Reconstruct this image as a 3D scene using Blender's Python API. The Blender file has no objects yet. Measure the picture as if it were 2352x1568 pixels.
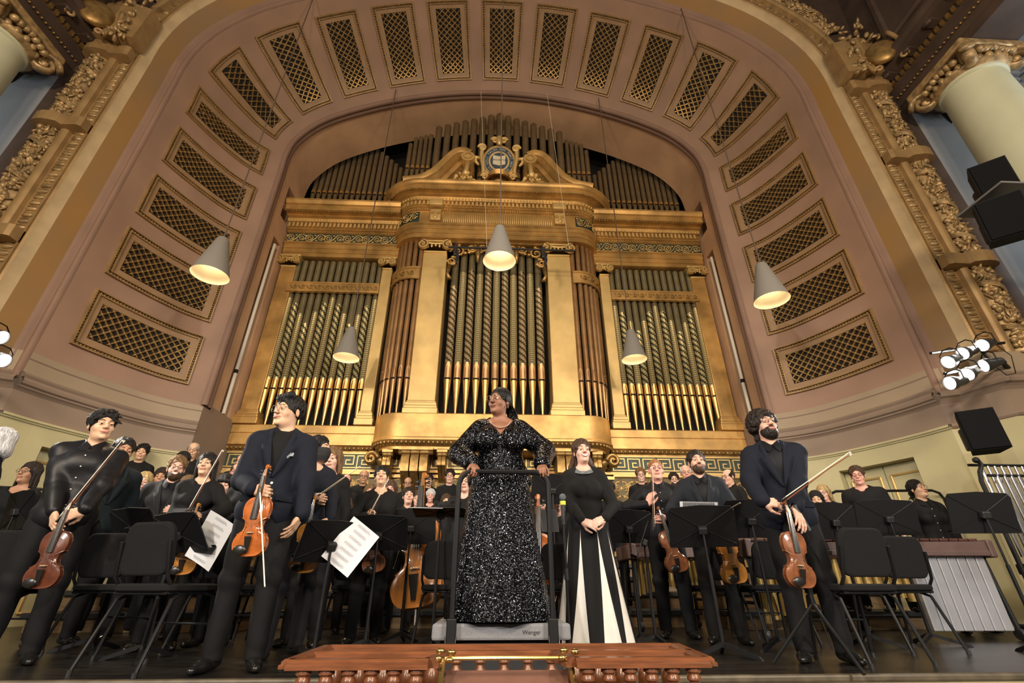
import bpy, bmesh, math, random, time
import numpy as np
from mathutils import Vector, Matrix, Euler

# ------------------------------------------------------------------ camera, world, lights
SC = bpy.context.scene
COL = SC.collection
random.seed(7)
W_PX, H_PX, F_PX = 2352, 1568, 1065.0
PITCH, YAW = math.radians(27.88), math.radians(2.68)
CAM = Vector((-0.06, 0.0, 0.46))
cam_data = bpy.data.cameras.new('camera')
cam_data.sensor_fit = 'HORIZONTAL'; cam_data.sensor_width = 36.0
cam_data.lens = F_PX / W_PX * 36.0
cam_data.clip_start = 0.05; cam_data.clip_end = 200
cam = bpy.data.objects.new('camera', cam_data); COL.objects.link(cam)
cam.location = CAM; cam.rotation_euler = (math.pi/2 + PITCH, 0, -YAW)
SC.camera = cam

world = bpy.data.worlds.new('hall_ambient'); SC.world = world
world.use_nodes = True
bgn = world.node_tree.nodes['Background']
bgn.inputs[0].default_value = (1.0, 0.90, 0.78, 1); bgn.inputs[1].default_value = 0.14

SC.view_settings.view_transform = 'Standard'
SC.view_settings.look = 'None'
SC.view_settings.exposure = 0.0
SC.view_settings.gamma = 1.0
SC.view_settings.use_curve_mapping = False

def light(name, kind, loc, target, energy, color, size=0.3, spot=60, blend=0.5):
    d = bpy.data.lights.new(name, kind); d.energy = energy; d.color = color
    if kind == 'SPOT':
        d.spot_size = math.radians(spot); d.spot_blend = blend; d.shadow_soft_size = size
    elif kind == 'AREA': d.size = size
    else: d.shadow_soft_size = size
    o = bpy.data.objects.new(name, d); COL.objects.link(o); o.location = loc
    o.rotation_euler = (Vector(target) - Vector(loc)).to_track_quat('-Z', 'Y').to_euler()
    return o
WARM = (1.0, 0.84, 0.66); NEUT = (1.0, 0.95, 0.90); COOL = (0.86, 0.92, 1.0)
# front-of-house stage lamps on the hall's balcony fronts and added unseen fill lamps for the vault, behind and above the camera
light('hall_spot', 'SPOT', (-6.5, -8, 5.2), (-0.5, 5.2, 1.5), 3200, NEUT, 0.25, 48)
light('hall_spot', 'SPOT', (6.5, -8, 5.2), (0.8, 5.2, 1.5), 3200, NEUT, 0.25, 48)
light('hall_spot', 'SPOT', (0, -12, 7.5), (0, 9.5, 5.0), 2600, WARM, 0.4, 46)
for x, y, z, e in ((-4.5, -2.5, 5.4, 1350), (4.5, -2.5, 5.4, 1350), (0, -6.0, 5.8, 1500)):
    light('vault_fill_lamp', 'POINT', (x, y, z), (x, y, 0), e, (1.0, 0.80, 0.58), 0.6)  # added lamps that brighten the vault and the niche soffit

# daylight of the gallery windows on both sides of the hall
for s in (-1, 1):
    light('gallery_daylight', 'POINT', (s*10.3, 3.2, 6.2), (0, 0, 0), 210, (0.84, 0.92, 1.0), 0.5)

# pixel of the photograph -> point, used to place things where they touch the floor, a wall or a known depth
def ray(px, py):
    x = (px - W_PX/2)/F_PX; y = (H_PX/2 - py)/F_PX
    u = y*math.cos(PITCH) + math.sin(PITCH); fw = math.cos(PITCH) - y*math.sin(PITCH)
    return Vector((x*math.cos(YAW) + fw*math.sin(YAW), -x*math.sin(YAW) + fw*math.cos(YAW), u))
def atY(px, py, Y):
    r = ray(px, py); return CAM + r*(Y/r.y)
def atZ(px, py, z):
    r = ray(px, py); return CAM + r*((z-CAM.z)/r.z)

# ------------------------------------------------------------------ materials
MATS = {}
def mat(name, col, rough=0.6, metal=0.0, var=0.0, vscale=8.0, bump=0.0, bscale=60.0, col2=None, stretch=None, spec=None, emit=None, coat=0.0):
    if name in MATS: return MATS[name]
    m = bpy.data.materials.new(name); m.use_nodes = True; MATS[name] = m
    nt = m.node_tree; b = nt.nodes['Principled BSDF']
    b.inputs['Base Color'].default_value = (*col, 1); b.inputs['Roughness'].default_value = rough
    b.inputs['Metallic'].default_value = metal
    if spec is not None: b.inputs['Specular IOR Level'].default_value = spec
    if coat: b.inputs['Coat Weight'].default_value = coat; b.inputs['Coat Roughness'].default_value = 0.15
    if emit:
        b.inputs['Emission Color'].default_value = (*emit[0], 1); b.inputs['Emission Strength'].default_value = emit[1]
    tc = nt.nodes.new('ShaderNodeTexCoord'); vec = tc.outputs['Object']
    if stretch:
        mp = nt.nodes.new('ShaderNodeMapping'); mp.inputs['Scale'].default_value = stretch
        nt.links.new(vec, mp.inputs[0]); vec = mp.outputs[0]
    if var or col2:
        n = nt.nodes.new('ShaderNodeTexNoise'); n.inputs['Scale'].default_value = vscale; n.inputs['Detail'].default_value = 4
        nt.links.new(vec, n.inputs['Vector'])
        r = nt.nodes.new('ShaderNodeValToRGB')
        c2 = col2 if col2 else tuple(c*(1-var) for c in col)
        c1 = tuple(min(1, c*(1+var*0.5)) for c in col) if not col2 else col
        r.color_ramp.elements[0].position = 0.35; r.color_ramp.elements[1].position = 0.68
        r.color_ramp.elements[0].color = (*c2, 1); r.color_ramp.elements[1].color = (*c1, 1)
        nt.links.new(n.outputs['Fac'], r.inputs[0]); nt.links.new(r.outputs[0], b.inputs['Base Color'])
    if bump:
        n2 = nt.nodes.new('ShaderNodeTexNoise'); n2.inputs['Scale'].default_value = bscale; n2.inputs['Detail'].default_value = 3
        nt.links.new(vec, n2.inputs['Vector'])
        bp = nt.nodes.new('ShaderNodeBump'); bp.inputs['Strength'].default_value = bump; bp.inputs['Distance'].default_value = 0.02
        nt.links.new(n2.outputs['Fac'], bp.inputs['Height']); nt.links.new(bp.outputs[0], b.inputs['Normal'])
    return m

# ------------------------------------------------------------------ mesh building
class MB:
    """collects faces, becomes ONE mesh"""
    def __init__(s): s.v = []; s.f = []; s.m = []
    def add(s, vs, fs, mi=0):
        o = len(s.v); s.v.extend([tuple(p) for p in vs])
        for f in fs: s.f.append(tuple(i+o for i in f)); s.m.append(mi)
        return s
    def box(s, c, d, mi=0, M=None, taper=1.0):
        x, y, z = d[0]/2, d[1]/2, d[2]/2; t = taper
        vs = [Vector(p) for p in [(-x,-y,-z),(x,-y,-z),(x,y,-z),(-x,y,-z),(-x*t,-y*t,z),(x*t,-y*t,z),(x*t,y*t,z),(-x*t,y*t,z)]]
        if M is not None: vs = [M @ p for p in vs]
        vs = [p + Vector(c) for p in vs]
        return s.add(vs, [(0,3,2,1),(4,5,6,7),(0,1,5,4),(1,2,6,5),(2,3,7,6),(3,0,4,7)], mi)
    def rbox(s, c, d, r=0.01, mi=0, M=None):
        """box with chamfered edges"""
        hx, hy, hz = d[0]/2, d[1]/2, d[2]/2; r = min(r, hx*.98, hy*.98, hz*.98)
        bm = bmesh.new(); bmesh.ops.create_cube(bm, size=1)
        for v in bm.verts: v.co = Vector((v.co.x*d[0], v.co.y*d[1], v.co.z*d[2]))
        bmesh.ops.bevel(bm, geom=bm.edges[:], offset=r, segments=2, profile=0.5, affect='EDGES')
        bm.verts.index_update()
        vs = [(M @ v.co if M is not None else v.co) + Vector(c) for v in bm.verts]
        fs = [tuple(v.index for v in f.verts) for f in bm.faces]; bm.free()
        return s.add(vs, fs, mi)
    def tube(s, pts, r, n=8, mi=0, cap=True, flat=1.0, up=None):
        pts = [Vector(p) for p in pts]; k = len(pts)
        rs = list(r) if hasattr(r, '__len__') else [r]*k
        vs = []; 
        t0 = (pts[1]-pts[0]).normalized()
        ref = Vector(up) if up else (Vector((0,0,1)) if abs(t0.z) < 0.9 else Vector((1,0,0)))
        a = t0.cross(ref).normalized(); b = a.cross(t0).normalized()
        for i in range(k):
            t = ((pts[min(i+1,k-1)] - pts[max(i-1,0)])).normalized()
            a = (a - t*a.dot(t)).normalized(); b = t.cross(a)
            for j in range(n):
                th = 2*math.pi*j/n
                vs.append(pts[i] + a*(math.cos(th)*rs[i]) + b*(math.sin(th)*rs[i]*flat))
        fs = [(i*n+j, i*n+(j+1)%n, (i+1)*n+(j+1)%n, (i+1)*n+j) for i in range(k-1) for j in range(n)]
        if cap: fs += [tuple(range(n-1,-1,-1)), tuple((k-1)*n+j for j in range(n))]
        return s.add(vs, fs, mi)
    def lathe(s, prof, n=16, c=(0,0,0), mi=0, M=None, a0=0.0, a1=2*math.pi):
        """prof: list of (r, z), optional third = material"""
        full = abs(a1-a0-2*math.pi) < 1e-6; m = n if full else n+1; vs = []
        for p in prof:
            for j in range(m):
                th = a0 + (a1-a0)*j/n
                q = Vector((p[0]*math.cos(th), p[0]*math.sin(th), p[1]))
                vs.append((M @ q if M is not None else q) + Vector(c))
        o = len(s.v); s.v.extend([tuple(q) for q in vs])
        for i in range(len(prof)-1):
            mm = prof[i][2] if len(prof[i]) > 2 else mi
            for j in range(n if full else n):
                j2 = (j+1) % m if full else j+1
                s.f.append((o+i*m+j, o+i*m+j2, o+(i+1)*m+j2, o+(i+1)*m+j)); s.m.append(mm)
        return s
    def sphere(s, c, r, nu=10, nv=6, mi=0, M=None):
        rr = r if hasattr(r, '__len__') else (r, r, r); vs = []
        for i in range(nv+1):
            ph = math.pi*i/nv
            for j in range(nu):
                th = 2*math.pi*j/nu
                q = Vector((rr[0]*math.sin(ph)*math.cos(th), rr[1]*math.sin(ph)*math.sin(th), rr[2]*math.cos(ph)))
                vs.append((M @ q if M is not None else q) + Vector(c))
        fs = [(i*nu+j, (i+1)*nu+j, (i+1)*nu+(j+1)%nu, i*nu+(j+1)%nu) for i in range(nv) for j in range(nu)]
        return s.add(vs, fs, mi)
    def prism(s, poly, h0, h1, mi=0, f=None):
        """poly in 2-D, extruded between h0 and h1; f(u, v, h) -> point"""
        n = len(poly); f = f or (lambda u, v, h: (u, v, h))
        vs = [f(u, v, h0) for u, v in poly] + [f(u, v, h1) for u, v in poly]
        fs = [tuple(range(n-1,-1,-1)), tuple(range(n, 2*n))] + [(i, (i+1)%n, n+(i+1)%n, n+i) for i in range(n)]
        return s.add(vs, fs, mi)
    def grid(s, P, mi=0, closed_u=False):
        """P[i][j] points"""
        nu, nv = len(P), len(P[0]); vs = [p for row in P for p in row]
        fs = [((i%nu)*nv+j, ((i+1)%nu)*nv+j, ((i+1)%nu)*nv+j+1, (i%nu)*nv+j+1) for i in range(nu if closed_u else nu-1) for j in range(nv-1)]
        return s.add(vs, fs, mi)
    def mesh(s, name, smooth=False):
        me = bpy.data.meshes.new(name); me.from_pydata(s.v, [], s.f); me.update()
        if any(s.m): me.polygons.foreach_set('material_index', s.m)
        if smooth:
            me.polygons.foreach_set('use_smooth', [True]*len(s.f))
            if smooth != 'all':
                try: me.set_sharp_from_angle(angle=math.radians(40))
                except Exception: pass
        return me
    def build(s, name, mats, parent=None, smooth=False, **kw):
        me = s.mesh(name, smooth)
        return link(name, me, mats, parent, **kw)

def link(name, me, mats, parent=None, label=None, cat=None, group=None, kind=None, loc=None, rot=None, M=None, scale=None):
    mats = mats if isinstance(mats, (list, tuple)) else [mats]
    o = bpy.data.objects.new(name, me); COL.objects.link(o)
    if me is not None:
        if not me.materials:
            for m in mats: me.materials.append(m)
        for i, m in enumerate(mats):
            if i < len(o.material_slots) and o.material_slots[i].material != m:
                o.material_slots[i].link = 'OBJECT'; o.material_slots[i].material = m
    if parent is not None: o.parent = parent
    if loc is not None: o.location = loc
    if rot is not None: o.rotation_euler = rot
    if scale is not None: o.scale = scale
    if M is not None: o.matrix_local = M
    return tag(o, label, cat, group, kind)
def tag(o, label=None, cat=None, group=None, kind=None):
    if label: o['label'] = label
    if cat: o['category'] = cat
    if group: o['group'] = group
    if kind: o['kind'] = kind
    return o
def thing(name, label, cat, loc=(0,0,0), rot=(0,0,0), group=None, scale=None, kind=None):
    o = bpy.data.objects.new(name, None); COL.objects.link(o); o.empty_display_size = 0.1
    o.location = loc; o.rotation_euler = rot
    if scale: o.scale = (scale,)*3 if not hasattr(scale, '__len__') else scale
    return tag(o, label, cat, group, kind)
def copy_tree(o, parent=None):
    c = o.copy(); COL.objects.link(c); c.parent = parent
    for ch in [x for x in o.children]: copy_tree(ch, c)
    return c
def struct(o): o['kind'] = 'structure'; return o
def catmull(P, per=8, closed=False):
    P = [np.array(p, float) for p in P]; n = len(P); out = []
    for i in range(n if closed else n-1):
        p1, p2 = P[i], P[(i+1) % n]
        p0 = P[(i-1) % n] if (closed or i > 0) else 2*p1-p2
        p3 = P[(i+2) % n] if (closed or i+2 < n) else 2*p2-p1
        for k in range(per):
            t = k/per
            out.append(0.5*((2*p1)+(-p0+p2)*t+(2*p0-5*p1+4*p2-p3)*t*t+(-p0+3*p1-3*p2+p3)*t**3))
    if not closed: out.append(P[-1])
    return [tuple(float(c) for c in p) for p in out]
def rotz(a): return Matrix.Rotation(a, 3, 'Z')
def frame(x, z):
    """3x3 with local X along x and local Z near z"""
    x = Vector(x).normalized(); z = Vector(z); y = z.cross(x).normalized(); z = x.cross(y)
    return Matrix((x, y, z)).transposed()
def lathe_mesh(name, prof, n=12): return MB().lathe(prof, n).mesh(name, True)

# palette
M_GOLD = mat('gold_leaf', (0.56, 0.33, 0.105), 0.42, 0.5, var=0.38, vscale=2.2, bump=0.05, bscale=25)
M_GOLDL = mat('pale_gold_paint', (0.66, 0.45, 0.17), 0.45, 0.4, var=0.16, vscale=2.5, bump=0.04, bscale=25)
M_GOLDD = mat('dark_gilding', (0.36, 0.22, 0.075), 0.42, 0.7, var=0.35, vscale=10)
M_PIPE = mat('pipe_gilt_grey', (0.42, 0.36, 0.20), 0.33, 0.8, var=0.15, vscale=4)
M_PIPEC = mat('pipe_copper', (0.43, 0.245, 0.105), 0.36, 0.7, var=0.2, vscale=4)
M_PIPEG = mat('pipe_foot_gold', (0.62, 0.38, 0.13), 0.33, 0.8, var=0.15, vscale=4)
M_PIPED = mat('pipe_old_bronze', (0.22, 0.155, 0.08), 0.5, 0.6, var=0.2, vscale=4)
M_BLACKV = mat('dark_void', (0.006, 0.005, 0.004), 0.9)  # near-black colour stands in for the shade inside openings
M_DGREEN = mat('dark_green_paint', (0.028, 0.048, 0.036), 0.5)
M_MAUVE = mat('mauve_plaster', (0.325, 0.205, 0.145), 0.75, var=0.12, vscale=1.2, bump=0.03, bscale=40)
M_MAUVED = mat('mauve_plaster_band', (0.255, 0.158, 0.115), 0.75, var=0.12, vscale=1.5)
M_TANP = mat('coffer_tan', (0.31, 0.195, 0.105), 0.6, var=0.12, vscale=3)
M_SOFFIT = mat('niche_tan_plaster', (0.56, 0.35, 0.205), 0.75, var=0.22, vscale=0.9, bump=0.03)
M_OCHRE = mat('ochre_stained_plaster', (0.34, 0.19, 0.06), 0.6, col2=(0.27, 0.175, 0.088), vscale=0.7)
M_CREAMB = mat('cream_border_plaster', (0.50, 0.38, 0.22), 0.65, var=0.15, vscale=3)
M_ANTIQ = mat('antique_gilt_ornament', (0.42, 0.29, 0.14), 0.45, 0.35, var=0.5, vscale=9)
M_ANTIQL = mat('antique_gilt_band', (0.36, 0.235, 0.105), 0.5, 0.3, var=0.2, vscale=4)
M_BROWN = mat('dark_brown_beam', (0.060, 0.038, 0.028), 0.6, var=0.25, vscale=3)
M_GREYW = mat('grey_wall', (0.20, 0.205, 0.21), 0.7, var=0.1, vscale=1.5)
M_GREIGE = mat('greige_wall', (0.34, 0.265, 0.18), 0.7, var=0.08, vscale=1.5)
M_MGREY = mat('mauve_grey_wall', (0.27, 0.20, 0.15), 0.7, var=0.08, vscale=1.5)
M_OLIVE = mat('yellow_green_wall', (0.47, 0.43, 0.25), 0.65, var=0.06, vscale=1.5)
M_LINE = mat('groove_shade_paint', (0.09, 0.06, 0.04), 0.7)
M_BLACK = mat('black_metal', (0.008, 0.008, 0.009), 0.5, spec=0.25)
M_BLACKP = mat('black_plastic', (0.014, 0.014, 0.015), 0.5, bump=0.05, bscale=200)
M_FABRIC = mat('black_chair_fabric', (0.011, 0.011, 0.012), 0.92, bump=0.15, bscale=300, var=0.3, vscale=200, spec=0.2)
M_CHROME = mat('chrome', (0.75, 0.75, 0.76), 0.15, 1.0)
M_BRASS = mat('brass', (0.70, 0.48, 0.16), 0.22, 1.0, var=0.1)
M_WOODR = mat('rail_walnut', (0.19, 0.065, 0.024), 0.35, var=0.35, vscale=6, stretch=(1,8,8), coat=0.3)
M_PAPER = mat('paper', (0.72, 0.74, 0.78), 0.8)
M_WHITE = mat('white_paint', (0.78, 0.74, 0.62), 0.5)
# ------------------------------------------------------------------ the apse: arch x scooped plan
_V = [(5.25,9.3),(5.25,9.9),(5.1,10.5),(4.55,11.2),(3.55,11.8),(2.4,12.25),(1.2,12.53),(0,12.62),(-1.2,12.53)]
_c = np.array(catmull(_V, 16))[:16*7+1][::-1]
_c = np.vstack([_c, [[5.25, z] for z in np.arange(9.2, -0.01, -0.1)]])
_seg = np.r_[0, np.cumsum(np.linalg.norm(np.diff(_c, axis=0), axis=1))]
_t = np.gradient(_c, axis=0); _t /= np.linalg.norm(_t, axis=1)[:, None]
_n = np.c_[-_t[:, 1], _t[:, 0]]
def arch(a, d=0.0):
    """point (x, z) at signed arc length a from the crown, offset d outwards"""
    s = -1 if a < 0 else 1; b = abs(a)
    x, z, nx, nz = (np.interp(b, _seg, q) for q in (_c[:,0], _c[:,1], _n[:,0], _n[:,1]))
    return s*(x+nx*d), z+nz*d
def a_of_z(z): return float(np.interp(z, _c[::-1,1], _seg[::-1]))
_pl = np.array(catmull([(0,8.2),(.3,8.0),(.58,7.7),(.8,7.3),(.97,6.9),(1.11,6.5),(1.2,6.08)], 8))
_ps = np.r_[0, np.cumsum(np.linalg.norm(np.diff(_pl, axis=0), axis=1))]; PLEN = _ps[-1]; _ps = _ps/PLEN
_pt = np.gradient(_pl, axis=0); _pt /= np.linalg.norm(_pt, axis=1)[:, None]
def plan(s, h=0.0):
    d, Y, td, tY = (np.interp(s, _ps, q) for q in (_pl[:,0], _pl[:,1], _pt[:,0], _pt[:,1]))
    return d + h*tY, Y - h*td
def shell(a, s, h=0.0):
    d, Y = plan(s, h); x, z = arch(a, d); return (x, Y, z)
def wallp(side, s, z, h=0.0):
    d, Y = plan(s, h); return (side*(5.25+d), Y, z)
A_BASE = a_of_z(3.35)
us = np.r_[np.linspace(-A_BASE, -7, 12)[:-1], np.linspace(-7, 7, 97), np.linspace(7, A_BASE, 12)[1:]]
vs_ = np.linspace(0, 1, 25)
mb = MB(); mb.grid([[shell(a, s) for s in vs_] for a in us])
apse = struct(mb.build('wall_apse', M_MAUVE, smooth='all'))
apse['label'] = 'mauve plaster apse vault with coffered grille panels around the organ'

def coffer(a0, a1, s0=0.135, s1=0.862):
    ca = (a0+a1)/2; wa = a1-a0; L = (s1-s0)*PLEN
    def P(p, q, h):            # p along arch (m, centred, base arc), q along plan (m)
        return shell(ca+p, s0+q/PLEN, h)
    def strip(mb, p0, p1, q0, q1, h0, h1, mi=0):
        """raised bar over a rectangle, subdivided to follow the curve"""
        n = max(1, int(max((p1-p0), (q1-q0))/0.12)); alongp = (p1-p0) > (q1-q0)
        rows = []
        for i in range(n+1):
            t = i/n
            if alongp: e = [(p0+(p1-p0)*t, q0), (p0+(p1-p0)*t, q1)]
            else: e = [(p0, q0+(q1-q0)*t), (p1, q0+(q1-q0)*t)]
            rows.append([P(*e[0], h0), P(*e[0], h1), P(*e[1], h1), P(*e[1], h0)])
        mb.grid(rows, mi)
        mb.add(rows[0], [(0,1,2,3)], mi); mb.add(rows[-1], [(3,2,1,0)], mi)
    root = bpy.data.objects.new('coffer_panel', None); COL.objects.link(root); root.parent = apse; root.empty_display_size = .1
    hw = wa/2
    def ring(mb, m0, m1, h0, h1, mi=0):
        strip(mb, -hw+m0, hw-m0, m0, m1, h0, h1, mi); strip(mb, -hw+m0, hw-m0, L-m1, L-m0, h0, h1, mi)
        strip(mb, -hw+m0, -hw+m1, m1, L-m1, h0, h1, mi); strip(mb, hw-m1, hw-m0, m1, L-m1, h0, h1, mi)
    mb = MB(); ring(mb, 0, .022, 0, .05); ring(mb, .062, .082, 0, .045); mb.build('frame', M_ANTIQL, root)
    mb = MB()
    def bead(p, q): 
        c = Vector(P(p, q, .022)); mb.sphere(c, .019, 6, 4)
    n = int(wa/.055)
    for i in range(n+1):
        p = -hw+.042+(wa-.084)*i/n; bead(p, .042); bead(p, L-.042)
    n = int(L/.055)
    for i in range(1, n):
        q = .042+(L-.084)*i/n; bead(-hw+.042, q); bead(hw-.042, q)
    mb.build('bead_moulding', M_GOLDD, root, smooth='all')
    mb = MB(); ring(mb, .082, .185, 0, .014); mb.build('border', M_TANP, root)
    m = .185; ph, q0, q1 = hw-m, m, L-m
    mb = MB(); strip(mb, -ph, ph, q0, q1, .0, .003); mb.build('backing', M_BLACKV, root)  # black plate coloured as the shade in the lattice holes
    # diagonal lattice
    mb = MB(); sp = .135; bw = .0125
    for fam in (1, -1):
        k0 = int(math.floor((-ph-q1)/sp))-1; k1 = int(math.ceil((ph+q1)/sp))+1
        for k in range(k0, k1+1):
            pts = []
            for t in np.linspace(q0, q1, 26):
                p = (k+.5)*sp - fam*(t-q0)
                pts.append((p, t))
            ins = [x for x in pts if -ph-0.01 <= x[0] <= ph+0.01]
            if len(ins) < 2: continue
            # exact ends
            def clip(p): 
                return max(-ph, min(ph, p))
            e0, e1 = ins[0], ins[-1]
            def ext(e, o):
                if e[1] in (q0, q1): return e
                pb = ph if (e[0]+ (e[0]-o[0])) > 0 else -ph
                return (pb, e[1] + abs(pb-e[0])*(1 if e[1] > o[1] else -1))
            a, b = ext(e0, e1), ext(e1, e0)
            nseg = max(1, int(abs(b[1]-a[1])/.16)); rows = []
            for i in range(nseg+1):
                t = i/nseg; p = a[0]+(b[0]-a[0])*t; q = a[1]+(b[1]-a[1])*t
                ox, oy = bw*.707*fam, bw*.707
                rows.append([P(clip(p-ox), q-oy, .004), P(clip(p-ox), q-oy, .034), P(clip(p+ox), q+oy, .034), P(clip(p+ox), q+oy, .004)])
            mb.grid(rows)
    mb.build('lattice', M_GOLDD, root)
    mb = MB()   # rosettes at the crossings
    for i in range(-12, 13):
        for j in range(0, 30):
            p = i*sp/1.0*.5; q = q0 + j*sp*.5
            if (i+j) % 2 == 0 or abs(p) > ph-.02 or q > q1-.02 or q < q0+.02: continue
            c = P(p, q, .034); mb.add([P(p+.018*math.cos(k*1.047), q+.018*math.sin(k*1.047), .034) for k in range(6)] + [P(p, q, .046)], [(k, (k+1) % 6, 6) for k in range(6)])
    mb.build('rosettes', M_ANTIQL, root, kind='stuff')
half = [(.78,1.70),(2.0,2.93),(3.26,4.15),(4.45,5.23),(5.52,6.15),(6.5,7.33),(7.74,8.7),(9.04,10.0),(10.31,11.3),(11.61,12.59)]
coffer(-.47, .47)
for a0, a1 in half: coffer(a0, a1); coffer(-a1, -a0)

def sweep(name, prof, m, a_lo=None, parent=None, smooth='all', closed=False, z0=2.96):
    """sweep a (d, Y) profile along the whole arch"""
    A = a_of_z(z0); uu = np.r_[np.linspace(-A, -7, 6)[:-1], np.linspace(-7, 7, 81), np.linspace(7, A, 6)[1:]]
    mb = MB(); rows = []
    for a in uu:
        r = []
        for d, Y in prof:
            x, z = arch(a, d); r.append((x, Y, z))
        rows.append(r)
    mb.grid(rows); return mb.build(name, m, parent, smooth=smooth)
# rim towards the organ niche: two rolls and a step
rim = struct(sweep('trim_inner_rim', [(.02,8.13),(-.04,8.12),(-.07,8.16),(-.07,8.22),(-.03,8.25),(-.05,8.29),(-.05,8.36),(0.0,8.40)], M_MAUVED, z0=3.35))
# niche soffit and jambs (jambs are built with their tall slots below)
mb = MB(); uu = np.linspace(-a_of_z(9.6), a_of_z(9.6), 81)
mb.grid([[(arch(a)[0], Y, arch(a)[1]) for Y in np.linspace(8.2, 9.55, 5)] for a in uu])
struct(mb.build('ceiling_organ_niche', M_SOFFIT, smooth='all'))
for side in (-1, 1):
    mb = MB(); X = side*5.25
    Ys = [8.2, 8.72, 9.08, 9.32, 9.55]; Zs = [0, 2.96, 3.42, 7.75, 8.4, 9.35, 9.62]
    for i in range(4):
        for j in range(6):
            if (i == 1 and j == 2) or (i in (1, 2) and j == 4): continue
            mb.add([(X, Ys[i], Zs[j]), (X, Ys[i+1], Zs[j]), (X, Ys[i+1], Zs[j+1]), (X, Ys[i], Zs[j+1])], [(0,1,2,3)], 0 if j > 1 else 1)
    # slot reveals
    for (y0, y1, z0, z1) in ((8.72, 9.08, 3.42, 7.75), (8.72, 9.32, 8.4, 9.35)):
        X2 = X+side*.35
        c = [(y0, z0), (y1, z0), (y1, z1), (y0, z1)]
        for k in range(4):
            (ya, za), (yb, zb) = c[k], c[(k+1) % 4]
            mb.add([(X, ya, za), (X, yb, zb), (X2, yb, zb), (X2, ya, za)], [(0,1,2,3)], 0)
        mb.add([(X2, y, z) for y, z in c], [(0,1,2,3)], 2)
    nm = 'wall_niche_' + ('left' if side < 0 else 'right')
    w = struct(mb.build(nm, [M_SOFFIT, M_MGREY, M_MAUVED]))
    # pale conduit pole standing in the slot
    t = thing('conduit_pole', 'pale slender pole standing in the tall slot %s of the organ case' % ('left' if side < 0 else 'right'), 'pole', (X+side*.03, 8.90, 3.44), group='poles in the niche slots')
    MB().tube([(0,0,0),(0,0,4.2)], .036, 10).build('shaft', M_WHITE, t, smooth=True)
    MB().tube([(0,0,.86),(0,0,.94)], .04, 10).build('coupling', M_BLACK, t, smooth=True)
# tall mauve jamb mouldings beside the organ
# ---- lower wall bands with doors
DOOR = (.31, .75, 2.19)
def lower_wall(side):
    nm = 'left' if side < 0 else 'right'
    ss = sorted(set([round(float(x), 4) for x in np.linspace(0, 1, 25)] + [DOOR[0], DOOR[1]]))
    mb = MB()
    mb.grid([[wallp(side, s, z) for z in (2.96, 3.35)] for s in ss], 0)
    mb.grid([[wallp(side, s, z) for z in (2.47, 2.96)] for s in ss], 1)
    for s0, s1 in zip(ss[:-1], ss[1:]):
        ind = s0 >= DOOR[0]-1e-6 and s1 <= DOOR[1]+1e-6
        mb.grid([[wallp(side, s, z) for z in ((DOOR[2] if ind else 0), 2.47)] for s in (s0, s1)], 2)
    ds = [s for s in ss if DOOR[0] <= s <= DOOR[1]]
    for s in (DOOR[0], DOOR[1]): mb.grid([[wallp(side, s, z, h) for z in (0, DOOR[2])] for h in (0, -.22)], 2)
    mb.grid([[wallp(side, s, DOOR[2], h) for s in ds] for h in (0, -.22)], 2)
    w = struct(mb.build('wall_'+nm, [M_GREIGE, M_MGREY, M_OLIVE], smooth=True))
    def mould(name, prof, m):
        mb = MB(); mb.grid([[wallp(side, s, z, h) for h, z in prof] for s in ss]); return struct(mb.build(name, m, smooth=True))
    mould('trim_cornice_'+nm, [(0,3.06),(.03,3.05),(.05,3.02),(.03,2.985),(.02,2.975),(.075,2.97),(.095,2.93),(.085,2.89),(.05,2.87),(.05,2.85),(.025,2.84),(0,2.80)], M_MGREY)
    mould('trim_cornice_groove_shade_'+nm, [(.022,2.988),(.06,2.974)], M_LINE)  # dark strip paints in the shade of the cornice groove
    mould('trim_string_'+nm, [(0,2.50),(.035,2.495),(.04,2.465),(.02,2.455),(.02,2.44),(0,2.43)], M_OLIVE)
    mould('trim_band_line_'+nm, [(0,3.26),(.012,3.255),(0,3.235)], M_MGREY)
    d = struct(thing('door_'+('1' if side < 0 else '2'), 'olive double door with gilt panel mouldings in the %s wall' % nm, None))
    d['kind'] = 'structure'
    MB().grid([[wallp(side, s, z, -.225) for z in (0, DOOR[2])] for s in np.linspace(DOOR[0], DOOR[1], 9)]).build('door_backing', M_OLIVE, d)
    for (s0, s1) in ((DOOR[0], .53), (.53, DOOR[1])):
        mb = MB(); sss = np.linspace(s0+.003, s1-.003, 4)
        mb.grid([[wallp(side, s, z, -.2) for z in (0, DOOR[2])] for s in sss]); mb.build('door_leaf', M_OLIVE, d)
        for (z0, z1) in ((.9, 2.02), (.15, .75)):
            mb = MB(); q = [(s0+.03, z0), (s1-.03, z0), (s1-.03, z1), (s0+.03, z1)]
            for k in range(4):
                mb.tube([wallp(side, *q[k], -.19), wallp(side, *q[(k+1) % 4], -.19)], .018, 6)
            mb.build('panel_moulding', M_GOLDL, d)
for side in (-1, 1): lower_wall(side)

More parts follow.
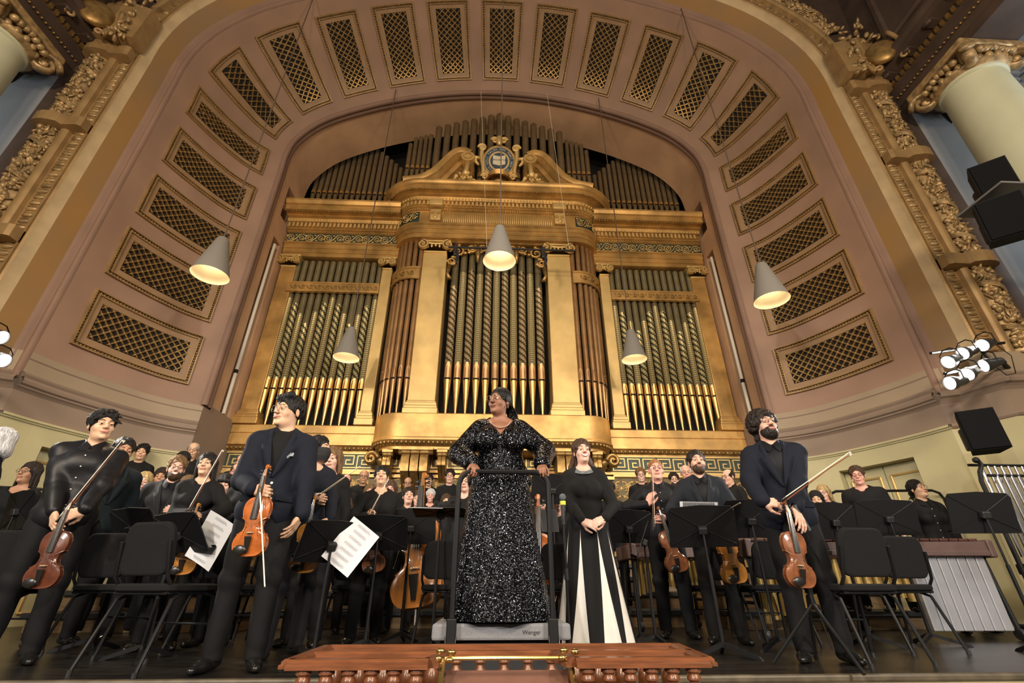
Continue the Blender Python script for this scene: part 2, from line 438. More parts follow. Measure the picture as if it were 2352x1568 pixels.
# ------------------------------------------------------------------ proscenium frame
struct(sweep('trim_proscenium_mauve', [(1.2,6.08),(1.2,6.03),(1.235,6.0),(1.27,6.02),(1.29,6.05),(1.335,6.05),(1.345,6.0),(1.385,5.99),(1.395,5.98)], M_MAUVED))
struct(sweep('wall_proscenium_reveal', [(1.395,5.98),(1.47,5.67)], M_OCHRE))
struct(sweep('trim_proscenium_cream', [(1.47,5.67),(1.475,5.66),(1.53,5.56),(1.535,5.52)], M_CREAMB))
frame_o = struct(sweep('wall_proscenium_frame', [(1.535,5.52),(1.56,5.50),(1.58,5.53),(1.60,5.53),(1.60,5.50),(1.62,5.50),(1.62,5.53),(1.85,5.53),(1.85,5.46),(1.88,5.43),(1.93,5.42),(1.97,5.44),(1.985,5.5)], M_ANTIQL, smooth=True))
struct(sweep('wall_proscenium_outer', [(1.985,5.5),(2.36,5.5),(2.36,5.47),(2.42,5.46),(2.46,5.5),(2.68,5.5)], M_BROWN, smooth=True))
struct(sweep('wall_hall_front', [(2.68,5.5),(5.2,5.5)], M_BROWN, z0=8.6))
# leaf-and-dart course on the frame: a row of small leaves
AT = a_of_z(3.55)
mb = MB(); n = int(2*AT/.118)
for i in range(n+1):
    a = -AT + 2*AT*i/n
    x0, z0 = arch(a, 1.735); x1, z1 = arch(a, 1.80); ex, ez = arch(a+.01, 1.735)
    ax = Vector((ex-x0, 0, ez-z0)).normalized(); nx = Vector((x1-x0, 0, z1-z0)).normalized()
    M = Matrix((ax, Vector((0,-1,0)), nx)).transposed()
    c = Vector((x0, 5.53, z0))
    mb.sphere(c, (.042, .042, .088), 6, 4, M=M)
    mb.sphere(c+ax*.059+nx*.02, (.012, .03, .07), 4, 4, M=M)
mb.build('leaf_and_dart_moulding', M_ANTIQ, frame_o, smooth='all', kind='stuff')
# fruit garland between straps
straps = [a_of_z(4.9), a_of_z(7.2), a_of_z(9.75)]
rng = random.Random(3)
def garland(a0, a1):
    mb = MB(); rows = []
    for k in range(max(4, int(abs(a1-a0)/.2))+1):
        a = a0+(a1-a0)*k/max(4, int(abs(a1-a0)/.2)); r = []
        for t in np.linspace(-1, 1, 7):
            x, z = arch(a, 2.165+.15*t); r.append((x, 5.5-.105*math.sqrt(max(0, 1-t*t)), z))
        rows.append(r)
    mb.grid(rows); n = int(abs(a1-a0)/.009)
    for i in range(n):
        a = a0+(a1-a0)*(i+rng.random())/n; t = rng.uniform(-1, 1)
        d = 2.165+.155*t; bul = .13*math.sqrt(max(0, 1-t*t))
        x, z = arch(a, d); c = (x, 5.5-bul*rng.uniform(.75, 1.05), z); k = rng.random()
        M = Euler((rng.uniform(0,3), rng.uniform(0,3), rng.uniform(0,3))).to_matrix()
        if k < .45: mb.sphere(c, rng.uniform(.026, .056), 6, 4)
        elif k < .85: mb.sphere(c, (.09, .016, .034), 6, 4, M=M)
        else:
            for q in range(4): mb.sphere(Vector(c)+Vector((rng.uniform(-.03,.03), rng.uniform(-.02,0), rng.uniform(-.03,.03))), .016, 5, 3)
    # ribbon bands winding over the garland
    m = max(2, int(abs(a1-a0)/.62))
    for i in range(m):
        a = a0+(a1-a0)*(i+.5)/m
        for off in (-.03, 0, .03):
            pts = []
            for k in range(7):
                t = -1+2*k/6; x, z = arch(a+off+t*.09, 2.165+.17*t); pts.append((x, 5.5-.15*math.sqrt(max(0, 1-t*t))-.012, z))
            mb.tube(pts, .016, 5)
    mb.build('fruit_garland', M_ANTIQ, frame_o, smooth='all', kind='stuff')
for sg in (-1, 1):
    garland(sg*a_of_z(3.3), sg*a_of_z(4.8)); garland(sg*a_of_z(5.0), sg*a_of_z(7.1)); garland(sg*a_of_z(7.3), sg*a_of_z(9.04)); garland(sg*5.9, sg*.2)
def strap(a, hw=.10, name='strap'):
    mb = MB(); rows = []
    for off in (-hw, hw):
        r = []
        for d, Y in [(1.6,5.52),(1.6,5.36),(1.66,5.33),(1.9,5.34),(1.93,5.28),(2.0,5.26),(2.1,5.24),(2.2,5.24),(2.3,5.27),(2.38,5.34),(2.4,5.48)]:
            x, z = arch(a+off, d); r.append((x, Y, z))
        rows.append(r)
    back = [[(p[0], 5.52, p[2]) for p in r] for r in rows]
    mb.grid(rows)
    for r, b in zip(rows, back): mb.grid([r, b])
    mb.build(name, M_ANTIQL, frame_o)
for sg in (-1, 1): strap(sg*a_of_z(4.9)); strap(sg*a_of_z(7.2)); strap(sg*a_of_z(9.16), .12)
# cartouche at each springing: block, shield, scrolls, leaves
for sg in (-1, 1):
    a = sg*a_of_z(9.66)
    def Q(da, d, Y): x, z = arch(a+sg*da*-1, d); return Vector((x, Y, z))
    mb = MB()
    P0 = [[Q(-.32, d, Y) for d, Y in ((1.5,5.5),(1.5,5.2),(1.95,5.1),(2.4,5.2),(2.4,5.5))], [Q(.4, d, Y) for d, Y in ((1.5,5.5),(1.5,5.2),(1.95,5.1),(2.4,5.2),(2.4,5.5))]]
    mb.grid(P0); mb.add(P0[0], [(0,1,2,3,4)]); mb.add(P0[1], [(4,3,2,1,0)]); mb.build('cartouche_block', M_ANTIQL, frame_o)
    c = Q(-.02, 2.06, 4.98); nrm = Vector((-sg*.45, -.6, -.66)).normalized(); upv = (Q(.4, 2.0, 5.1)-Q(-.3, 2.1, 5.1)).normalized()
    M = Matrix((nrm.cross(upv).normalized(), nrm*-1, upv)).transposed()
    MB().sphere(c, (.25,.16,.30), 16, 10, M=M).build('shield', M_GOLDD, frame_o, smooth='all')
    mb = MB()
    for s2 in (-1, 1):
        mb.tube([c+M@Vector((s2*(.24+.06*math.sin(t*3)), -.05-.05*t, .36-.72*t)) for t in np.linspace(0,1,10)], .04, 7)
        mb.tube([c+M@Vector((s2*(.20+.07*math.cos(t)*(1-t/9)), -.14, -.34+.07*math.sin(t)*(1-t/9))) for t in np.linspace(0,7,20)], .026, 6)
    mb.build('scrolls', M_ANTIQL, frame_o, smooth='all')
    mb = MB()
    for i in range(60):
        p = Q(rng.uniform(.28,.62), rng.uniform(1.65,2.4), rng.uniform(5.0,5.25)) if i < 34 else Q(rng.uniform(-.42,.3), rng.uniform(1.62,1.92), rng.uniform(5.08,5.2))
        mb.sphere(p, (.085,.03,.045), 6, 4, M=Euler((rng.uniform(0,3),rng.uniform(0,3),rng.uniform(0,3))).to_matrix())
    mb.build('acanthus_leaves', M_ANTIQ, frame_o, smooth='all')

# front pilaster pedestals below the frame, hall side walls, colonnade
for side in (-1, 1):
    nm = 'left' if side < 0 else 'right'
    mb = MB()
    pr = [(6.45,6.08),(6.645,5.98),(6.72,5.67),(6.80,5.48),(7.25,5.40),(7.62,5.40),(7.95,5.47),(11.5,5.5)]
    pts = [(side*x, y) for x, y in pr]
    mb.grid([[(x, y, z) for z in (0, 2.47)] for x, y in pts], 0)
    mb.grid([[(x, y, z) for z in (2.47, 2.96)] for x, y in pts], 1)
    mb.grid([[(x, y, z) for z in (2.96, 3.35)] for x, y in pts[:-1]], 2)
    mb.add([(x, y, 3.35) for x, y in pts[:-1]]+[(pts[-2][0], 5.7, 3.35), (pts[0][0], 6.1, 3.35)], [tuple(range(len(pts)+1))], 2)
    struct(mb.build('wall_pedestal_'+nm, [M_OLIVE, M_MGREY, M_GREIGE]))
    mb = MB()
    for prof in ([(0,3.06),(.03,3.05),(.05,3.02),(.03,2.985),(.075,2.97),(.095,2.93),(.085,2.89),(.05,2.87),(.025,2.84),(0,2.80)], [(0,2.50),(.035,2.495),(.04,2.465),(.02,2.44),(0,2.43)]):
        mb.grid([[(x-side*h*.3, y-h, z) for h, z in prof] for x, y in pts])
    struct(mb.build('trim_pedestal_'+nm, M_MGREY))
    # grey hall wall behind the columns
    mb = MB(); mb.add([(side*7.93,5.5,3.0),(side*13,5.5,3.0),(side*13,5.5,13),(side*7.93,5.5,13)], [(0,1,2,3)])
    mb.add([(side*11,5.5,0),(side*11,-3,0),(side*11,-3,13),(side*11,5.5,13)], [(0,1,2,3)])
    struct(mb.build('wall_hall_'+nm, M_GREYW))
    # entablature running over the columns towards the hall
    mb = MB(); X0, X1 = 7.62, 8.62
    prof = [(8.62,8.55),(7.80,8.55),(7.80,8.72),(7.77,8.73),(7.77,8.88),(7.70,8.90),(7.70,9.05),(7.66,9.07),(7.66,9.22),(7.42,9.26),(7.42,9.40),(7.36,9.46),(7.36,9.52)]
    mb.grid([[(side*x, y, z) for x, z in prof] for y in (5.49, -2)])
    mb.grid([[(side*8.62, y, z) for z in (8.55, 9.52)] for y in (5.49, -2)])
    ent = struct(mb.build('trim_entablature_'+nm, M_BROWN))
    mb = MB()
    for i in range(44): mb.box((side*7.65, 5.4-i*.11, 9.14), (.06, .06, .10))
    mb.build('dentils', M_GOLDD, ent, kind='stuff')
    for i in range(10):
        MB().box((side*7.55, 5.2-i*.48, 9.25), (.24, .15, .09)).sphere((side*7.45, 5.2-i*.48, 9.22), (.045,.075,.045), 8, 5).build('modillion', M_BROWN, ent)
    mb = MB()
    for i in range(60): mb.sphere((side*7.735, 5.42-i*.08, 8.895), .024, 6, 4)
    mb.build('bead_course', M_GOLDD, ent, kind='stuff')
    # gallery ceiling beyond the columns, with panel mouldings
    mb = MB(); mb.add([(side*8.62,5.5,9.3),(side*13,5.5,9.3),(side*13,-3,9.3),(side*8.62,-3,9.3)], [(0,1,2,3)])
    gc = struct(mb.build('ceiling_gallery_'+nm, M_GREYW))
    for k in range(3):
        for j in range(2):
            cx, cy = side*(9.5+j*1.7), 4.4-k*1.9; mb = MB()
            for rr, hh in ((0, .1), (.12, .05)):
                q = [(cx-.68+rr, cy-.78+rr), (cx+.68-rr, cy-.78+rr), (cx+.68-rr, cy+.78-rr), (cx-.68+rr, cy+.78-rr)]
                for e in range(4): mb.tube([(*q[e], 9.3-hh*.3), (*q[(e+1) % 4], 9.3-hh*.3)], .045-.1*rr, 6)
            mb.build('ceiling_panel', M_GREYW, gc)
    mb = MB()
    mb.grid([[(side*x, y, z) for y, z in [(5.5,8.3),(5.42,8.33),(5.36,8.45),(5.36,8.6),(5.25,8.68),(5.25,8.8),(5.1,8.9),(5.1,9.05),(5.5,9.1)]] for x in (8.63, 13)])
    struct(mb.build('trim_gallery_cornice_'+nm, M_GREYW))
    # coffered hall ceiling strip between the arch and the entablature
    mb = MB(); mb.add([(side*7.5,5.5,9.5),(side*7.5,-3,9.5),(side*8.3,-3,17),(side*8.3,5.5,17)], [(0,1,2,3)])
    struct(mb.build('ceiling_hall_'+nm, M_BROWN))
    for k in range(3):
        mb = MB(); y0 = 4.9-k*1.7
        q = [(7.57,y0,9.85),(7.57,y0-1.3,9.85),(7.75,y0-1.3,11.5),(7.75,y0,11.5)]
        for e in range(4):
            p1, p2 = q[e], q[(e+1) % 4]
            mb.tube([(side*(p1[0]-.03), p1[1], p1[2]), (side*(p2[0]-.03), p2[1], p2[2])], .07, 6)
        struct(mb.build('trim_hall_coffer_'+nm, M_BROWN))

# ionic columns of the side colonnades
M_COLUMN = mat('pale_green_column', (0.50, 0.52, 0.38), 0.55, var=0.06, vscale=2)
for side in (-1, 1):
    nm = 'left' if side < 0 else 'right'
    t = thing('ionic_column', 'pale green ionic column with gilt volutes at the upper %s' % nm, 'column', (side*8.12, 4.65, 0), group='columns of the hall colonnade')
    MB().lathe([(.62,0),(.62,.2),(.56,.24),(.56,.4),(.50,.5),(.49,3),(.465,6),(.425,7.95),(.42,8.02),(.46,8.04),(.46,8.1),(.42,8.12)], 32).build('shaft', M_COLUMN, t, smooth=True)
    MB().lathe([(.42,8.06),(.50,8.10),(.53,8.16),(.50,8.22),(.44,8.24)], 28).build('echinus', M_ANTIQ, t, smooth=True)
    MB().rbox((0,0,8.47), (1.12,1.12,.14), .03).build('abacus', M_ANTIQ, t)
    for sx in (-1, 1):
        for sy in (-1, 1):
            d = Vector((sx, sy, 0)).normalized(); c = d*.60+Vector((0,0,8.22)); tg = Vector((0,0,1)).cross(d)
            mb = MB(); pts = []
            for k in range(26):
                th = k*.55; r = .20*(1-k/27); pts.append(c+d*(r*math.cos(th))+Vector((0,0,r*math.sin(th))))
            mb.tube(pts, [.05*(1-k/40) for k in range(26)], 7, flat=2.2, up=tg)
            mb.sphere(c, .06, 8, 6); mb.build('volute', M_ANTIQ, t, smooth='all')
    mb = MB()
    for k in range(24):
        th = 2*math.pi*k/24; mb.sphere((.5*math.cos(th), .5*math.sin(th), 8.2), (.055,.055,.07), 7, 5)
    for sx, sy in ((1,0),(-1,0),(0,1),(0,-1)):
        for k in range(7):
            u = (k-3)*.09; mb.sphere((sx*.52+sy*u, sy*.52+sx*u, 8.34-.02*abs(k-3)), (.07,.07,.06), 6, 4)
    mb.build('egg_moulding', M_ANTIQ, t, smooth='all')

# ------------------------------------------------------------------ stage floor and front
M_FLOOR = mat('worn_black_stage_floor', (0.024, 0.020, 0.017), 0.30, col2=(0.008, 0.0075, 0.007), vscale=5, stretch=(.5,3,1), bump=0.08, bscale=18, spec=0.5)
M_FASCIA = mat('cream_stage_fascia', (0.42, 0.36, 0.20), 0.6, var=0.15, vscale=4)
mb = MB(); mb.add([(-9,3.30,0),(9,3.30,0),(9,9.6,0),(-9,9.6,0)], [(0,1,2,3)], 0)
struct(mb.build('floor', [M_FLOOR]))
struct(MB().rbox((0,3.29,-.02), (18,.05,.04), .012).build('trim_stage_edge', mat('stage_edge_wood', (0.10,0.08,0.05), .5, var=.4, vscale=8)))
mb = MB(); mb.add([(-9,3.28,-1.3),(9,3.28,-1.3),(9,3.28,-.035),(-9,3.28,-.035)], [(0,1,2,3)])
struct(mb.build('wall_stage_front', M_FASCIA))
mb = MB(); mb.add([(-12,-14,-1.3),(12,-14,-1.3),(12,3.3,-1.3),(-12,3.3,-1.3)], [(0,1,2,3)])
struct(mb.build('floor_hall', mat('hall_floor', (0.10,0.07,0.05), .5, var=.2)))
# ------------------------------------------------------------------ the organ
def pattern_mat(name, kind, gold=(0.60,0.47,0.22), dark=(0.045,0.060,0.038)):
    m = bpy.data.materials.new(name); m.use_nodes = True; nt = m.node_tree; b = nt.nodes['Principled BSDF']
    b.inputs['Roughness'].default_value = 0.36; b.inputs['Metallic'].default_value = 0.6
    N = nt.nodes.new; L = nt.links.new
    tc = N('ShaderNodeTexCoord'); sp = N('ShaderNodeSeparateXYZ'); L(tc.outputs['Object'], sp.inputs[0])
    def M(op, a, bb=None):
        n = N('ShaderNodeMath'); n.operation = op
        for i, x in enumerate((a, bb)):
            if x is None: continue
            if isinstance(x, (int, float)): n.inputs[i].default_value = x
            else: L(x, n.inputs[i])
        return n.outputs[0]
    ang = M('ARCTAN2', sp.outputs[1], sp.outputs[0]); z = sp.outputs[2]
    if kind == 'spiral':
        w = M('SINE', M('ADD', M('MULTIPLY', ang, 3.0), M('MULTIPLY', z, 42.0)))
        w2 = M('SINE', M('ADD', M('MULTIPLY', ang, -6.0), M('MULTIPLY', z, 95.0)))
        f = M('ADD', M('MULTIPLY', w, 0.75), M('MULTIPLY', w2, 0.45))
    else:
        w = M('SINE', M('ADD', M('MULTIPLY', ang, 7.0), M('MULTIPLY', z, 62.0)))
        w2 = M('SINE', M('ADD', M('MULTIPLY', ang, -7.0), M('MULTIPLY', z, 62.0)))
        f = M('ADD', M('MULTIPLY', w, w2), 0.12)
    r = N('ShaderNodeValToRGB'); r.color_ramp.elements[0].position = 0.36; r.color_ramp.elements[1].position = 0.50
    r.color_ramp.elements[0].color = (*dark, 1); r.color_ramp.elements[1].color = (*gold, 1)
    L(M('ADD', M('MULTIPLY', f, 0.5), 0.5), r.inputs[0]); L(r.outputs[0], b.inputs['Base Color'])
    return m
M_SPIRAL = pattern_mat('pipe_spiral_stencil', 'spiral'); M_DIAPER = pattern_mat('pipe_diaper_stencil', 'diaper')
M_SPIRALG = pattern_mat('pipe_spiral_stencil_warm', 'spiral', (0.56,0.40,0.20), (0.09,0.075,0.045))
M_OLGOLD = mat('olive_gold_ground',(0.11,0.080,0.028),.5,.3,var=.3,vscale=20)
organ = thing('pipe_organ', 'large gilded pipe organ case with stencilled pipes filling the back of the stage', 'organ', (0, 9.5, 0))
def og(mb, name, m, smooth=False, **kw):
    mb.v = [(x, y-9.5, z) for x, y, z in mb.v]
    return mb.build(name, m, organ, smooth=smooth, **kw)
_pc = {}
def pipe(x, y, z0, zm, zt, r, zp=None, kind='diaper', mats=None, rz=0.0, tip=.018, mouth=.26):
    """z0 tip, zm mouth slit, zp top of the stencilled sleeve, zt top"""
    key = (round(zm-z0,3), round(zt-z0,3), r, round((zp or zt)-z0,3), zp is None, mouth)
    if key not in _pc:
        h = zm-z0; H = zt-z0; P = [(tip,0,0),(r*.97,h-.03,0),(r,h,1),(r,h+mouth,2 if zp else 3)]
        if zp: P += [(r*1.03,h+mouth+.01,3),(r*1.03,h+mouth+.03,2),(r,h+mouth+.035,2),(r,zp-z0,3),(r*1.04,zp-z0+.01,3),(r*1.04,zp-z0+.03,3)]
        P += [(r,zp-z0+.04 if zp else H-.02,3),(r,H,3),(r*.88,H+.005,4),(r*.85,H-.3,4),(0,H-.3,4)]
        mb = MB().lathe(P, 16)
        mm = mb.mesh('pipe', True)
        ms = MB().box((0,-r*.97,h+.012), (r*1.5,.03,.028)).mesh('mouth_slit')
        # arched upper lip
        ml = MB(); pts = [(r*.62*math.cos(t), -math.sqrt(max(.0001, (r*1.015)**2-(r*.62*math.cos(t))**2)), h+mouth*.55+mouth*.42*math.sin(t)) for t in np.linspace(0, math.pi, 9)]
        pts = [(pts[0][0], pts[0][1], h+.02)] + pts + [(pts[-1][0], pts[-1][1], h+.02)]
        ml.tube(pts, .006, 5); _pc[key] = (mm, ms, ml.mesh('upper_lip', True))
    mm, ms, ml = _pc[key]
    pm = mats or [M_PIPEG, M_PIPEG, M_SPIRAL if kind == 'spiral' else M_DIAPER, M_PIPE, M_BLACKV]
    o = link('pipe', mm, pm, organ, loc=(x, y-9.5, z0), rot=(0,0,rz))
    link('mouth_slit', ms, M_BLACKV, o); link('upper_lip', ml, pm[1], o)
    return o
COP = [M_PIPEC, M_PIPEC, M_PIPEC, M_PIPEC, M_BLACKV]; OLD = [M_PIPED, M_PIPEG, M_PIPED, M_PIPED, M_BLACKV]
CEN = [M_PIPEG, M_PIPEC, M_DIAPER, M_PIPE, M_BLACKV]; CENS = [M_PIPEG, M_PIPEC, M_SPIRALG, M_PIPE, M_BLACKV]
tops = [6.42,6.25,6.0,5.75,6.02,6.28,6.45,6.3,6.05,5.75,6.0,6.28,6.42]
for sd in (-1, 1):
    for i in range(13):
        x = sd*(2.86+i*.1655); pipe(x, 9.4, 3.35, 4.15, 7.52, .072, tops[i], 'spiral' if i % 2 else 'diaper')
for i in range(11):
    k = abs(i-5)
    pipe(-1.0+i*.2, 9.12, 3.5, 4.33, 8.0, .083, 7.15-.06*(k % 3)-(.35 if k == 5 else 0), 'd', mats=CEN if i % 2 else CENS, mouth=.38)
for sd in (-1, 1):
    for i in range(7):
        th = math.radians(6+i*16); x = sd*(1.92+.50*math.cos(th)); y = 9.42-.50*math.sin(th)
        pipe(x, y, 3.45, 4.25, 7.95, .058, None, mats=COP, rz=math.atan2(x-sd*1.92, 9.42-y), mouth=.30)
    # upper wing pipes
    for i in range(18):
        x = sd*(2.55+i*.155); zt = 11.0+ (1.1*(i/7) if i < 7 else 1.1-.02*(i-7)); pipe(x, 9.82, 9.75, 10.18, min(zt, 12.15), .066, None, mats=OLD, mouth=.12)
    for i in range(5):
        pipe(sd*(1.92+i*.135), 8.98, 9.5, 10.35, 11.75-.05*i-(.2 if i > 3 else 0), .06, None, mats=OLD, mouth=.14)
for i in range(15):
    k = abs(i-7); pipe((i-7)*.242, 8.82, 9.3, 9.9, 12.52-.01*k-.085*k, .092, None, mats=OLD, mouth=.2)

def path_center(rad=.62, fy=8.73, off=0.0, n=10, xe=1.9):
    pts = []
    for sd in (-1, 1):
        q = []
        for k in range(n+1):
            th = math.pi/2*k/n; q.append((sd*(xe+(rad+off)*math.cos(th)), fy+rad-(rad+off)*math.sin(th)))
        pts += q if sd < 0 else q[::-1]
    return pts
def sweep_path(mb, prof, rad=.62, fy=8.73, mi=0, xe=1.9):
    rows = []
    cols = [path_center(rad, fy, o, xe=xe) for o, z in prof]
    for i in range(len(cols[0])): rows.append([(cols[j][i][0], cols[j][i][1], prof[j][1]) for j in range(len(prof))])
    mb.grid(rows, mi); return mb
# bowed centre base with egg course
mb = MB(); sweep_path(mb, [(-.35,3.47),(-.02,3.47),(0,3.45),(0,2.99),(.02,2.97),(.02,2.93),(-.03,2.90),(-.06,2.86),(-.12,2.83),(-.12,2.78),(-.6,2.75)], rad=.55, fy=8.72, xe=1.85)
og(mb, 'centre_base', M_GOLD, smooth=True)
def course(name, pathpts, z, step, r, m=M_GOLDD):
    """small eggs along a plan path"""
    mb = MB(); P = [Vector((x, y, 0)) for x, y in pathpts]; acc = 0
    for a, b in zip(P[:-1], P[1:]):
        L = (b-a).length; t = step-acc if acc else 0
        while t <= L:
            c = a+(b-a)*(t/L); mb.sphere((c.x, c.y, z), r, 6, 4); t += step
        acc = (L-(t-step))
    return og(mb, name, m, smooth='all', kind='stuff')
course('egg_course', path_center(.55, 8.72, -.02, xe=1.85), 2.89, .085, (.034,.034,.042))
# side galleries: base band, egg course, greek key, filigree dado
for sd in (-1, 1):
    xs = (sd*2.35, sd*5.24); x0, x1 = min(xs), max(xs)
    def run(prof, name, m, sm=False):
        mb = MB(); mb.grid([[(x, y, z) for y, z in prof] for x in (x0, x1)]); return og(mb, name, m, sm)
    run([(9.52,3.36),(9.28,3.36),(9.26,3.34),(9.26,3.19),(9.28,3.18),(9.28,3.17),(9.255,3.16),(9.255,2.95),(9.30,2.93)], 'gallery_base', M_GOLD)
    run([(9.30,2.93),(9.27,2.92),(9.30,2.86),(9.34,2.85),(9.34,2.81)], 'gallery_moulding', M_GOLDD)
    course('egg_course', [(x0, 9.29), (x1, 9.29)], 2.89, .085, (.034,.034,.034))
    run([(9.36,2.82),(9.36,2.47)], 'key_ground', M_DGREEN)
    run([(9.36,2.83),(9.335,2.82),(9.335,2.795),(9.36,2.79)], 'key_border', M_GOLDL); run([(9.36,2.50),(9.335,2.495),(9.335,2.45),(9.31,2.44),(9.31,2.40),(9.36,2.38)], 'key_border', M_GOLDL)
    run([(9.37,2.40),(9.37,.9)], 'dado_ground', M_OLGOLD)
    run([(9.37,.95),(9.3,.9),(9.3,0)], 'plinth', M_GOLDD)
# greek key units
mb = MB(); u = .046
K = [(-1.2,0),(0,0),(0,5),(5.2,5),(5.2,1.4),(2,1.4),(2,3.2),(3.6,3.2)]
for (xa, za), (xb, zb) in zip(K[:-1], K[1:]):
    mb.box(((xa+xb)/2*u, 0, (za+zb)/2*u), (abs(xb-xa)*u+.022, .02, abs(zb-za)*u+.022))
mb.box((3.1*u,0,0), (6.2*u,.02,.022)); key_me = mb.mesh('greek_key')
for sd in (-1, 1):
    for i in range(9):
        link('greek_key', key_me, M_GOLDL, organ, loc=((-5.18 if sd < 0 else 2.42)+i*.312, 9.35-9.5, 2.53))
    # across the recess behind the consoles
for i in range(14): link('greek_key', key_me, M_GOLDL, organ, loc=(-2.15+i*.312, 9.30-9.5, 2.53))
mb = MB(); mb.add([(-2.4,9.31,.0),(2.4,9.31,.0),(2.4,9.31,2.85),(-2.4,9.31,2.85)], [(0,1,2,3)]); og(mb, 'recess_ground', M_OLGOLD)
# gilt filigree of the dado: loops and leaves in relief
mb = MB(); un = .40
for s2 in (-1, 1):
    for k in range(3):
        mb.tube([(s2*(.1+.085*math.cos(t)*(1-t/14)), 0, .20+k*.0+.085*math.sin(t)*(1-t/14)) for t in np.linspace(0, 8, 20)], .009, 5)
    mb.tube([(s2*.19*math.sin(t), 0, .20*(1-math.cos(t))) for t in np.linspace(0, math.pi, 14)], .011, 5)
    mb.tube([(s2*.19*math.sin(t), 0, .4-.20*(1-math.cos(t))*.5) for t in np.linspace(0, math.pi, 14)], .008, 5)
    for a in (.4, 1.1, 2.0): mb.sphere((s2*.15*math.sin(a), 0, .22+.16*math.cos(a)), (.03,.008,.018), 6, 4)
mb.sphere((0,0,.2), (.028,.012,.06), 8, 5); fil = mb.mesh('filigree', 'all')
for sd in (-1, 1):
    for i in range(10):
        for j in range(4): link('filigree_ornament', fil, M_GOLDL, organ, loc=(sd*(2.55+i*.275), 9.365-9.5, 1.18+j*.285), scale=(.72,1,.72))
for i in range(16):
    for j in range(4): link('filigree_ornament', fil, M_GOLDL, organ, loc=(-2.06+i*.275, 9.305-9.5, 1.18+j*.285), scale=(.72,1,.72))
run0 = MB()
for z, h, y in ((2.36,.06,9.28),(2.45,.05,9.27),(1.0,.1,9.27)): run0.box((0, y, z), (4.8, .06, h))
og(run0, 'recess_mouldings', M_GOLD)
# consoles under the centre base
def console(x, w, h, y0, y1, zt, m=M_GOLDD, rib=3):
    mb = MB(); prof = [(y1,zt),(y0,zt),(y0-.01,zt-.06),(y0+.02,zt-.09),(y0-.02,zt-.16),(y0-.01,zt-.30*h/.6),(y0+.07,zt-.55*h),(y0+.20,zt-.72*h),(y1-.08,zt-.9*h),(y1,zt-h)]
    for k in range(rib):
        a = x-w/2+w*k/rib; b = a+w/rib*.86
        mb.grid([[(q, y, z) for y, z in prof] for q in (a, b)]); 
        for q in (a, b): mb.add([(q, y, z) for y, z in prof], [tuple(range(len(prof)))])
    mb.tube([(x-w*.62,y0+.05,zt-.03),(x+w*.62,y0+.05,zt-.03)], .055, 8); mb.box((x,(y0+y1)/2,zt+.02), (w*1.25, y1-y0+.08, .06))
    return og(mb, 'console_bracket', m, smooth=True)
for sd in (-1, 1):
    console(sd*1.47, .52, .80, 8.80, 9.3, 2.76); console(sd*.98, .16, .5, 8.88, 9.3, 2.74, rib=2); console(sd*2.02, .16, .5, 8.92, 9.3, 2.74, rib=2)
    mb = MB()
    mb.tube([(sd*(2.33-.13*math.cos(t)*(1-t/11)), 9.0, 2.62+.13*math.sin(t)*(1-t/11)) for t in np.linspace(0,9,26)], .045, 7, flat=2.4, up=(0,1,0))
    mb.tube([(sd*2.33,9.0,2.72),(sd*2.16,9.05,2.6),(sd*2.10,9.15,2.4),(sd*2.12,9.28,2.2)], [.07,.08,.07,.05], 8)
    og(mb, 'scroll_bracket', M_GOLDD, smooth='all')
    console(sd*.0+sd*.35, .16, .5, 8.88, 9.3, 2.74, rib=2)
# pilasters
def pilaster(x, w, yf, zb, zt, m=M_GOLDL, cap=True, name='pilaster'):
    mb = MB(); yb = 9.52
    for (z0, z1, e) in ((zb,zb+.14,.07),(zb+.14,zb+.20,.05),(zb+.20,zb+.27,.035),(zb+.27,zb+.31,.015),(zb+.31,zt,0)):
        mb.rbox((x,(yf-e+yb)/2,(z0+z1)/2), (w+2*e, yb-yf+e, z1-z0), .012)
    o = og(mb, name, m)
    if not cap: return o
    mb = MB(); 
    mb.rbox((x,yf+.1,zt+.30), (w+.16,.4,.05), .015)
    vr = .15 if w > .5 else .11
    for s2 in (-1, 1):
        c = Vector((x+s2*(w/2+.02), yf-.10, zt+.16))
        mb.tube([(c.x+vr*(1-t/13)*math.cos(t)*s2, c.y, c.z+vr*(1-t/13)*math.sin(t)) for t in np.linspace(1.57, 11.5, 30)], .030, 6, flat=2.0, up=(0,1,0))
        mb.sphere(c, .035, 6, 4)
    mb.tube([(x-w/2,yf-.06,zt+.275),(x-w/4,yf-.06,zt+.24),(x,yf-.06,zt+.23),(x+w/4,yf-.06,zt+.24),(x+w/2,yf-.06,zt+.275)], .025, 6)
    for k in range(5): mb.sphere((x+(k-2)*w/6, yf-.05, zt+.15+.06*(2-abs(k-2))/2), (.03,.03,.06), 6, 4)
    mb.rbox((x,yf+.1,zt+.02), (w*.98,.26,.05), .01)
    og(mb, 'capital', M_GOLDL, smooth=True)
    return o
for sd in (-1, 1):
    pilaster(sd*1.48, .56, 8.90, 3.47, 7.53)
    pilaster(sd*2.66, .24, 9.28, 3.36, 7.27)
    pilaster(sd*5.02, .36, 9.28, 3.36, 7.27, m=M_GOLD)
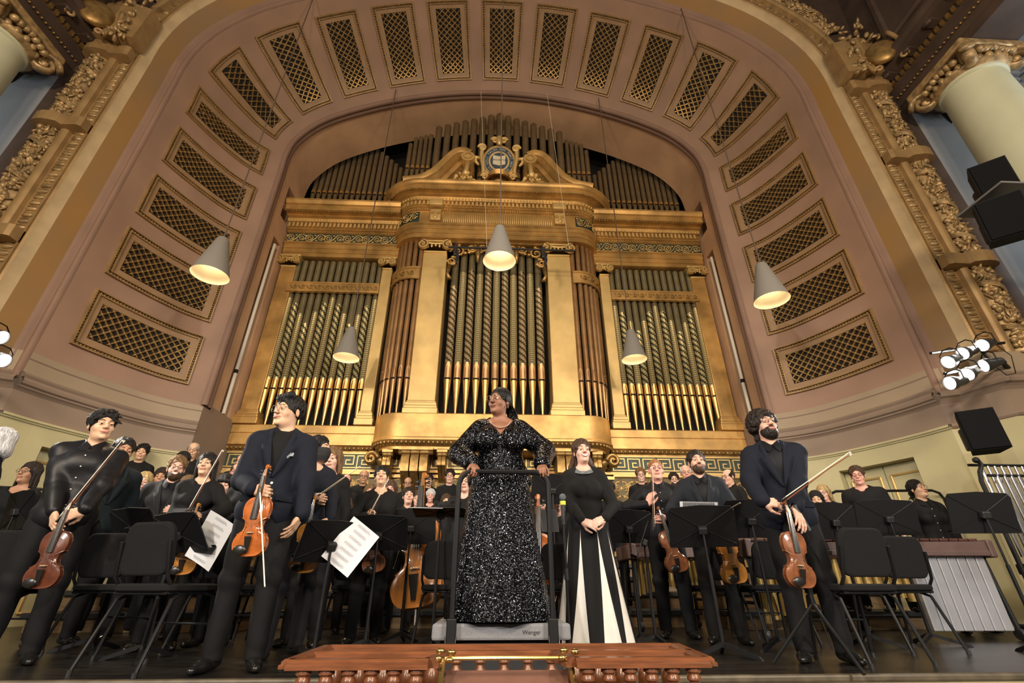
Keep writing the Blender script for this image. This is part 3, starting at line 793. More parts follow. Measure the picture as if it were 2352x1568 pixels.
# rails across the pipes with running-scroll ornament
scr = MB()
scr.tube([(.06-.045*(1-t/11)*math.cos(t), 0, .0+.045*(1-t/11)*math.sin(t)) for t in np.linspace(0,9,20)], .009, 5)
scr.tube([(.10,0,-.045),(.05,0,-.06),(-.02,0,-.03),(-.06,0,.04)], [.006,.014,.014,.006], 5); scr_me = scr.mesh('running_scroll', 'all')
for sd in (-1, 1):
    xa, xb = sd*2.78, sd*4.93; mb = MB(); cx = (xa+xb)/2; w = abs(xb-xa)
    mb.rbox((cx,9.28,6.70), (w,.07,.27), .01)
    for z in (6.585, 6.815): mb.rbox((cx,9.25,z), (w,.05,.04), .01)
    og(mb, 'pipe_rail', M_GOLD)
    for i in range(11): link('running_scroll', scr_me, M_GOLDD, organ, loc=(sd*(2.92+i*.186), 9.24-9.5, 6.70))
    # tower band follows the curve
    mb = MB(); rows = []
    for k in range(13):
        th = math.radians(-4+k*8.9); rows.append([(sd*(1.92+r*math.cos(th)), 9.42-r*math.sin(th), z) for r, z in ((.57,6.72),(.61,6.72),(.61,6.77),(.59,6.78),(.59,7.0),(.61,7.01),(.61,7.06),(.57,7.06))])
    mb.grid(rows); og(mb, 'tower_band', M_GOLD, smooth=True)
    for k in range(4):
        th = math.radians(20+k*20); link('running_scroll', scr_me, M_GOLDD, organ, loc=(sd*(1.92+.6*math.cos(th)), 9.42-.6*math.sin(th)-9.5, 6.89), rot=(0,0,sd*(math.pi/2-th)))
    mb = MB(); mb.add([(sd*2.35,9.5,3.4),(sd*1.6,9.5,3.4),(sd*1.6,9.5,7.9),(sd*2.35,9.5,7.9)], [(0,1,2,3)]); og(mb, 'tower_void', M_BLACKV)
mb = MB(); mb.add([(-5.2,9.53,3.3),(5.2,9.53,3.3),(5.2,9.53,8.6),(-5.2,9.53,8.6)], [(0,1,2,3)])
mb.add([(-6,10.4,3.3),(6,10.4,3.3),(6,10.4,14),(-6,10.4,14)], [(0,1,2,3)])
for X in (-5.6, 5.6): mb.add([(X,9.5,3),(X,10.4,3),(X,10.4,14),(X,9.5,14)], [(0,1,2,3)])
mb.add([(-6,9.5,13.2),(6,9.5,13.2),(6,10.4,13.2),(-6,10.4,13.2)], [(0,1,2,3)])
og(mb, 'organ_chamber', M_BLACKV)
# side entablatures with scroll frieze
vine = MB()
vine.tube([(-.14-.10*(1-t/12)*math.cos(t), 0, .10*(1-t/12)*math.sin(t)) for t in np.linspace(0,10,26)], .014, 5)
vine.tube([(.13+.08*(1-t/12)*math.cos(t), 0, -.08*(1-t/12)*math.sin(t)) for t in np.linspace(0,9,22)], .012, 5)
vine.tube([(-.25,0,-.03),(-.2,0,-.1),(-.1,0,-.11),(0,0,-.02),(.06,0,.09),(.15,0,.11),(.24,0,.04)], .014, 5)
for p in ((-.02,.08),(.03,-.08),(.22,-.02),(-.24,.07)): vine.sphere((p[0],0,p[1]), (.035,.01,.02), 6, 4)
vine_me = vine.mesh('frieze_scroll', 'all')
for sd in (-1, 1):
    xs = (sd*2.42, sd*5.22); x0, x1 = min(xs), max(xs); cx = (x0+x1)/2; w = x1-x0
    def run(prof, name, m, sm=False):
        mb = MB(); mb.grid([[(x, y, z) for y, z in prof] for x in (x0, x1)]); return og(mb, name, m, sm)
    run([(9.54,7.56),(9.22,7.56),(9.22,7.66),(9.20,7.665),(9.20,7.78),(9.18,7.785),(9.18,7.90),(9.14,7.93),(9.14,7.96),(9.2,7.97)], 'architrave', M_GOLD)
    run([(9.2,7.97),(9.2,8.25)], 'frieze_ground', M_DGREEN)
    for i in range(6): link('frieze_scroll', vine_me, M_GOLDL, organ, loc=(x0+.25+i*.46, 9.19-9.5, 8.11))
    run([(9.2,8.25),(9.16,8.26),(9.16,8.32),(9.12,8.33),(9.12,8.36),(9.14,8.37),(9.14,8.50),(9.06,8.52),(9.03,8.60),(8.95,8.62),(8.95,8.64),(8.78,8.66),(8.78,8.80),(8.74,8.82),(8.70,8.90),(8.70,8.95),(8.76,8.98),(9.3,9.0),(9.3,9.12),(9.5,9.12),(9.5,9.55),(9.7,9.6),(9.7,9.78),(9.9,9.78)], 'cornice', M_GOLD)
    mb = MB()
    for i in range(int(w/.1)): mb.box((x0+.05+i*.1, 9.10, 8.43), (.055,.08,.12))
    og(mb, 'dentils', M_GOLDL, kind='stuff')
    course('egg_course', [(x0,9.06),(x1,9.06)], 8.56, .075, (.03,.03,.034), M_GOLDL)
    course('bead_course', [(x0,9.155),(x1,9.155)], 8.29, .06, .022, M_GOLDD)
    course('bead_course', [(x0,8.80),(x1,8.80)], 8.635, .07, .024, M_GOLDD)
# centre entablature: sweep
mb = MB(); sweep_path(mb, [(-.5,7.86),(0,7.86),(0,7.98),(.02,7.985),(.02,8.10),(.04,8.105),(.04,8.2),(.08,8.23),(.08,8.26),(.02,8.27)]); og(mb, 'architrave', M_GOLD, smooth=True)
mb = MB(); sweep_path(mb, [(.02,8.27),(.02,8.66)]); og(mb, 'frieze_ground', [M_GOLD])
mb = MB(); sweep_path(mb, [(.02,8.66),(.06,8.67),(.06,8.73),(.10,8.74),(.10,8.77),(.07,8.78),(.07,8.90),(.15,8.92),(.18,9.0),(.26,9.02),(.26,9.03),(.40,9.05),(.40,9.17),(.44,9.19),(.48,9.26),(.48,9.30),(.40,9.32),(-.3,9.36)]); og(mb, 'cornice', M_GOLD, smooth=True)
course('egg_course', path_center(off=.16), 8.96, .08, (.03,.03,.034), M_GOLDL)
course('bead_course', path_center(off=.06), 8.70, .06, .022, M_GOLDD); course('bead_course', path_center(off=.39), 9.04, .075, .024, M_GOLDD)
mb = MB(); P = [Vector((x, y, 0)) for x, y in path_center(off=.10)]; acc = 0.0
for a, b in zip(P[:-1], P[1:]):
    L = (b-a).length; t = acc; d = (b-a).normalized()
    while t < L:
        c = a+d*t; M = Matrix((d, Vector((-d.y, d.x, 0)), Vector((0,0,1)))).transposed(); mb.box((c.x, c.y, 8.84), (.055,.08,.12), M=M); t += .1
    acc = t-L
og(mb, 'dentils', M_GOLDL, kind='stuff')
mb = MB()
for i in range(56): mb.tube([(-1.32+i*.048, 8.70, 8.30), (-1.32+i*.048, 8.70, 8.64)], .017, 6)
og(mb, 'fluted_frieze', M_GOLDL, smooth='all')
for sd in (-1, 1):
    mb = MB(); mb.rbox((sd*1.52,8.66,8.47), (.26,.14,.34), .02); mb.rbox((sd*1.52,8.62,8.80), (.34,.24,.2), .03)
    for s2 in (-1, 1): mb.tube([(sd*1.52+s2*.07+.05*(1-t/11)*math.cos(t), 8.57, 8.50+.05*(1-t/11)*math.sin(t)) for t in np.linspace(0,9,18)], .014, 5)
    mb.sphere((sd*1.52,8.58,8.38), (.05,.03,.07), 8, 5); og(mb, 'frieze_bracket', M_GOLDL, smooth=True)
    mb = MB(); rows = []
    for k in range(9):
        th = math.radians(8+k*10); rows.append([(sd*(1.9+.645*math.cos(th)), 9.35-.645*math.sin(th), z) for z in (8.3, 8.63)])
    mb.grid(rows); og(mb, 'frieze_panel', M_DGREEN, smooth=True)
    for th in (30, 68):
        t = math.radians(th); link('frieze_scroll', vine_me, M_GOLDL, organ, loc=(sd*(1.9+.66*math.cos(t)), 9.35-.66*math.sin(t)-9.5, 8.46), rot=(0,0,sd*(math.pi/2-t)), scale=(.85,1,1.1))
# swan-neck pediment
for sd in (-1, 1):
    S = catmull([(2.36,9.33),(1.95,9.42),(1.62,9.66),(1.36,10.05),(1.14,10.36),(.92,10.44),(.74,10.34)], 6)
    mb = MB(); rows = []
    for i, (x, z) in enumerate(S):
        a = S[max(0,i-1)]; b = S[min(len(S)-1,i+1)]; t = Vector((b[0]-a[0], b[1]-a[1])).normalized(); nn = Vector((t.y, -t.x))
        if nn.y < 0: nn = -nn
        w = .75+.25*min(1, i/12)
        rows.append([(sd*(x+nn.x*o*w), y, z+nn.y*o*w) for y, o in ((8.95,-.26),(8.55,-.26),(8.52,-.20),(8.52,-.16),(8.46,-.15),(8.40,-.08),(8.34,-.06),(8.30,.03),(8.30,.08),(8.95,.10))])
    mb.grid(rows); mb.add(rows[0], [tuple(range(10))]); og(mb, 'pediment_scroll', M_GOLD, smooth=True)
    mb = MB(); M = Matrix.Rotation(math.pi/2, 3, 'X')
    mb.lathe([(0,-.34),(.13,-.34),(.17,-.30),(.17,.30),(0,.30)], 18, c=(sd*.80,8.62,10.22), M=M)
    for k in range(10):
        th = 2*math.pi*k/10; mb.sphere((sd*.80+.10*math.cos(th), 8.29, 10.22+.10*math.sin(th)), (.03,.02,.03), 6, 4)
    og(mb, 'scroll_end', M_GOLDL, smooth=True)
    mb = MB(); rg = random.Random(5)
    mb.tube([(sd*.80,8.42,10.08),(sd*.82,8.42,9.85),(sd*.84,8.42,9.62)], [.07,.06,.10], 9)
    for k in range(44):
        f = rg.random(); mb.sphere((sd*.86+rg.uniform(-.09-.2*f,.09+.2*f), 8.42+rg.uniform(-.08,.06), 9.72-.34*f+rg.uniform(-.03,.03)), rg.uniform(.03,.065), 6, 4)
    og(mb, 'fruit_drop', M_GOLDL, smooth='all')
    mb = MB()     # fill between scroll and cornice
    bot = [(sd*x, 9.33) for x, z in S]; top = [(sd*x, z-.2) for x, z in S]
    mb.grid([[(b[0], 8.6, b[1]), (t[0], 8.6, max(b[1]+.001, t[1]))] for b, t in zip(bot, top)]); og(mb, 'tympanum', M_GOLDD)
mb = MB(); mb.rbox((0,8.75,9.42), (1.5,.4,.2), .02); mb.lathe([(.42,9.5),(.30,9.58),(.24,9.7),(.30,9.8)], 20, c=(0,8.62,0)); og(mb, 'pediment_pedestal', M_GOLD, smooth=True)
# emblem
C = Vector((0, 8.50, 10.16)); TILT = Matrix.Rotation(math.radians(14), 3, 'X')
def E(x, y, z): p = C+TILT@Vector((x, y, z)); return (p.x, p.y, p.z)
mb = MB()
mb.sphere(C, (.47,.12,.56), 20, 12, M=TILT)
for sd in (-1, 1):
    mb.tube([E(sd*(.43+.03*math.sin(t*6)), -.06, .46-.9*t) for t in np.linspace(0,1,14)], .055, 7)
    mb.tube([E(sd*(.44+.11*(1-t/11)*math.cos(t)), -.08, .42+.11*(1-t/11)*math.sin(t)) for t in np.linspace(0,9,22)], .035, 6)
    mb.tube([E(sd*(.36+.09*(1-t/11)*math.cos(t)), -.10, -.44+.09*(1-t/11)*math.sin(t)) for t in np.linspace(0,9,22)], .035, 6)
    mb.tube([E(sd*.50,-.05,.12),E(sd*.62,-.03,.16),E(sd*.60,-.03,.02),E(sd*.52,-.05,-.08)], [.05,.07,.05,.03], 7)
    mb.tube([E(sd*.1,-.08,-.58),E(sd*.3,-.08,-.62),E(sd*.55,-.05,-.74),E(sd*.66,-.03,-.86)], [.06,.07,.05,.02], 7)
    mb.tube([E(sd*(.12+.09*(1-t/11)*math.cos(t)), -.07, .66+.09*(1-t/11)*math.sin(t)) for t in np.linspace(0,9,22)], .035, 6)
mb.sphere(E(0,-.07,.66), (.10,.08,.18), 8, 6); mb.sphere(E(0,-.1,-.56), (.14,.08,.09), 8, 6)
emb = og(mb, 'emblem_cartouche', M_GOLDL, smooth='all')
def ringdisc(r0, r1, y, name, m, zs=1.08):
    mb = MB(); n = 40
    mb.grid([[E(r*math.cos(2*math.pi*k/n), y, zs*r*math.sin(2*math.pi*k/n)) for r in (r0, r1)] for k in range(n+1)])
    o = og(mb, name, m); o.parent = emb; return o
M_NAVY = mat('emblem_blue', (0.030,0.055,0.085), .5); M_IVORY = mat('emblem_ivory', (0.62,0.55,0.38), .6)
ringdisc(.0, .39, -.128, 'emblem_field', M_GOLDL); ringdisc(.27, .375, -.131, 'emblem_ring', M_NAVY); ringdisc(.0, .225, -.131, 'emblem_disc', M_NAVY)
mb = MB(); mb.prism([(-.16,.16),(0,.13),(.16,.16),(.16,-.10),(0,-.14),(-.16,-.10)], -.150, -.132, f=lambda u, v, h: E(u, h, v)); o = og(mb, 'emblem_book', M_IVORY); o.parent = emb
def text_mesh(txt, size, name='lettering', extrude=0.0):
    cu = bpy.data.curves.new(name, 'FONT'); cu.body = txt; cu.size = size; cu.align_x = 'CENTER'; cu.align_y = 'CENTER'; cu.extrude = extrude
    ob = bpy.data.objects.new(name, cu); COL.objects.link(ob)
    me = bpy.data.meshes.new_from_object(ob.evaluated_get(bpy.context.evaluated_depsgraph_get())); bpy.data.objects.remove(ob); return me
RX = Matrix.Rotation(math.pi/2, 3, 'X')
def put_text(txt, size, P, R, m, parent, name='lettering'):
    me = text_mesh(txt, size, name); me.materials.clear()
    return link(name, me, m, parent, M=Matrix.Translation(P) @ R.to_4x4())
o9 = Vector((0,9.5,0))
for tx, xx in (('אורים', .078), ('ותמים', -.078)):
    put_text(tx, .075, Vector(E(xx,-.153,.02))-o9, TILT@RX, M_NAVY, emb)
ringtxt = 'SIGILL COLL YALEN NOV PORT NOV ANGL '
for i, ch in enumerate(ringtxt):
    if ch == ' ': continue
    th = math.pi/2+math.pi-2*math.pi*(i+.5)/len(ringtxt)
    put_text(ch, .075, Vector(E(.322*math.cos(th), -.135, .345*math.sin(th)))-o9, TILT@RX@Matrix.Rotation(th-math.pi/2, 3, 'Z'), M_IVORY, emb)
# pierced scrollwork over the centre pipes
for sd in (-1, 1):
    for (cx, cz, r, a0) in ((.95,7.62,.17,0),(.62,7.72,.13,2),(.34,7.72,.11,0),(1.08,7.32,.11,3)):
        MB_ = MB(); MB_.tube([(sd*(cx+r*(1-t/13)*math.cos(t+a0)), 8.93, cz+r*(1-t/13)*math.sin(t+a0)) for t in np.linspace(0,10.5,28)], [.035*(1-k/45) for k in range(28)], 6)
        for k in range(4): MB_.sphere((sd*(cx+r*1.1*math.cos(k*1.7)), 8.92, cz+r*1.1*math.sin(k*1.7)), (.05,.025,.035), 6, 4)
        og(MB_, 'pierced_scroll', M_GOLD, smooth='all')
    mb = MB(); mb.tube([(sd*1.12,8.92,7.2),(sd*1.16,8.92,6.95),(sd*1.10,8.92,6.8)], [.05,.04,.06], 7); og(mb, 'carved_drop', M_GOLDD, smooth='all'); mb = MB(); mb.tube([(sd*.48,8.92,7.82),(sd*.46,8.92,7.55),(sd*.47,8.92,7.3)], [.04,.07,.02], 7)
    og(mb, 'carved_drop', M_GOLDD, smooth='all'); mb = MB(); mb.tube([(sd*.3,8.92,7.8),(sd*.12,8.92,7.74),(0,8.92,7.8)], .04, 6); og(mb, 'carved_drop', M_GOLDD, smooth='all')
MB_ = MB(); MB_.box((0,8.99,7.84), (2.4,.3,.06)); og(MB_, 'centre_lintel', M_GOLDD)
# ------------------------------------------------------------------ smooth-blended bodies: distance fields meshed as one continuous surface
class SDF:
    def __init__(s): s.p = []
    def rc(s, a, b, ra, rb=None, k=.02, fl=(1,1,1), sub=False):
        a = np.array(a, float); b = np.array(b, float); rb = ra if rb is None else rb; fl = np.array(fl, float)
        R = max(ra, rb)*fl.max(); q0, qb = a, (b-a)/fl; L2 = max(1e-9, qb@qb); mn = fl.min()
        def f(P):
            q = (P-q0)/fl; t = np.clip((q@qb)/L2, 0, 1)
            return (np.sqrt(((q-t[:,None]*qb)**2).sum(1))-(ra+(rb-ra)*t))*mn
        s.p.append((f, np.minimum(a,b)-R, np.maximum(a,b)+R, k, sub)); return s
    def el(s, c, r, k=.02, R=None, sub=False):
        c = np.array(c, float); r = np.array(r if hasattr(r,'__len__') else (r,)*3, float); Rm = None if R is None else np.array(R)
        ext = r if Rm is None else np.full(3, r.max())
        def f(P):
            q = P-c
            if Rm is not None: q = q@Rm
            k0 = np.sqrt(((q/r)**2).sum(1)); k1 = np.sqrt(((q/r**2)**2).sum(1))+1e-9
            return k0*(k0-1)/k1
        s.p.append((f, c-ext, c+ext, k, sub)); return s
    def fn(s, f, lo, hi, k=.01, sub=True): s.p.append((f, np.array(lo, float), np.array(hi, float), k, sub)); return s
    def moved(s, other, M, sc=1.0):
        """take over another field placed by the 4x4 matrix M (uniform scale sc)"""
        Mi = np.array(M.inverted()); A = np.array(M)
        for f, lo, hi, k, sub in other.p:
            cs = np.array([[x,y,z] for x in (lo[0],hi[0]) for y in (lo[1],hi[1]) for z in (lo[2],hi[2])]); w = cs@A[:3,:3].T+A[:3,3]
            s.p.append(((lambda f: lambda P: f(P@Mi[:3,:3].T+Mi[:3,3])*sc)(f), w.min(0), w.max(0), k*sc, sub))
        return s
    def mesh(s, name, step, fine=(), noise=None):
        ad = [q for q in s.p if not q[4]]
        lo = np.min([q[1] for q in ad], 0)-2.5*step; hi = np.max([q[2] for q in ad], 0)+2.5*step
        ax = []
        for i in range(3):
            x = lo[i]; A = [x]
            while x < hi[i]:
                st = step
                for fl, fh, fs in fine:
                    if fl[i]-step <= x <= fh[i]: st = min(st, fs)
                x += st; A.append(x)
            ax.append(np.array(A))
        n = [len(a) for a in ax]; D = np.full(n, .25, np.float32)
        for f, l, h, k, sub in s.p:
            m = k+2*step
            sl = [slice(max(0, np.searchsorted(ax[i], l[i]-m)-1), min(n[i], np.searchsorted(ax[i], h[i]+m)+1)) for i in range(3)]
            g = np.meshgrid(ax[0][sl[0]], ax[1][sl[1]], ax[2][sl[2]], indexing='ij'); sh = g[0].shape
            if 0 in sh: continue
            d = f(np.stack([q.ravel() for q in g], 1)).reshape(sh); V = D[sl[0], sl[1], sl[2]]
            if sub:
                d = -d; hh = np.clip(.5-.5*(V-d)/k, 0, 1); D[sl[0], sl[1], sl[2]] = V*(1-hh)+d*hh+k*hh*(1-hh)
            else:
                hh = np.clip(.5+.5*(V-d)/k, 0, 1); D[sl[0], sl[1], sl[2]] = V*(1-hh)+d*hh-k*hh*(1-hh)
        if noise is not None:
            msk = np.abs(D) < .06; ii = np.nonzero(msk); D[ii] += noise(np.stack([ax[i][ii[i]] for i in range(3)], 1)).astype(np.float32)
        S = D < 0; cn = [q-1 for q in n]; acc = {}; tot = cn[0]*cn[1]*cn[2]
        ids, pos, quads = [], [], []
        st3 = np.array([cn[1]*cn[2], cn[2], 1])
        for axi in range(3):
            s0 = [slice(None)]*3; s1 = [slice(None)]*3; s0[axi] = slice(0, -1); s1[axi] = slice(1, None)
            cr = S[tuple(s0)] != S[tuple(s1)]; I = np.array(np.nonzero(cr)).T
            if not len(I): continue
            J = I.copy(); J[:, axi] += 1
            d0 = D[tuple(I.T)]; d1 = D[tuple(J.T)]; t = d0/(d0-d1)
            P = np.stack([ax[i][I[:, i]] for i in range(3)], 1); P[:, axi] += t*(ax[axi][J[:, axi]]-P[:, axi])
            o1, o2 = [(1,2),(2,0),(0,1)][axi]; cs = []
            for a, b in ((-1,-1),(0,-1),(0,0),(-1,0)):
                c = I.copy(); c[:, o1] += a; c[:, o2] += b; cs.append(c@st3); ids.append(c@st3); pos.append(P)
            q = np.stack(cs, 1); fl = ~S[tuple(I.T)]; q[fl] = q[fl][:, ::-1]; quads.append(q)
        ids = np.concatenate(ids); pos = np.concatenate(pos); quads = np.concatenate(quads)
        u, inv = np.unique(ids, return_inverse=True); inv = inv.ravel(); cnt = np.bincount(inv)
        V = np.stack([np.bincount(inv, pos[:, i])/cnt for i in range(3)], 1); Q = np.searchsorted(u, quads)
        me = bpy.data.meshes.new(name); me.vertices.add(len(V)); me.vertices.foreach_set('co', V.ravel().astype(np.float32))
        me.loops.add(Q.size); me.loops.foreach_set('vertex_index', Q.ravel().astype(np.int32)); me.polygons.add(len(Q))
        me.polygons.foreach_set('loop_start', np.arange(0, Q.size, 4, dtype=np.int32)); me.polygons.foreach_set('loop_total', np.full(len(Q), 4, np.int32))
        me.polygons.foreach_set('use_smooth', np.ones(len(Q), bool)); me.update(); me.validate(); return me

def head_sdf(female=False, full=0.0):
    S = SDF(); w = .94 if female else 1.0; f = 1+full
    S.el((0,.014,.030), (.074*w,.092,.089), .02).el((0,-.022,-.036), (.058*w*f,.066,.080), .03)
    S.el((0,-.038,-.088), ((.036 if female else .042)*f,.042,.032), .035)
    for s in (-1, 1):
        S.el((s*.036,-.060,-.028), (.025*f,.023,.026), .02); S.rc((s*.012,-.086,.026), (s*.042,-.074,.022), .011, .010, .018)
        S.el((s*.031,-.103,.004), (.0175,.016,.0105), .010, sub=True)
        S.el((s*.077*w,.014,-.008), (.009,.019,.031), .008, R=Euler((.2,0,s*.35)).to_matrix()); S.el((s*.0855*w,.008,-.004), (.005,.009,.016), .006, sub=True)
        S.el((s*.0125,-.099,-.028), (.009,.010,.008), .008)
    S.rc((0,-.090,.014), (0,-.109,-.022), .0075, .0125, .012)
    S.rc((-.017,-.0925,-.055), (.017,-.0925,-.055), .008, .008, .012); S.rc((-.012,-.091,-.066), (.012,-.091,-.066), .008, .008, .012)
    S.el((0,-.083,-.100), (.018,.014,.014), .02)
    return S
def hand_sdf(S, wrist, fd, pn, side, curl=.5, spread=.12, thumb=.5, sc=1.0, k=.010, point=None):
    """palm, four unequal fingers and a thumb rooted on the side of the palm"""
    X = Vector(fd).normalized(); Z = Vector(pn); Z = (Z-X*Z.dot(X)).normalized(); Y = Z.cross(X)*side
    W = Vector(wrist)
    def P(x, y, z): return W+(X*x+Y*y+Z*z)*sc
    ln = (.066,.076,.071,.054); base = (.084,.088,.084,.077); ys = (.030,.0105,-.0095,-.028)
    for i in range(4):
        S.rc(P(.0,ys[i]*.55,0), P(base[i],ys[i],0), .0150*sc, .0115*sc, k*1.2)
        c = curl[i] if hasattr(curl, '__len__') else curl*(1+.06*i); a = 0; p = P(base[i],ys[i],0); r = .0098 if i < 3 else .0086; sp = spread*(1.5-i)/1.5
        for j, fr in enumerate((.45,.32,.25)):
            a += c*(1.0 if j else .75); l = ln[i]*fr*1.18*sc
            d = X*math.cos(a)+Z*math.sin(a)+Y*sp*(1 if j == 0 else .4)*math.cos(a); q = p+d.normalized()*l
            S.rc(p, q, r*sc*(1-.10*j), r*sc*(.92-.10*j), .005); p = q
    S.el(P(.04,.012,.010), (.030*sc,.026*sc,.018*sc), .012, R=Matrix((X,Y,Z)).transposed()) ; S.el(P(.05,-.018,.010), (.032*sc,.015*sc,.014*sc), .012, R=Matrix((X,Y,Z)).transposed())
    t0 = P(.022,.026,.008); d1 = X*.62+Y*(.72-.5*thumb)+Z*(.25+.55*thumb); d2 = X*.85+Y*(.35-.6*thumb)+Z*(.2+.5*thumb)
    t1 = t0+d1.normalized()*.046*sc; t2 = t1+d2.normalized()*.034*sc; t3 = t2+(d2-Y*.25*thumb+X*.2).normalized()*.027*sc
    S.rc(t0, t1, .0165*sc, .0122*sc, .012).rc(t1, t2, .0112*sc, .0102*sc, .005).rc(t2, t3, .0102*sc, .0082*sc, .005)

_hs = head_sdf(); 
def face_y(x, z):
    ys = np.linspace(-.14, 0, 141); P = np.stack([np.full(141, x), ys, np.full(141, z)], 1); D = np.full(141, .25)
    for f, lo, hi, k, sub in _hs.p:
        d = f(P)
        if sub: d = -d; h = np.clip(.5-.5*(D-d)/k, 0, 1); D = D*(1-h)+d*h+k*h*(1-h)
        else: h = np.clip(.5+.5*(D-d)/k, 0, 1); D = D*(1-h)+d*h-k*h*(1-h)
    i = np.argmax(D < 0); return float(ys[i]) if (D < 0).any() else -.09
# shared face pieces (head-local)
def _eye():
    mb = MB(); nu, nv = 14, 12; r = .0125; M = Matrix.Rotation(math.pi/2, 3, 'X'); vs = []
    mb.sphere((0,0,0), r, nu, nv, M=M)
    for i, f in enumerate(mb.f):
        c = sum((Vector(mb.v[q]) for q in f), Vector())/4; k = -c.normalized().y
        mb.m[i] = 2 if k > .95 else (1 if k > .80 else 0)
    return mb.mesh('eye', 'all')
EYE_ME = _eye()
def _lid():
    mb = MB(); P = []
    for i in range(9):
        ph = math.radians(-60+120*i/8); row = []
        for j in range(5):
            th = math.radians(5+j*24); row.append((.0150*math.sin(ph), -.0136*math.cos(ph)*math.cos(th), .0136*math.sin(th)))
        P.append(row)
    mb.grid(P); P = []
    for i in range(9):
        ph = math.radians(-60+120*i/8)
        P.append([(.0148*math.sin(ph), -.0134*math.cos(ph)*math.cos(math.radians(t)), .0134*math.sin(math.radians(t))) for t in (-88,-66,-47,-34-10*abs(math.sin(ph)))])
    mb.grid(P); return mb.mesh('eyelid', 'all')
LID_ME = _lid()
def _brow(s):
    mb = MB(); pts = [(s*x, face_y(s*x, .026+z)-.0005, .026+z) for x, z in ((.013,-.001),(.022,.003),(.032,.0045),(.042,.002),(.048,-.003))]
    mb.tube(pts, [.0022,.0034,.0034,.0026,.0012], 6, flat=1.0); return mb.mesh('eyebrow', 'all')
BROWS = [_brow(-1), _brow(1)]
def _lips(smile):
    mb = MB(); xs = np.linspace(-.025-.006*smile, .025+.006*smile, 11); op = .0065*max(0, smile-.5)*2
    for up in (1, -1):
        pts, rs = [], []
        for x in xs:
            t = abs(x)/.031; z = -.0605+.012*smile*t*t+up*(.0034+op)*(1-t*t*.95); pts.append((x, min(face_y(x, z), face_y(0,-.03)+.035)-.0012+.006*smile*t*t*0, z)); rs.append((.0042 if up > 0 else .0050)*(1-.75*t*t))
        mb.tube(pts, [max(.0008, r) for r in rs], 7, mi=0)
    if op > .001:
        rows = []
        for x in xs[1:-1]:
            t = abs(x)/.031; z = -.0605+.012*smile*t*t; y = face_y(x, z)-.0018; h = (.0034+op)*(1-t*t*.95); rows.append([(x, y, z-h), (x, y-.001, z), (x, y, z+h)])
        mb.grid(rows, 1)
    return mb.mesh('lips', 'all')
LIPS = {s: _lips(s) for s in (0.0, .45, 1.0)}
def _glasses(big):
    mb = MB(); r = .0235 if big else .0205
    for s in (-1, 1):
        c = Vector((s*.033, -.112, .001)); mb.tube([c+Vector((r*1.1*math.cos(t), .012*abs(math.cos(t))*(1 if math.cos(t)*s > 0 else 0), r*math.sin(t))) for t in np.linspace(0, 2*math.pi, 21)], .0019, 5, cap=False)
        mb.tube([(s*.0585,-.100,.006),(s*.074,-.06,.008),(s*.078,.015,.006)], .0016, 5)
    mb.tube([(-.0105,-.113,.006),(0,-.116,.009),(.0105,-.113,.006)], .0017, 5); return mb.mesh('glasses', 'all')
GLASS = {b: _glasses(b) for b in (False, True)}

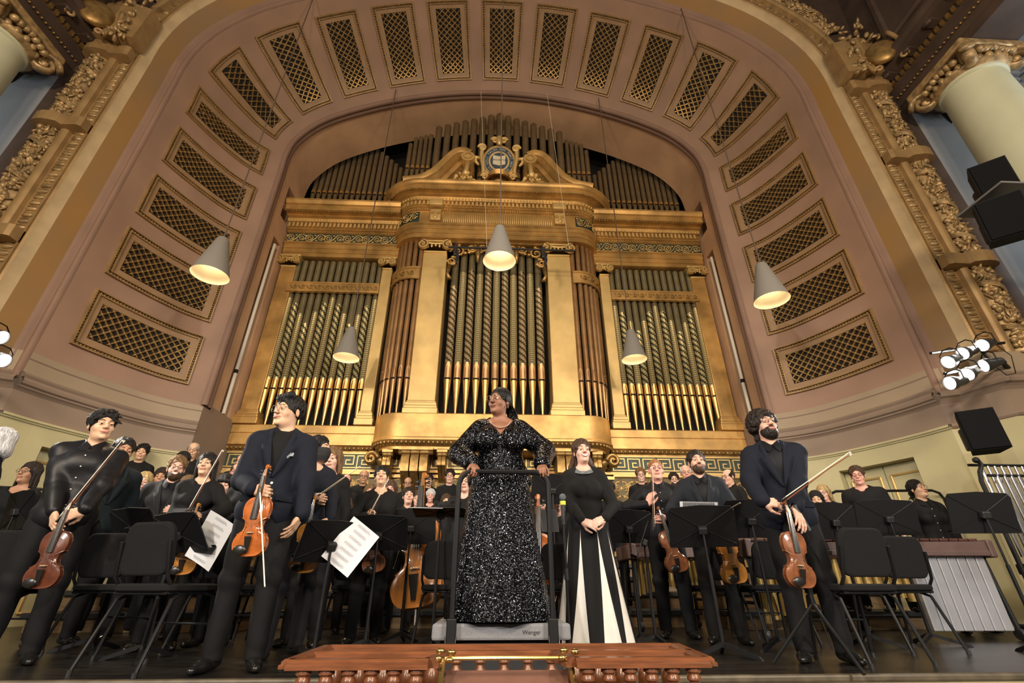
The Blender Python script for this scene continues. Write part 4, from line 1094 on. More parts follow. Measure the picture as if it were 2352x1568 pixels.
def cutplane(S, z0, sl, lo=-.4):
    S.fn(lambda P: (P[:,2]-(z0-sl*(P[:,1]+.02)))*.9, (-.3,-.3,lo), (.3,.3,.2), .012)
def hair_sdf(style):
    S = SDF(); rg = random.Random(hash(style) % 99 if False else sum(map(ord, style)))
    cap = lambda g=0: S.el((0,.018,.036), (.082+g,.099+g,.093+g), .02)
    face = lambda z=-.035, h=.116, w=.074: S.el((0,-.120,z), (w,.088,h), .012, sub=True)
    if style in ('short','swept','curlyshort'):
        cap(.003); 
        if style == 'swept': S.rc((-.05,-.06,.10), (.05,-.05,.112), .028, .030, .03)
        cutplane(S, -.022, .55); face(-.04, .119 if style != 'swept' else .116)
        if style == 'curlyshort':
            for i in range(70):
                th, ph = rg.uniform(0, 6.28), rg.uniform(.0, 1.35); d = Vector((math.sin(ph)*math.cos(th), math.sin(ph)*math.sin(th), math.cos(ph)))
                p = (d.x*.084, .018+d.y*.10, .036+d.z*.098)
                if p[1] > -.06-.3*(p[2]-.1) : S.el(p, rg.uniform(.013,.02), .006)
    elif style == 'tousled':
        cap(.008); cutplane(S, -.02, .5); face(-.045, .120)
        for i in range(46):
            x = rg.uniform(-.08,.08); y = rg.uniform(-.075,.09); z = .036+.1*math.sqrt(max(0,1-(x/.09)**2-((y-.018)/.11)**2))
            S.rc((x,y,z), (x+rg.uniform(-.025,.03), y-rg.uniform(.0,.03), z+rg.uniform(-.02,.012)), .012, .006, .006)
    elif style == 'curlybig':
        cap(.012); cutplane(S, -.055, .45); face(-.045, .106, .068)
        for i in range(330):
            th, ph = rg.uniform(0, 6.28), math.acos(rg.uniform(-.55, 1)); d = Vector((math.sin(ph)*math.cos(th), math.sin(ph)*math.sin(th), math.cos(ph)))
            p = (d.x*.101, .022+d.y*.112, .034+d.z*.108)
            if p[1] < -.045 and p[2] < .062: continue
            if p[1] < -.02 and p[2] < .0: continue
            S.el(p, rg.uniform(.010,.0185), .005)
        S.el((0,.075,-.075), (.075,.05,.05), .03)
    elif style in ('fringe','balding'):
        cap(.002); cutplane(S, -.03, .5); S.el((0,-.06,.09), (.075,.13,.085), .02, sub=True) if style == 'balding' else S.el((0,-.055,.105), (.070,.085,.055), .02, sub=True); face()
    elif style == 'buzz': cap(-.003); cutplane(S, -.02, .55); face(-.03, .105)
    elif style in ('long','bob','bangs','wavy'):
        cap(.006); L = {'long':-.26,'bob':-.13,'bangs':-.12,'wavy':-.22}[style]
        for s in (-1, 1):
            S.rc((s*.072,.030,.03), (s*.088,.045,L), .030, .022, .03); S.rc((s*.068,-.02,.05), (s*.084,-.005,L*.6), .014, .010, .02)
        S.el((0,.075,L*.45), (.088,.045,abs(L)*.62), .03)
        S.rc((.012,-.10,.105), (.008,.06,.150), .004, .004, .008, sub=True)
        face(-.05 if style != 'bangs' else -.075, .120, .066)
        if style == 'bangs': S.rc((-.05,-.088,.05), (.05,-.088,.05), .020, .020, .02)
        if style == 'wavy':
            for i in range(60):
                s = rg.choice((-1,1)); t = rg.random(); S.el((s*(.08+.02*t+rg.uniform(-.015,.02)), .03+rg.uniform(-.03,.05), .02+(L-.02)*t), rg.uniform(.016,.026), .01)
    elif style in ('bun','tied'):
        cap(.001); cutplane(S, -.035, .25); face(-.045, .114, .072)
        if style == 'bun': S.el((0,.125,.04), (.042,.04,.042), .012)
        else:
            S.el((.0,.115,-.02), (.035,.035,.04), .015)
            for i in range(9): S.rc((rg.uniform(-.03,.03),.10,-.03), (rg.uniform(-.06,.04),.12+rg.uniform(0,.03),-.10+rg.uniform(-.03,.03)), .010, .005, .008)
    elif style == 'loose':
        cap(.002); cutplane(S, -.03, .28); face(-.045, .120, .074)
        for i in range(26):
            x = rg.uniform(-.10,.12); S.rc((x*.6,.075,-.01), (x*1.1,.095+rg.uniform(-.02,.02),-.12), .022, .018, .012).rc((x*1.1,.095,-.12), (x*1.4,.07+rg.uniform(-.03,.02),-.20-rg.uniform(0,.05)), .018, .008, .012)
    elif style == 'pony':
        cap(.002); cutplane(S, -.03, .3); face(-.045, .114, .072)
        S.rc((0,.10,.04), (.02,.15,-.02), .03, .035, .02).rc((.02,.15,-.02), (.06,.13,-.18), .035, .02, .02)
    elif style == 'band':
        cap(.003); cutplane(S, -.03, .3); face(-.03, .106, .076)
    return S
_hair = {}
def hair_mesh(style, step=.0065):
    key = (style, step)
    if key not in _hair:
        S = hair_sdf(style); rg = random.Random(len(style)*7+1)
        if style not in ('curlybig','buzz','balding','fringe','band'):
            for i in range(90):       # locks lying over the cap, combed back or down
                th = rg.uniform(-math.pi, math.pi); ph = rg.uniform(.15, 1.45); r3 = lambda t, p, g=.004: (math.sin(p)*math.sin(t)*(.083+g), .018+math.sin(p)*math.cos(t)*(.100+g), .036+math.cos(p)*(.094+g))
                a = r3(th, ph); b = r3(th+rg.uniform(-.25,.25), min(1.75, ph+rg.uniform(.25,.5)), .006)
                if b[1] < -.055 and b[2] < .075 and abs(b[0]) < .07: continue
                if style in ('short','swept','tousled','curlyshort','bun','tied','pony') and b[2] < -.02-.5*(b[1]): continue
                S.rc(a, b, .0105, .006, .004)
        _hair[key] = S.mesh('hair', step, noise=lambda P: .0016*np.sin(P[:,0]*260+3*np.sin(P[:,1]*60))*np.sin(P[:,2]*90+P[:,1]*140)+.0012*np.sin(62*np.arctan2(P[:,0], P[:,1]-.02)+4*np.sin(30*P[:,2])))
    return _hair[key]
_beard = {}
def beard_mesh(kind):
    if kind not in _beard:
        S = SDF()
        if kind == 'full':
            S.el((0,-.030,-.060), (.0605,.0705,.064), .02).el((0,-.046,-.094), (.045,.050,.037), .03)
            S.fn(lambda P: -(P[:,2]+.042-.55*(P[:,1]+.05)*(P[:,1] > -.05)), (-.2,-.2,-.06), (.2,.2,.2), .006)
            S.fn(lambda P: -(P[:,1]-.008), (-.2,-.01,-.3), (.2,.2,.2), .006)
            S.el((0,-.110,-.063), (.023,.03,.010), .006, sub=True)
        else: S.el((0,-.085,-.098), (.013,.0135,.011), .008)
        for q in (-1, 1): S.rc((q*.003,-.1000,-.0450), (q*.015,-.0985,-.0465), .0040, .0042, .003).rc((q*.015,-.0985,-.0465), (q*.028,-.0890,-.0550), .0042, .0030, .003)
        _beard[kind] = S.mesh('beard', .0045, noise=lambda P: .0012*np.sin(P[:,0]*400)*np.sin(P[:,2]*380))
    return _beard[kind]

def skin_mat(name, c, lip=None): return mat('skin_'+name, c, .48, var=.10, vscale=14, spec=.4)
SKIN = {'light': skin_mat('light',(0.66,0.39,0.29)), 'fair': skin_mat('fair',(0.72,0.44,0.34)), 'asian': skin_mat('beige',(0.66,0.41,0.27)), 'tan': skin_mat('tan',(0.48,0.26,0.155)), 'brown': skin_mat('brown',(0.27,0.128,0.078)), 'pink': skin_mat('pink',(0.70,0.37,0.29))}
LIPM = {'nat': mat('lips_natural',(0.50,0.20,0.16),.4), 'brown': mat('lips_brown',(0.22,0.08,0.07),.4), 'red': mat('lips_red',(0.45,0.03,0.04),.35)}
def hair_mat(n, c): return mat('hair_'+n, c, .5, bump=.9, bscale=30, stretch=(4,4,.45), spec=.3, var=.5, vscale=18)
HAIRM = {n: hair_mat(n, c) for n, c in dict(black=(0.007,0.006,0.006), dark=(0.018,0.010,0.007), brown=(0.070,0.036,0.018), light=(0.19,0.105,0.045), blonde=(0.52,0.37,0.17), grey=(0.34,0.32,0.30), white=(0.66,0.67,0.70), ginger=(0.36,0.16,0.06)).items()}
def cloth_mat(n, c, r=.8, b=.12, bs=240): return mat(n, c, r, bump=b, bscale=bs, spec=.22)
CLOTH = {'black': cloth_mat('black_cloth',(0.0065,0.0065,0.0075)), 'satin': mat('black_satin',(0.007,0.007,0.009),.45,bump=.05,bscale=40,spec=.3), 'navy': cloth_mat('navy_cloth',(0.0068,0.009,0.017)), 'char': cloth_mat('charcoal_cloth',(0.016,0.0165,0.018)), 'knit': cloth_mat('black_knit',(0.010,0.010,0.0105),.9,.2,300), 'teal': cloth_mat('dark_teal_cloth',(0.005,0.010,0.013)), 'bluegrey': cloth_mat('slate_cloth',(0.014,0.017,0.024)), 'dkshirt': cloth_mat('ink_shirt',(0.005,0.006,0.009),.6,.08,100)}
EYEW = mat('eye_white',(0.70,0.67,0.64),.25); IRISB = mat('iris_brown',(0.045,0.022,0.010),.2); PUPIL = mat('pupil',(0.004,0.004,0.004),.15); TEETH = mat('teeth',(0.80,0.77,0.70),.3)
GLM = {'black': mat('glasses_black',(0.008,0.008,0.008),.3), 'wire': mat('glasses_wire',(0.45,0.36,0.25),.25,.9), 'brown': mat('glasses_brown',(0.06,0.02,0.012),.3), 'red': mat('glasses_red',(0.15,0.02,0.03),.3)}
M_SHOE = mat('black_leather',(0.010,0.010,0.010),.22,spec=.6); M_BUTTON = mat('pearl_button',(0.55,0.55,0.52),.3)

def ik(S, T, l1, l2, pole):
    S, T = Vector(S), Vector(T); d = T-S; L = min(d.length, (l1+l2)*.999); d = d.normalized()
    x = (l1*l1-l2*l2+L*L)/(2*L); h = math.sqrt(max(0, l1*l1-x*x)); p = Vector(pole); p = (p-d*p.dot(d)).normalized()
    return S+d*x+p*h, S+d*L
def folds(amp, seed):
    """cloth creases: soft ridges pulled across the body, sharper than sine waves"""
    r = random.Random(seed); a = [r.uniform(-1, 1) for _ in range(14)]
    def rid(u): return 1-2*np.abs(np.sin(u))
    def f(P):
        x, y, z = P[:,0], P[:,1], P[:,2]; w = .5+.5*np.sin(5*z+4*a[9]+6*x)
        q = 4*np.sin(9*x+a[2]*6)+2.5*np.sin(13*y+a[10]*5)
        return amp*(rid(10*z+5*a[0]+8*x*a[1]+q*.35)*.55*w+rid(17*(z*.7+x*(.6+a[3])+y*a[4])+3*a[5]+1.2*np.sin(15*z+3*a[11]))*.5*(1-w)+np.sin(60*(x*a[6]+z*.5*a[7])+9*a[8]+3*np.sin(20*y))*.18)
    return f
PEOPLE = {}
class Fig: pass
def pose(sp):
    g = Fig(); fem = sp.get('sex','m') == 'f'; g.fem = fem; b = sp.get('build', 1.0)
    lx, ly = sp.get('lean', (0, 0)); g.L = lambda x, y, z: Vector((x+lx*max(0, z-.9)/.6, y+ly*max(0, z-.9)/.6, z))
    sw = (.145 if fem else .168)*(1+(b-1)*.35); g.sw = sw
    g.sh = {'R': g.L(-sw,.012,1.385), 'L': g.L(sw,.012,1.385)}; g.wr = {}; g.elb = {}; g.hand = {}
    for sd, sg in (('R',-1), ('L',1)):
        h = sp.get('hand'+sd)
        if h is None: h = dict(at=(sg*(sw+.07+.1*(b-1)), -.02, .86), fd=(0,-.12,-1), pn=(-sg,-.2,0), curl=.35)
        h = dict(h); pole = h.get('pole', (sg*.5, .9, -.25))
        e, w = ik(g.sh[sd], h['at'], .285, .255, pole); g.elb[sd] = e; g.wr[sd] = w; g.hand[sd] = h
    hy, hp, hr = [math.radians(q) for q in sp.get('head', (0,-5,0))]
    piv = g.L(0,.035,1.515); R = (Matrix.Rotation(hy,4,'Z')@Matrix.Rotation(-hp,4,'X')@Matrix.Rotation(hr,4,'Y'))
    hs = (1.0 if fem else 1.05)*sp.get('hs', 1.0); g.hs = hs
    g.HM = Matrix.Translation(piv)@R@Matrix.Translation(Vector((0,-.020,.115*hs)))@Matrix.Diagonal((hs,hs,hs,1)); g.b = b; g.piv = piv
    return g
def torso(S, g, inf=0.0, k=.05, hips=True, bust=True):
    b = g.b; w = 1+(b-1)*1.0; L = g.L; f = g.fem
    if hips: S.el(L(0,.005,.96), ((.168 if f else .160)*w+inf, (.118)*w+inf, .125+inf), k)
    S.el(L(0,-.004-.03*(b-1),1.10), ((.128 if f else .145)*w+inf, .102*w+inf, .15+inf), k)
    S.el(L(0,0,1.29), ((.150 if f else .172)*(1+(b-1)*.7)+inf, (.108 if f else .118)*(1+(b-1)*.7)+inf, .165+inf), k)
    if f and bust:
        for s in (-1, 1): S.el(L(s*.072*(1+(b-1)*.6),-.078*(1+(b-1)*.7),1.255), (.066+.10*(b-1)+inf*.6,)*3, .04)
    S.rc(L(-g.sw+.035,.012,1.385), L(g.sw-.035,.012,1.385), .060+inf, .060+inf, .04, fl=(1,.9,1))
    for s in (-1, 1): S.rc(L(s*.03,.03,1.475), L(s*(g.sw-.02),.014,1.405), .042+inf*.6, .046+inf*.6, .03)
def sleeves(S, g, inf=0.0, k=.03, end=1.0, flare=0.0):
    b = 1+(g.b-1)*.8; r = .92 if g.fem else 1.0
    for sd in 'RL':
        S.rc(g.sh[sd], g.elb[sd], .056*b*r+inf, .044*b*r+inf+flare*.4, k)
        w = g.elb[sd]+(g.wr[sd]-g.elb[sd])*end; S.rc(g.elb[sd], w, .044*b*r+inf+flare*.4, .031*r+inf+flare, k)
def legs(S, g, inf=0.0, k=.03, st=.11, z0=.09):
    b = 1+(g.b-1)*.6
    for s in (-1, 1):
        S.rc(g.L(s*.088,.005,.93), (s*st,-.012,.50), .088*b+inf, .062*b+inf, k); S.rc((s*st,-.012,.50), (s*(st+.01),.012,z0), .060*b+inf, .043+inf*1.5, k)

def person(key, label, px, py, H=1.75, zf=0.0, lod=1, Y=None, **sp):
    """px, py: top of the head in the photograph; the depth follows from the height and the level stood on"""
    r = ray(px, py)
    if Y is None:
        Y = (zf+H-CAM.z)/r.z*r.y
        P = atY(px, py, Y)
    else:
        P = atY(px, py, Y); H = P.z-zf
        if not 1.5 < H < 1.92: print('HEIGHT', key, round(H,2), 'zf', zf, 'Y', Y)
    face = math.radians(sp.get('face', 0)); sc = H/1.75
    root = thing('person', label, 'person', (P.x, P.y, P.z-H), (0,0,face), group=sp.get('group'), scale=sc)
    Mi = (Matrix.Translation((P.x,P.y,P.z-H))@Matrix.Rotation(face,4,'Z')@Matrix.Scale(sc,4)).inverted()
    for sd in 'RL':
        h = sp.get('hand'+sd)
        if h and 'px' in h:
            h = dict(h); h['at'] = Mi@atY(h['px'][0], h['px'][1], P.y+h['px'][2])
            for q in ('fd','pn','pole'):
                if q in h: h[q] = Mi.to_3x3()@Vector(h[q])
            sp['hand'+sd] = h
    g = pose(sp); fem = g.fem; skin = SKIN[sp.get('skin','light')]; st = {2:.011, 1:.015, 0:.020}[lod]; fine = {2:.0048, 1:.0065, 0:.0085}[lod]
    outfit = sp.get('outfit','shirt'); cl = CLOTH[sp.get('cloth','black')]; cached = sp.get('cache')
    # --- body: head, neck, trunk, arms, hands and legs in one surface
    def make_body():
        S = SDF(); torso(S, g, -.012); sleeves(S, g, -.008); 
        if lod > 0: legs(S, g, -.014)
        S.rc(g.L(0,.03,1.42), g.HM@Vector((0,.02,-.07)), .062 if not fem else .052, .050 if not fem else .043, .025)
        S.moved(head_sdf(fem, sp.get('full', 0)), g.HM, g.hs)
        fb = []; hc = g.HM@Vector((0,0,0)); fb.append((np.array(hc)-.125, np.array(hc)+.125, fine))
        for sd, sg in (('R',-1), ('L',1)):
            if sp.get('nohands'): continue
            h = g.hand[sd]; fd = h.get('fd') or (g.wr[sd]-g.elb[sd]); hand_sdf(S, g.wr[sd], fd, h.get('pn',(-sg,0,0)), -sg*h.get('flip',1), h.get('curl',.4), h.get('spread',.10), h.get('thumb',.4), .98*(.92 if fem else 1.0))
            c = np.array(g.wr[sd]+Vector(fd).normalized()*.08)
            if lod == 2: fb.append((c-.10, c+.10, .0055))
            elif lod == 1: fb.append((c-.09, c+.09, .0085))
        return S.mesh('body', st, fb)
    if cached: 
        ck = (cached, 'body'); 
        if ck not in PEOPLE: PEOPLE[ck] = make_body()
        bm_ = PEOPLE[ck]
    else: bm_ = make_body()
    link('body', bm_, skin, root)
    # --- clothes
    nz = folds(sp.get('crease', .0065) if lod else .005, sum(map(ord, key)) if not cached else 5)
    def make_top():
        S = SDF(); out = []
        inf = {'shirt':.014,'jacket':.023,'blouse':.016,'knit':.012}.get(outfit,.014)
        torso(S, g, inf, hips=True); sleeves(S, g, inf*.95, end=.93, flare=sp.get('flare', 0.0))
        if outfit == 'jacket': S.rc(g.L(-.05,0,.90), g.L(.05,0,.90), .125+.02*(g.b), .13, .05, fl=(1.0,.98,.9))
        elif sp.get('untucked'): S.rc(g.L(-.06,0,.90), g.L(.06,0,.90), .108, .108, .05)
        nk = g.L(0,.03,1.47); up = g.HM@Vector((0,.0,-.05))
        if outfit in ('shirt','jacket'):
            S.rc(g.L(0,.035,1.40), g.L(0,.032,1.505), .078 if not fem else .068, .066 if not fem else .058, .02)
            S.rc(g.L(0,.02,1.47), g.L(0,-.0,1.60), .052, .085, .012, sub=True)
            S.el(g.L(0,-.115,1.475), (.022,.06,.07), .012, sub=True)
        else: S.rc(g.L(0,.005,1.455), g.L(0,-.03,1.62), .070+sp.get('neck',0), .10, .012, sub=True); S.el(g.L(0,-.10,1.44), (.05,.05,.03+sp.get('neck',0)), .02, sub=True)
        if outfit == 'jacket':
            zb = sp.get('vz', 1.12); ww = .075
            def wedge(P):
                t = np.clip((P[:,2]-zb)/(1.46-zb), 0, 1); lo_ = g.L(0,0,1.2)
                cx = g.L(0,0,1.0).x+(g.L(0,0,1.5).x-g.L(0,0,1.0).x)*np.clip((P[:,2]-1.0)/.5, 0, 1)
                d = np.abs(P[:,0]-cx)-(ww*t-.002); d = np.maximum(d, P[:,1]+.02); d = np.maximum(d, zb-P[:,2]); 
                # cut-away below the button
                d2 = np.abs(P[:,0]-cx)-np.clip((.98-P[:,2])*.55, -.1, .14); d2 = np.maximum(d2, P[:,1]+.02); d2 = np.maximum(d2, P[:,2]-.98)
                return np.minimum(d, d2)
            S.fn(wedge, (-.25,-.35,.6), (.25,.1,1.62), .006)
        if not sp.get('untucked') and outfit != 'jacket': S.fn(lambda P: P[:,2]-.90, (-.4,-.4,.5), (.4,.4,.93), .01)
        return S.mesh(outfit, st*.9, noise=nz)
    def cache(nm, f):
        if not cached: return f()
        k = (cached, nm)
        if k not in PEOPLE: PEOPLE[k] = f()
        return PEOPLE[k]
    if outfit != 'custom':
        top = link({'shirt':'shirt','jacket':'jacket','blouse':'blouse','knit':'sweater'}[outfit], cache('top', make_top), cl, root)
    if outfit == 'jacket':
        def inner():
            S = SDF(); torso(S, g, .013, hips=False); S.rc(g.L(0,.035,1.40), g.L(0,.030,1.50), .072, .062, .02); S.rc(g.L(0,.02,1.47), g.L(0,0,1.60), .050, .085, .012, sub=True); S.el(g.L(0,-.115,1.47), (.020,.06,.06), .012, sub=True)
            return S.mesh('shirt', st, noise=nz)
        link('shirt', cache('inner', inner), CLOTH[sp.get('cloth2','dkshirt')], root)
        if lod:
            for s in (-1, 1):          # lapels
                cx = lambda z: g.L(0,0,1.0).x+(g.L(0,0,1.5).x-g.L(0,0,1.0).x)*max(0, min(1, (z-1.0)/.5)); rows = []
                for z, wi, wo, y in ((1.12,.002,.012,-.150),(1.20,.018,.07,-.150),(1.30,.038,.105,-.146),(1.345,.048,.118,-.136),(1.35,.05,.085,-.134),(1.42,.064,.100,-.100),(1.47,.066,.09,-.05)):
                    yl = (g.L(0,0,z).y)+y*(1+(g.b-1)*.7); rows.append([(cx(z)+s*wi, yl, z), (cx(z)+s*(wi+wo)/2, yl-.006, z), (cx(z)+s*wo, yl+.012, z), (cx(z)+s*(wo-.002), yl+.03, z)])
                MB().grid(rows).build('lapel', cl, top, smooth='all')
        if lod == 2:
            bz_ = sp.get('vz', 1.12)-.02; p = g.L(0,0,bz_); MB().sphere((0,0,0), (.010,.005,.010), 10, 6).build('jacket_button', M_BUTTON if sp.get('pearl') else M_BLACKP, top, loc=(p.x+.012, p.y-.138, bz_))
            for s in (-1, 1): MB().rbox((0,0,0), (.13,.012,.045), .005).build('pocket_flap', cl, top, loc=g.L(s*.115,-.118,.985), rot=(0,s*.06,s*.55))
            if sp.get('cloth2') == 'dkshirt':
                for s in (-1, 1):
                    rows = [[g.L(s*x, y, z) for x, y, z in r] for r in (((.008,-.080,1.450),(.016,-.112,1.41),(.034,-.120,1.385)), ((.045,-.055,1.49),(.055,-.085,1.45),(.070,-.092,1.415)), ((.064,.0,1.515),(.078,-.01,1.47),(.084,-.012,1.455)))]
                    MB().grid(rows).build('collar', CLOTH['dkshirt'], top, smooth='all')
    if outfit == 'shirt' and lod:
        for i in range(5):
            z = 1.36-i*.085; p = g.L(0,0,z); MB().sphere((0,0,0), (.0055,.003,.0055), 8, 5).build('button', M_BUTTON, top, loc=(p.x, p.y-(.133 if i < 4 else .125)*(1+(g.b-1)*.75)-.004, z))
        for s in (-1, 1):
            rows = [[g.L(s*x, y, z) for x, y, z in r] for r in (((.006,-.072,1.455),(.012,-.098,1.415),(.03,-.108,1.395)), ((.045,-.05,1.49),(.055,-.075,1.45),(.075,-.085,1.418)), ((.066,.0,1.515),(.08,-.01,1.47),(.088,-.012,1.455)), ((.05,.07,1.52),(.07,.08,1.475),(.072,.085,1.46)))]
            MB().grid(rows).build('collar', cl, top, smooth='all')
    if outfit != 'custom' and not sp.get('nolegs'):
        def trou():
            S = SDF(); S.el(g.L(0,.005,.95), ((.168 if fem else .162)*g.b+.008, .120*g.b+.008, .125), .04); legs(S, g, .010, z0=.06)
            S.fn(lambda P: P[:,2]-.045, (-.3,-.3,-.2), (.3,.3,.08), .006); S.fn(lambda P: 1.04-P[:,2], (-.4,-.4,1.0), (.4,.4,1.3), .01)
            return S.mesh('trousers', st*1.05, noise=folds(.009, 11))
        link('trousers', cache('trou', trou), CLOTH[sp.get('pants','black')], root)
    if not sp.get('noshoes') and lod:
        for s in (-1, 1):
            if 'shoe' not in PEOPLE:
                S = SDF(); S.rc((0,.05,.042), (0,-.10,.034), .042, .036, .03, fl=(1,1,.9)).rc((0,-.10,.032), (0,-.185,.026), .038, .026, .03, fl=(1.05,1,.8)).rc((0,.03,.06), (0,.02,.10), .043, .045, .02)
                S.fn(lambda P: P[:,2]-.002, (-.2,-.4,-.1), (.2,.2,.01), .004); PEOPLE['shoe'] = S.mesh('shoe', .009)
            link('shoe', PEOPLE['shoe'], M_SHOE, root, loc=(s*.12, 0, 0), rot=(0,0,s*.25))
    # --- head pieces
    HM = g.HM
    def hp(name, me, m, **kw): return link(name, me, m, root, M=HM, **kw)
    for s in (-1, 1):
        gz = sp.get('gaze', (0,0)); e = link('eye', EYE_ME, [EYEW, IRISB, PUPIL], root, M=HM@Matrix.Translation((s*.031*(.97 if fem else 1),-.0825,.004))@Euler((math.radians(-gz[1]),0,math.radians(gz[0]))).to_matrix().to_4x4())
        link('eyelid', LID_ME, skin, e, M=(Euler((math.radians(-gz[1]),0,math.radians(gz[0]))).to_matrix().to_4x4()).inverted()@Matrix.Rotation(math.radians(sp.get('lid',2)),4,'X'))
        hp('eyebrow', BROWS[(s+1)//2], HAIRM[sp.get('brow', sp.get('hairc','dark') if sp.get('hairc') not in ('white','blonde') else 'light')])
    sm = sp.get('smile', .45); hp('lips', LIPS[min(LIPS, key=lambda q: abs(q-sm))], [LIPM[sp.get('lips','nat')], TEETH])
    if sp.get('hair') : hp('hair', hair_mesh(sp['hair'], .0055 if lod == 2 else .0075), HAIRM[sp.get('hairc','dark')])
    if sp.get('beard'): hp('beard', beard_mesh(sp['beard']), HAIRM[sp.get('beardc', sp.get('hairc','dark'))])
    if sp.get('glasses'): hp('glasses', GLASS[sp['glasses'] in ('big','wirebig')], GLM[sp.get('glc','black')])
    root['_y'] = P.y; del root['_y']
    return root, g
# ------------------------------------------------------------------ furniture and instruments: one of each kind, then copies
def rounded(w, h, r, n=5, taper=1.0):
    P = []
    for cx, cz, a0 in ((w/2-r, h/2-r, 0), (-w/2+r, h/2-r, 90), (-w/2+r, -h/2+r, 180), (w/2-r, -h/2+r, 270)):
        for k in range(n+1):
            a = math.radians(a0+90*k/n); z = cz+r*math.sin(a); x = cx+r*math.cos(a); P.append((x*(1+(taper-1)*(z/h+.5)), z))
    return P
def pad(poly, t, bend=0.0):
    """cushion: inset faces give soft edges; outline in x, z; thickness along y"""
    mb = MB(); n = len(poly); rings = []
    for y, sc in ((-t/2,.90),(-t/2*.8,.97),(-t/4,1.0),(t/4,1.0),(t/2*.8,.97),(t/2,.90)):
        rings.append([(x*sc, y+bend*x*x, z*sc if True else z) for x, z in poly])
    for a, b in zip(rings[:-1], rings[1:]):
        mb.add(a+b, [(i, (i+1) % n, n+(i+1) % n, n+i) for i in range(n)])
    for r, s in ((rings[0], -1), (rings[-1], 1)):
        c = (0, r[0][1] if not bend else (-t/2 if s < 0 else t/2), sum(p[2] for p in r)/n); mb.add(r+[c], [(i, (i+1) % n, n)[::s] for i in range(n)])
    return mb
def make_chair():
    """faces -Y"""
    t = thing('orchestra_chair', 'chair', 'chair', group='black orchestra chairs')
    pad(rounded(.42,.32,.085,taper=.88), .045, bend=-.35).build('backrest', M_FABRIC, t, smooth='all', loc=(0,.245,.68), rot=(math.radians(-9),0,0))
    pad(rounded(.46,.44,.07), .05).build('seat', M_FABRIC, t, smooth='all', loc=(0,0,.455), rot=(math.radians(90),0,0))
    MB().tube([(-.2,-.19,.425),(.2,-.19,.425),(.2,.19,.425),(-.2,.19,.425),(-.2,-.19,.425)], .011, 7).build('seat_frame', M_BLACK, t, smooth=True)
    for s in (-1, 1):
        MB().tube([(s*.205,.10,.42),(s*.205,.16,.44),(s*.205,.225,.52),(s*.19,.27,.72)], .012, 7).build('back_post', M_BLACK, t, smooth=True)
        MB().tube([(s*.20,-.10,.425),(s*.215,-.17,.40),(s*.235,-.22,.012)], .012, 7).build('leg', M_BLACK, t, smooth=True)
        MB().tube([(s*.20,.06,.425),(s*.215,.15,.39),(s*.235,.27,.012)], .012, 7).build('leg', M_BLACK, t, smooth=True)
        for y in (-.22, .27): MB().tube([(s*.235,y,0),(s*.235,y,.03)], .015, 8).build('foot_cap', M_BLACKP, t, smooth=True)
    MB().tube([(-.225,-.19,.24),(.225,-.19,.24)], .008, 6).build('stretcher', M_BLACK, t, smooth=True)
    return t
chair0 = make_chair(); _first = [True]
def chair(X, Y, deg, label, z=0.0):
    c = chair0 if _first[0] else copy_tree(chair0); _first[0] = False
    c.location = (X, Y, z); c.rotation_euler = (0,0,math.radians(deg)); c['label'] = label; return c
def chair_px(px, Y, deg, label):      # px: column of the backrest
    p = atY(px, 1345, Y); return chair(p.x, p.y, deg, label)

def stand(px, py, Y, yaw, tilt, label, w=.50, h=.34, paper=None, base=True, pole_dx=0.0):
    """music stand; px, py, Y = middle of the desk; the front of the desk looks along +Y turned by yaw"""
    p = atY(px, py, Y); t = thing('music_stand', label, 'music stand', (p.x, p.y, 0), (0,0,math.radians(yaw)), group='black music stands')
    R = Matrix.Rotation(math.radians(-tilt), 4, 'X'); M = Matrix.Translation((0,0,p.z))@R      # desk: local x wide, z up along the desk, back is -y
    poly = [(-w/2,-h/2),(w/2,-h/2),(w/2*.97,h/2-.05),(w/2*.86,h/2-.015),(0,h/2),(-w/2*.86,h/2-.015),(-w/2*.97,h/2-.05)]
    mb = MB(); mb.prism(poly, -.004, .004, f=lambda u, v, q: (u, q, v)); d = mb.build('desk', M_BLACK, t, M=M)
    MB().box((0,.028,-h/2+.002), (w,.056,.006)).box((0,.056,-h/2+.01), (w,.005,.02)).build('lip', M_BLACK, d)
    mb = MB()
    for sx in (-1, 1):
        for sz in (-1, 1): mb.tube([(0,-.005,-.02),(sx*w*.46,-.005,sz*h*.42)], .0045, 5)
    mb.build('stiffening_ribs', M_BLACK, d)
    MB().rbox((0,-.03,-.02), (.07,.05,.06), .01).build('tilt_bracket', M_BLACKP, d)
    off = (M@Vector((0,-.03,-.03))); ox = off.y
    MB().tube([(0,ox,p.z-.03),(0,ox,.48)], .009, 8).build('upper_tube', M_BLACK, t, smooth=True)
    MB().tube([(0,ox,.62),(0,ox,.06)], .014, 8).build('pole', M_BLACK, t, smooth=True)
    for k in range(3):
        a = math.radians(90+120*k); ca, sa = math.cos(a), math.sin(a)
        mb = MB(); mb.prism([(.0,.085),(.02,.095),(.25,.02),(.27,0),(.23,0),(.03,.06)], -.012, .012, f=lambda u, v, q: (u*ca-q*sa, ox+u*sa+q*ca, v)); mb.build('foot', M_BLACK, t)
    return t, d
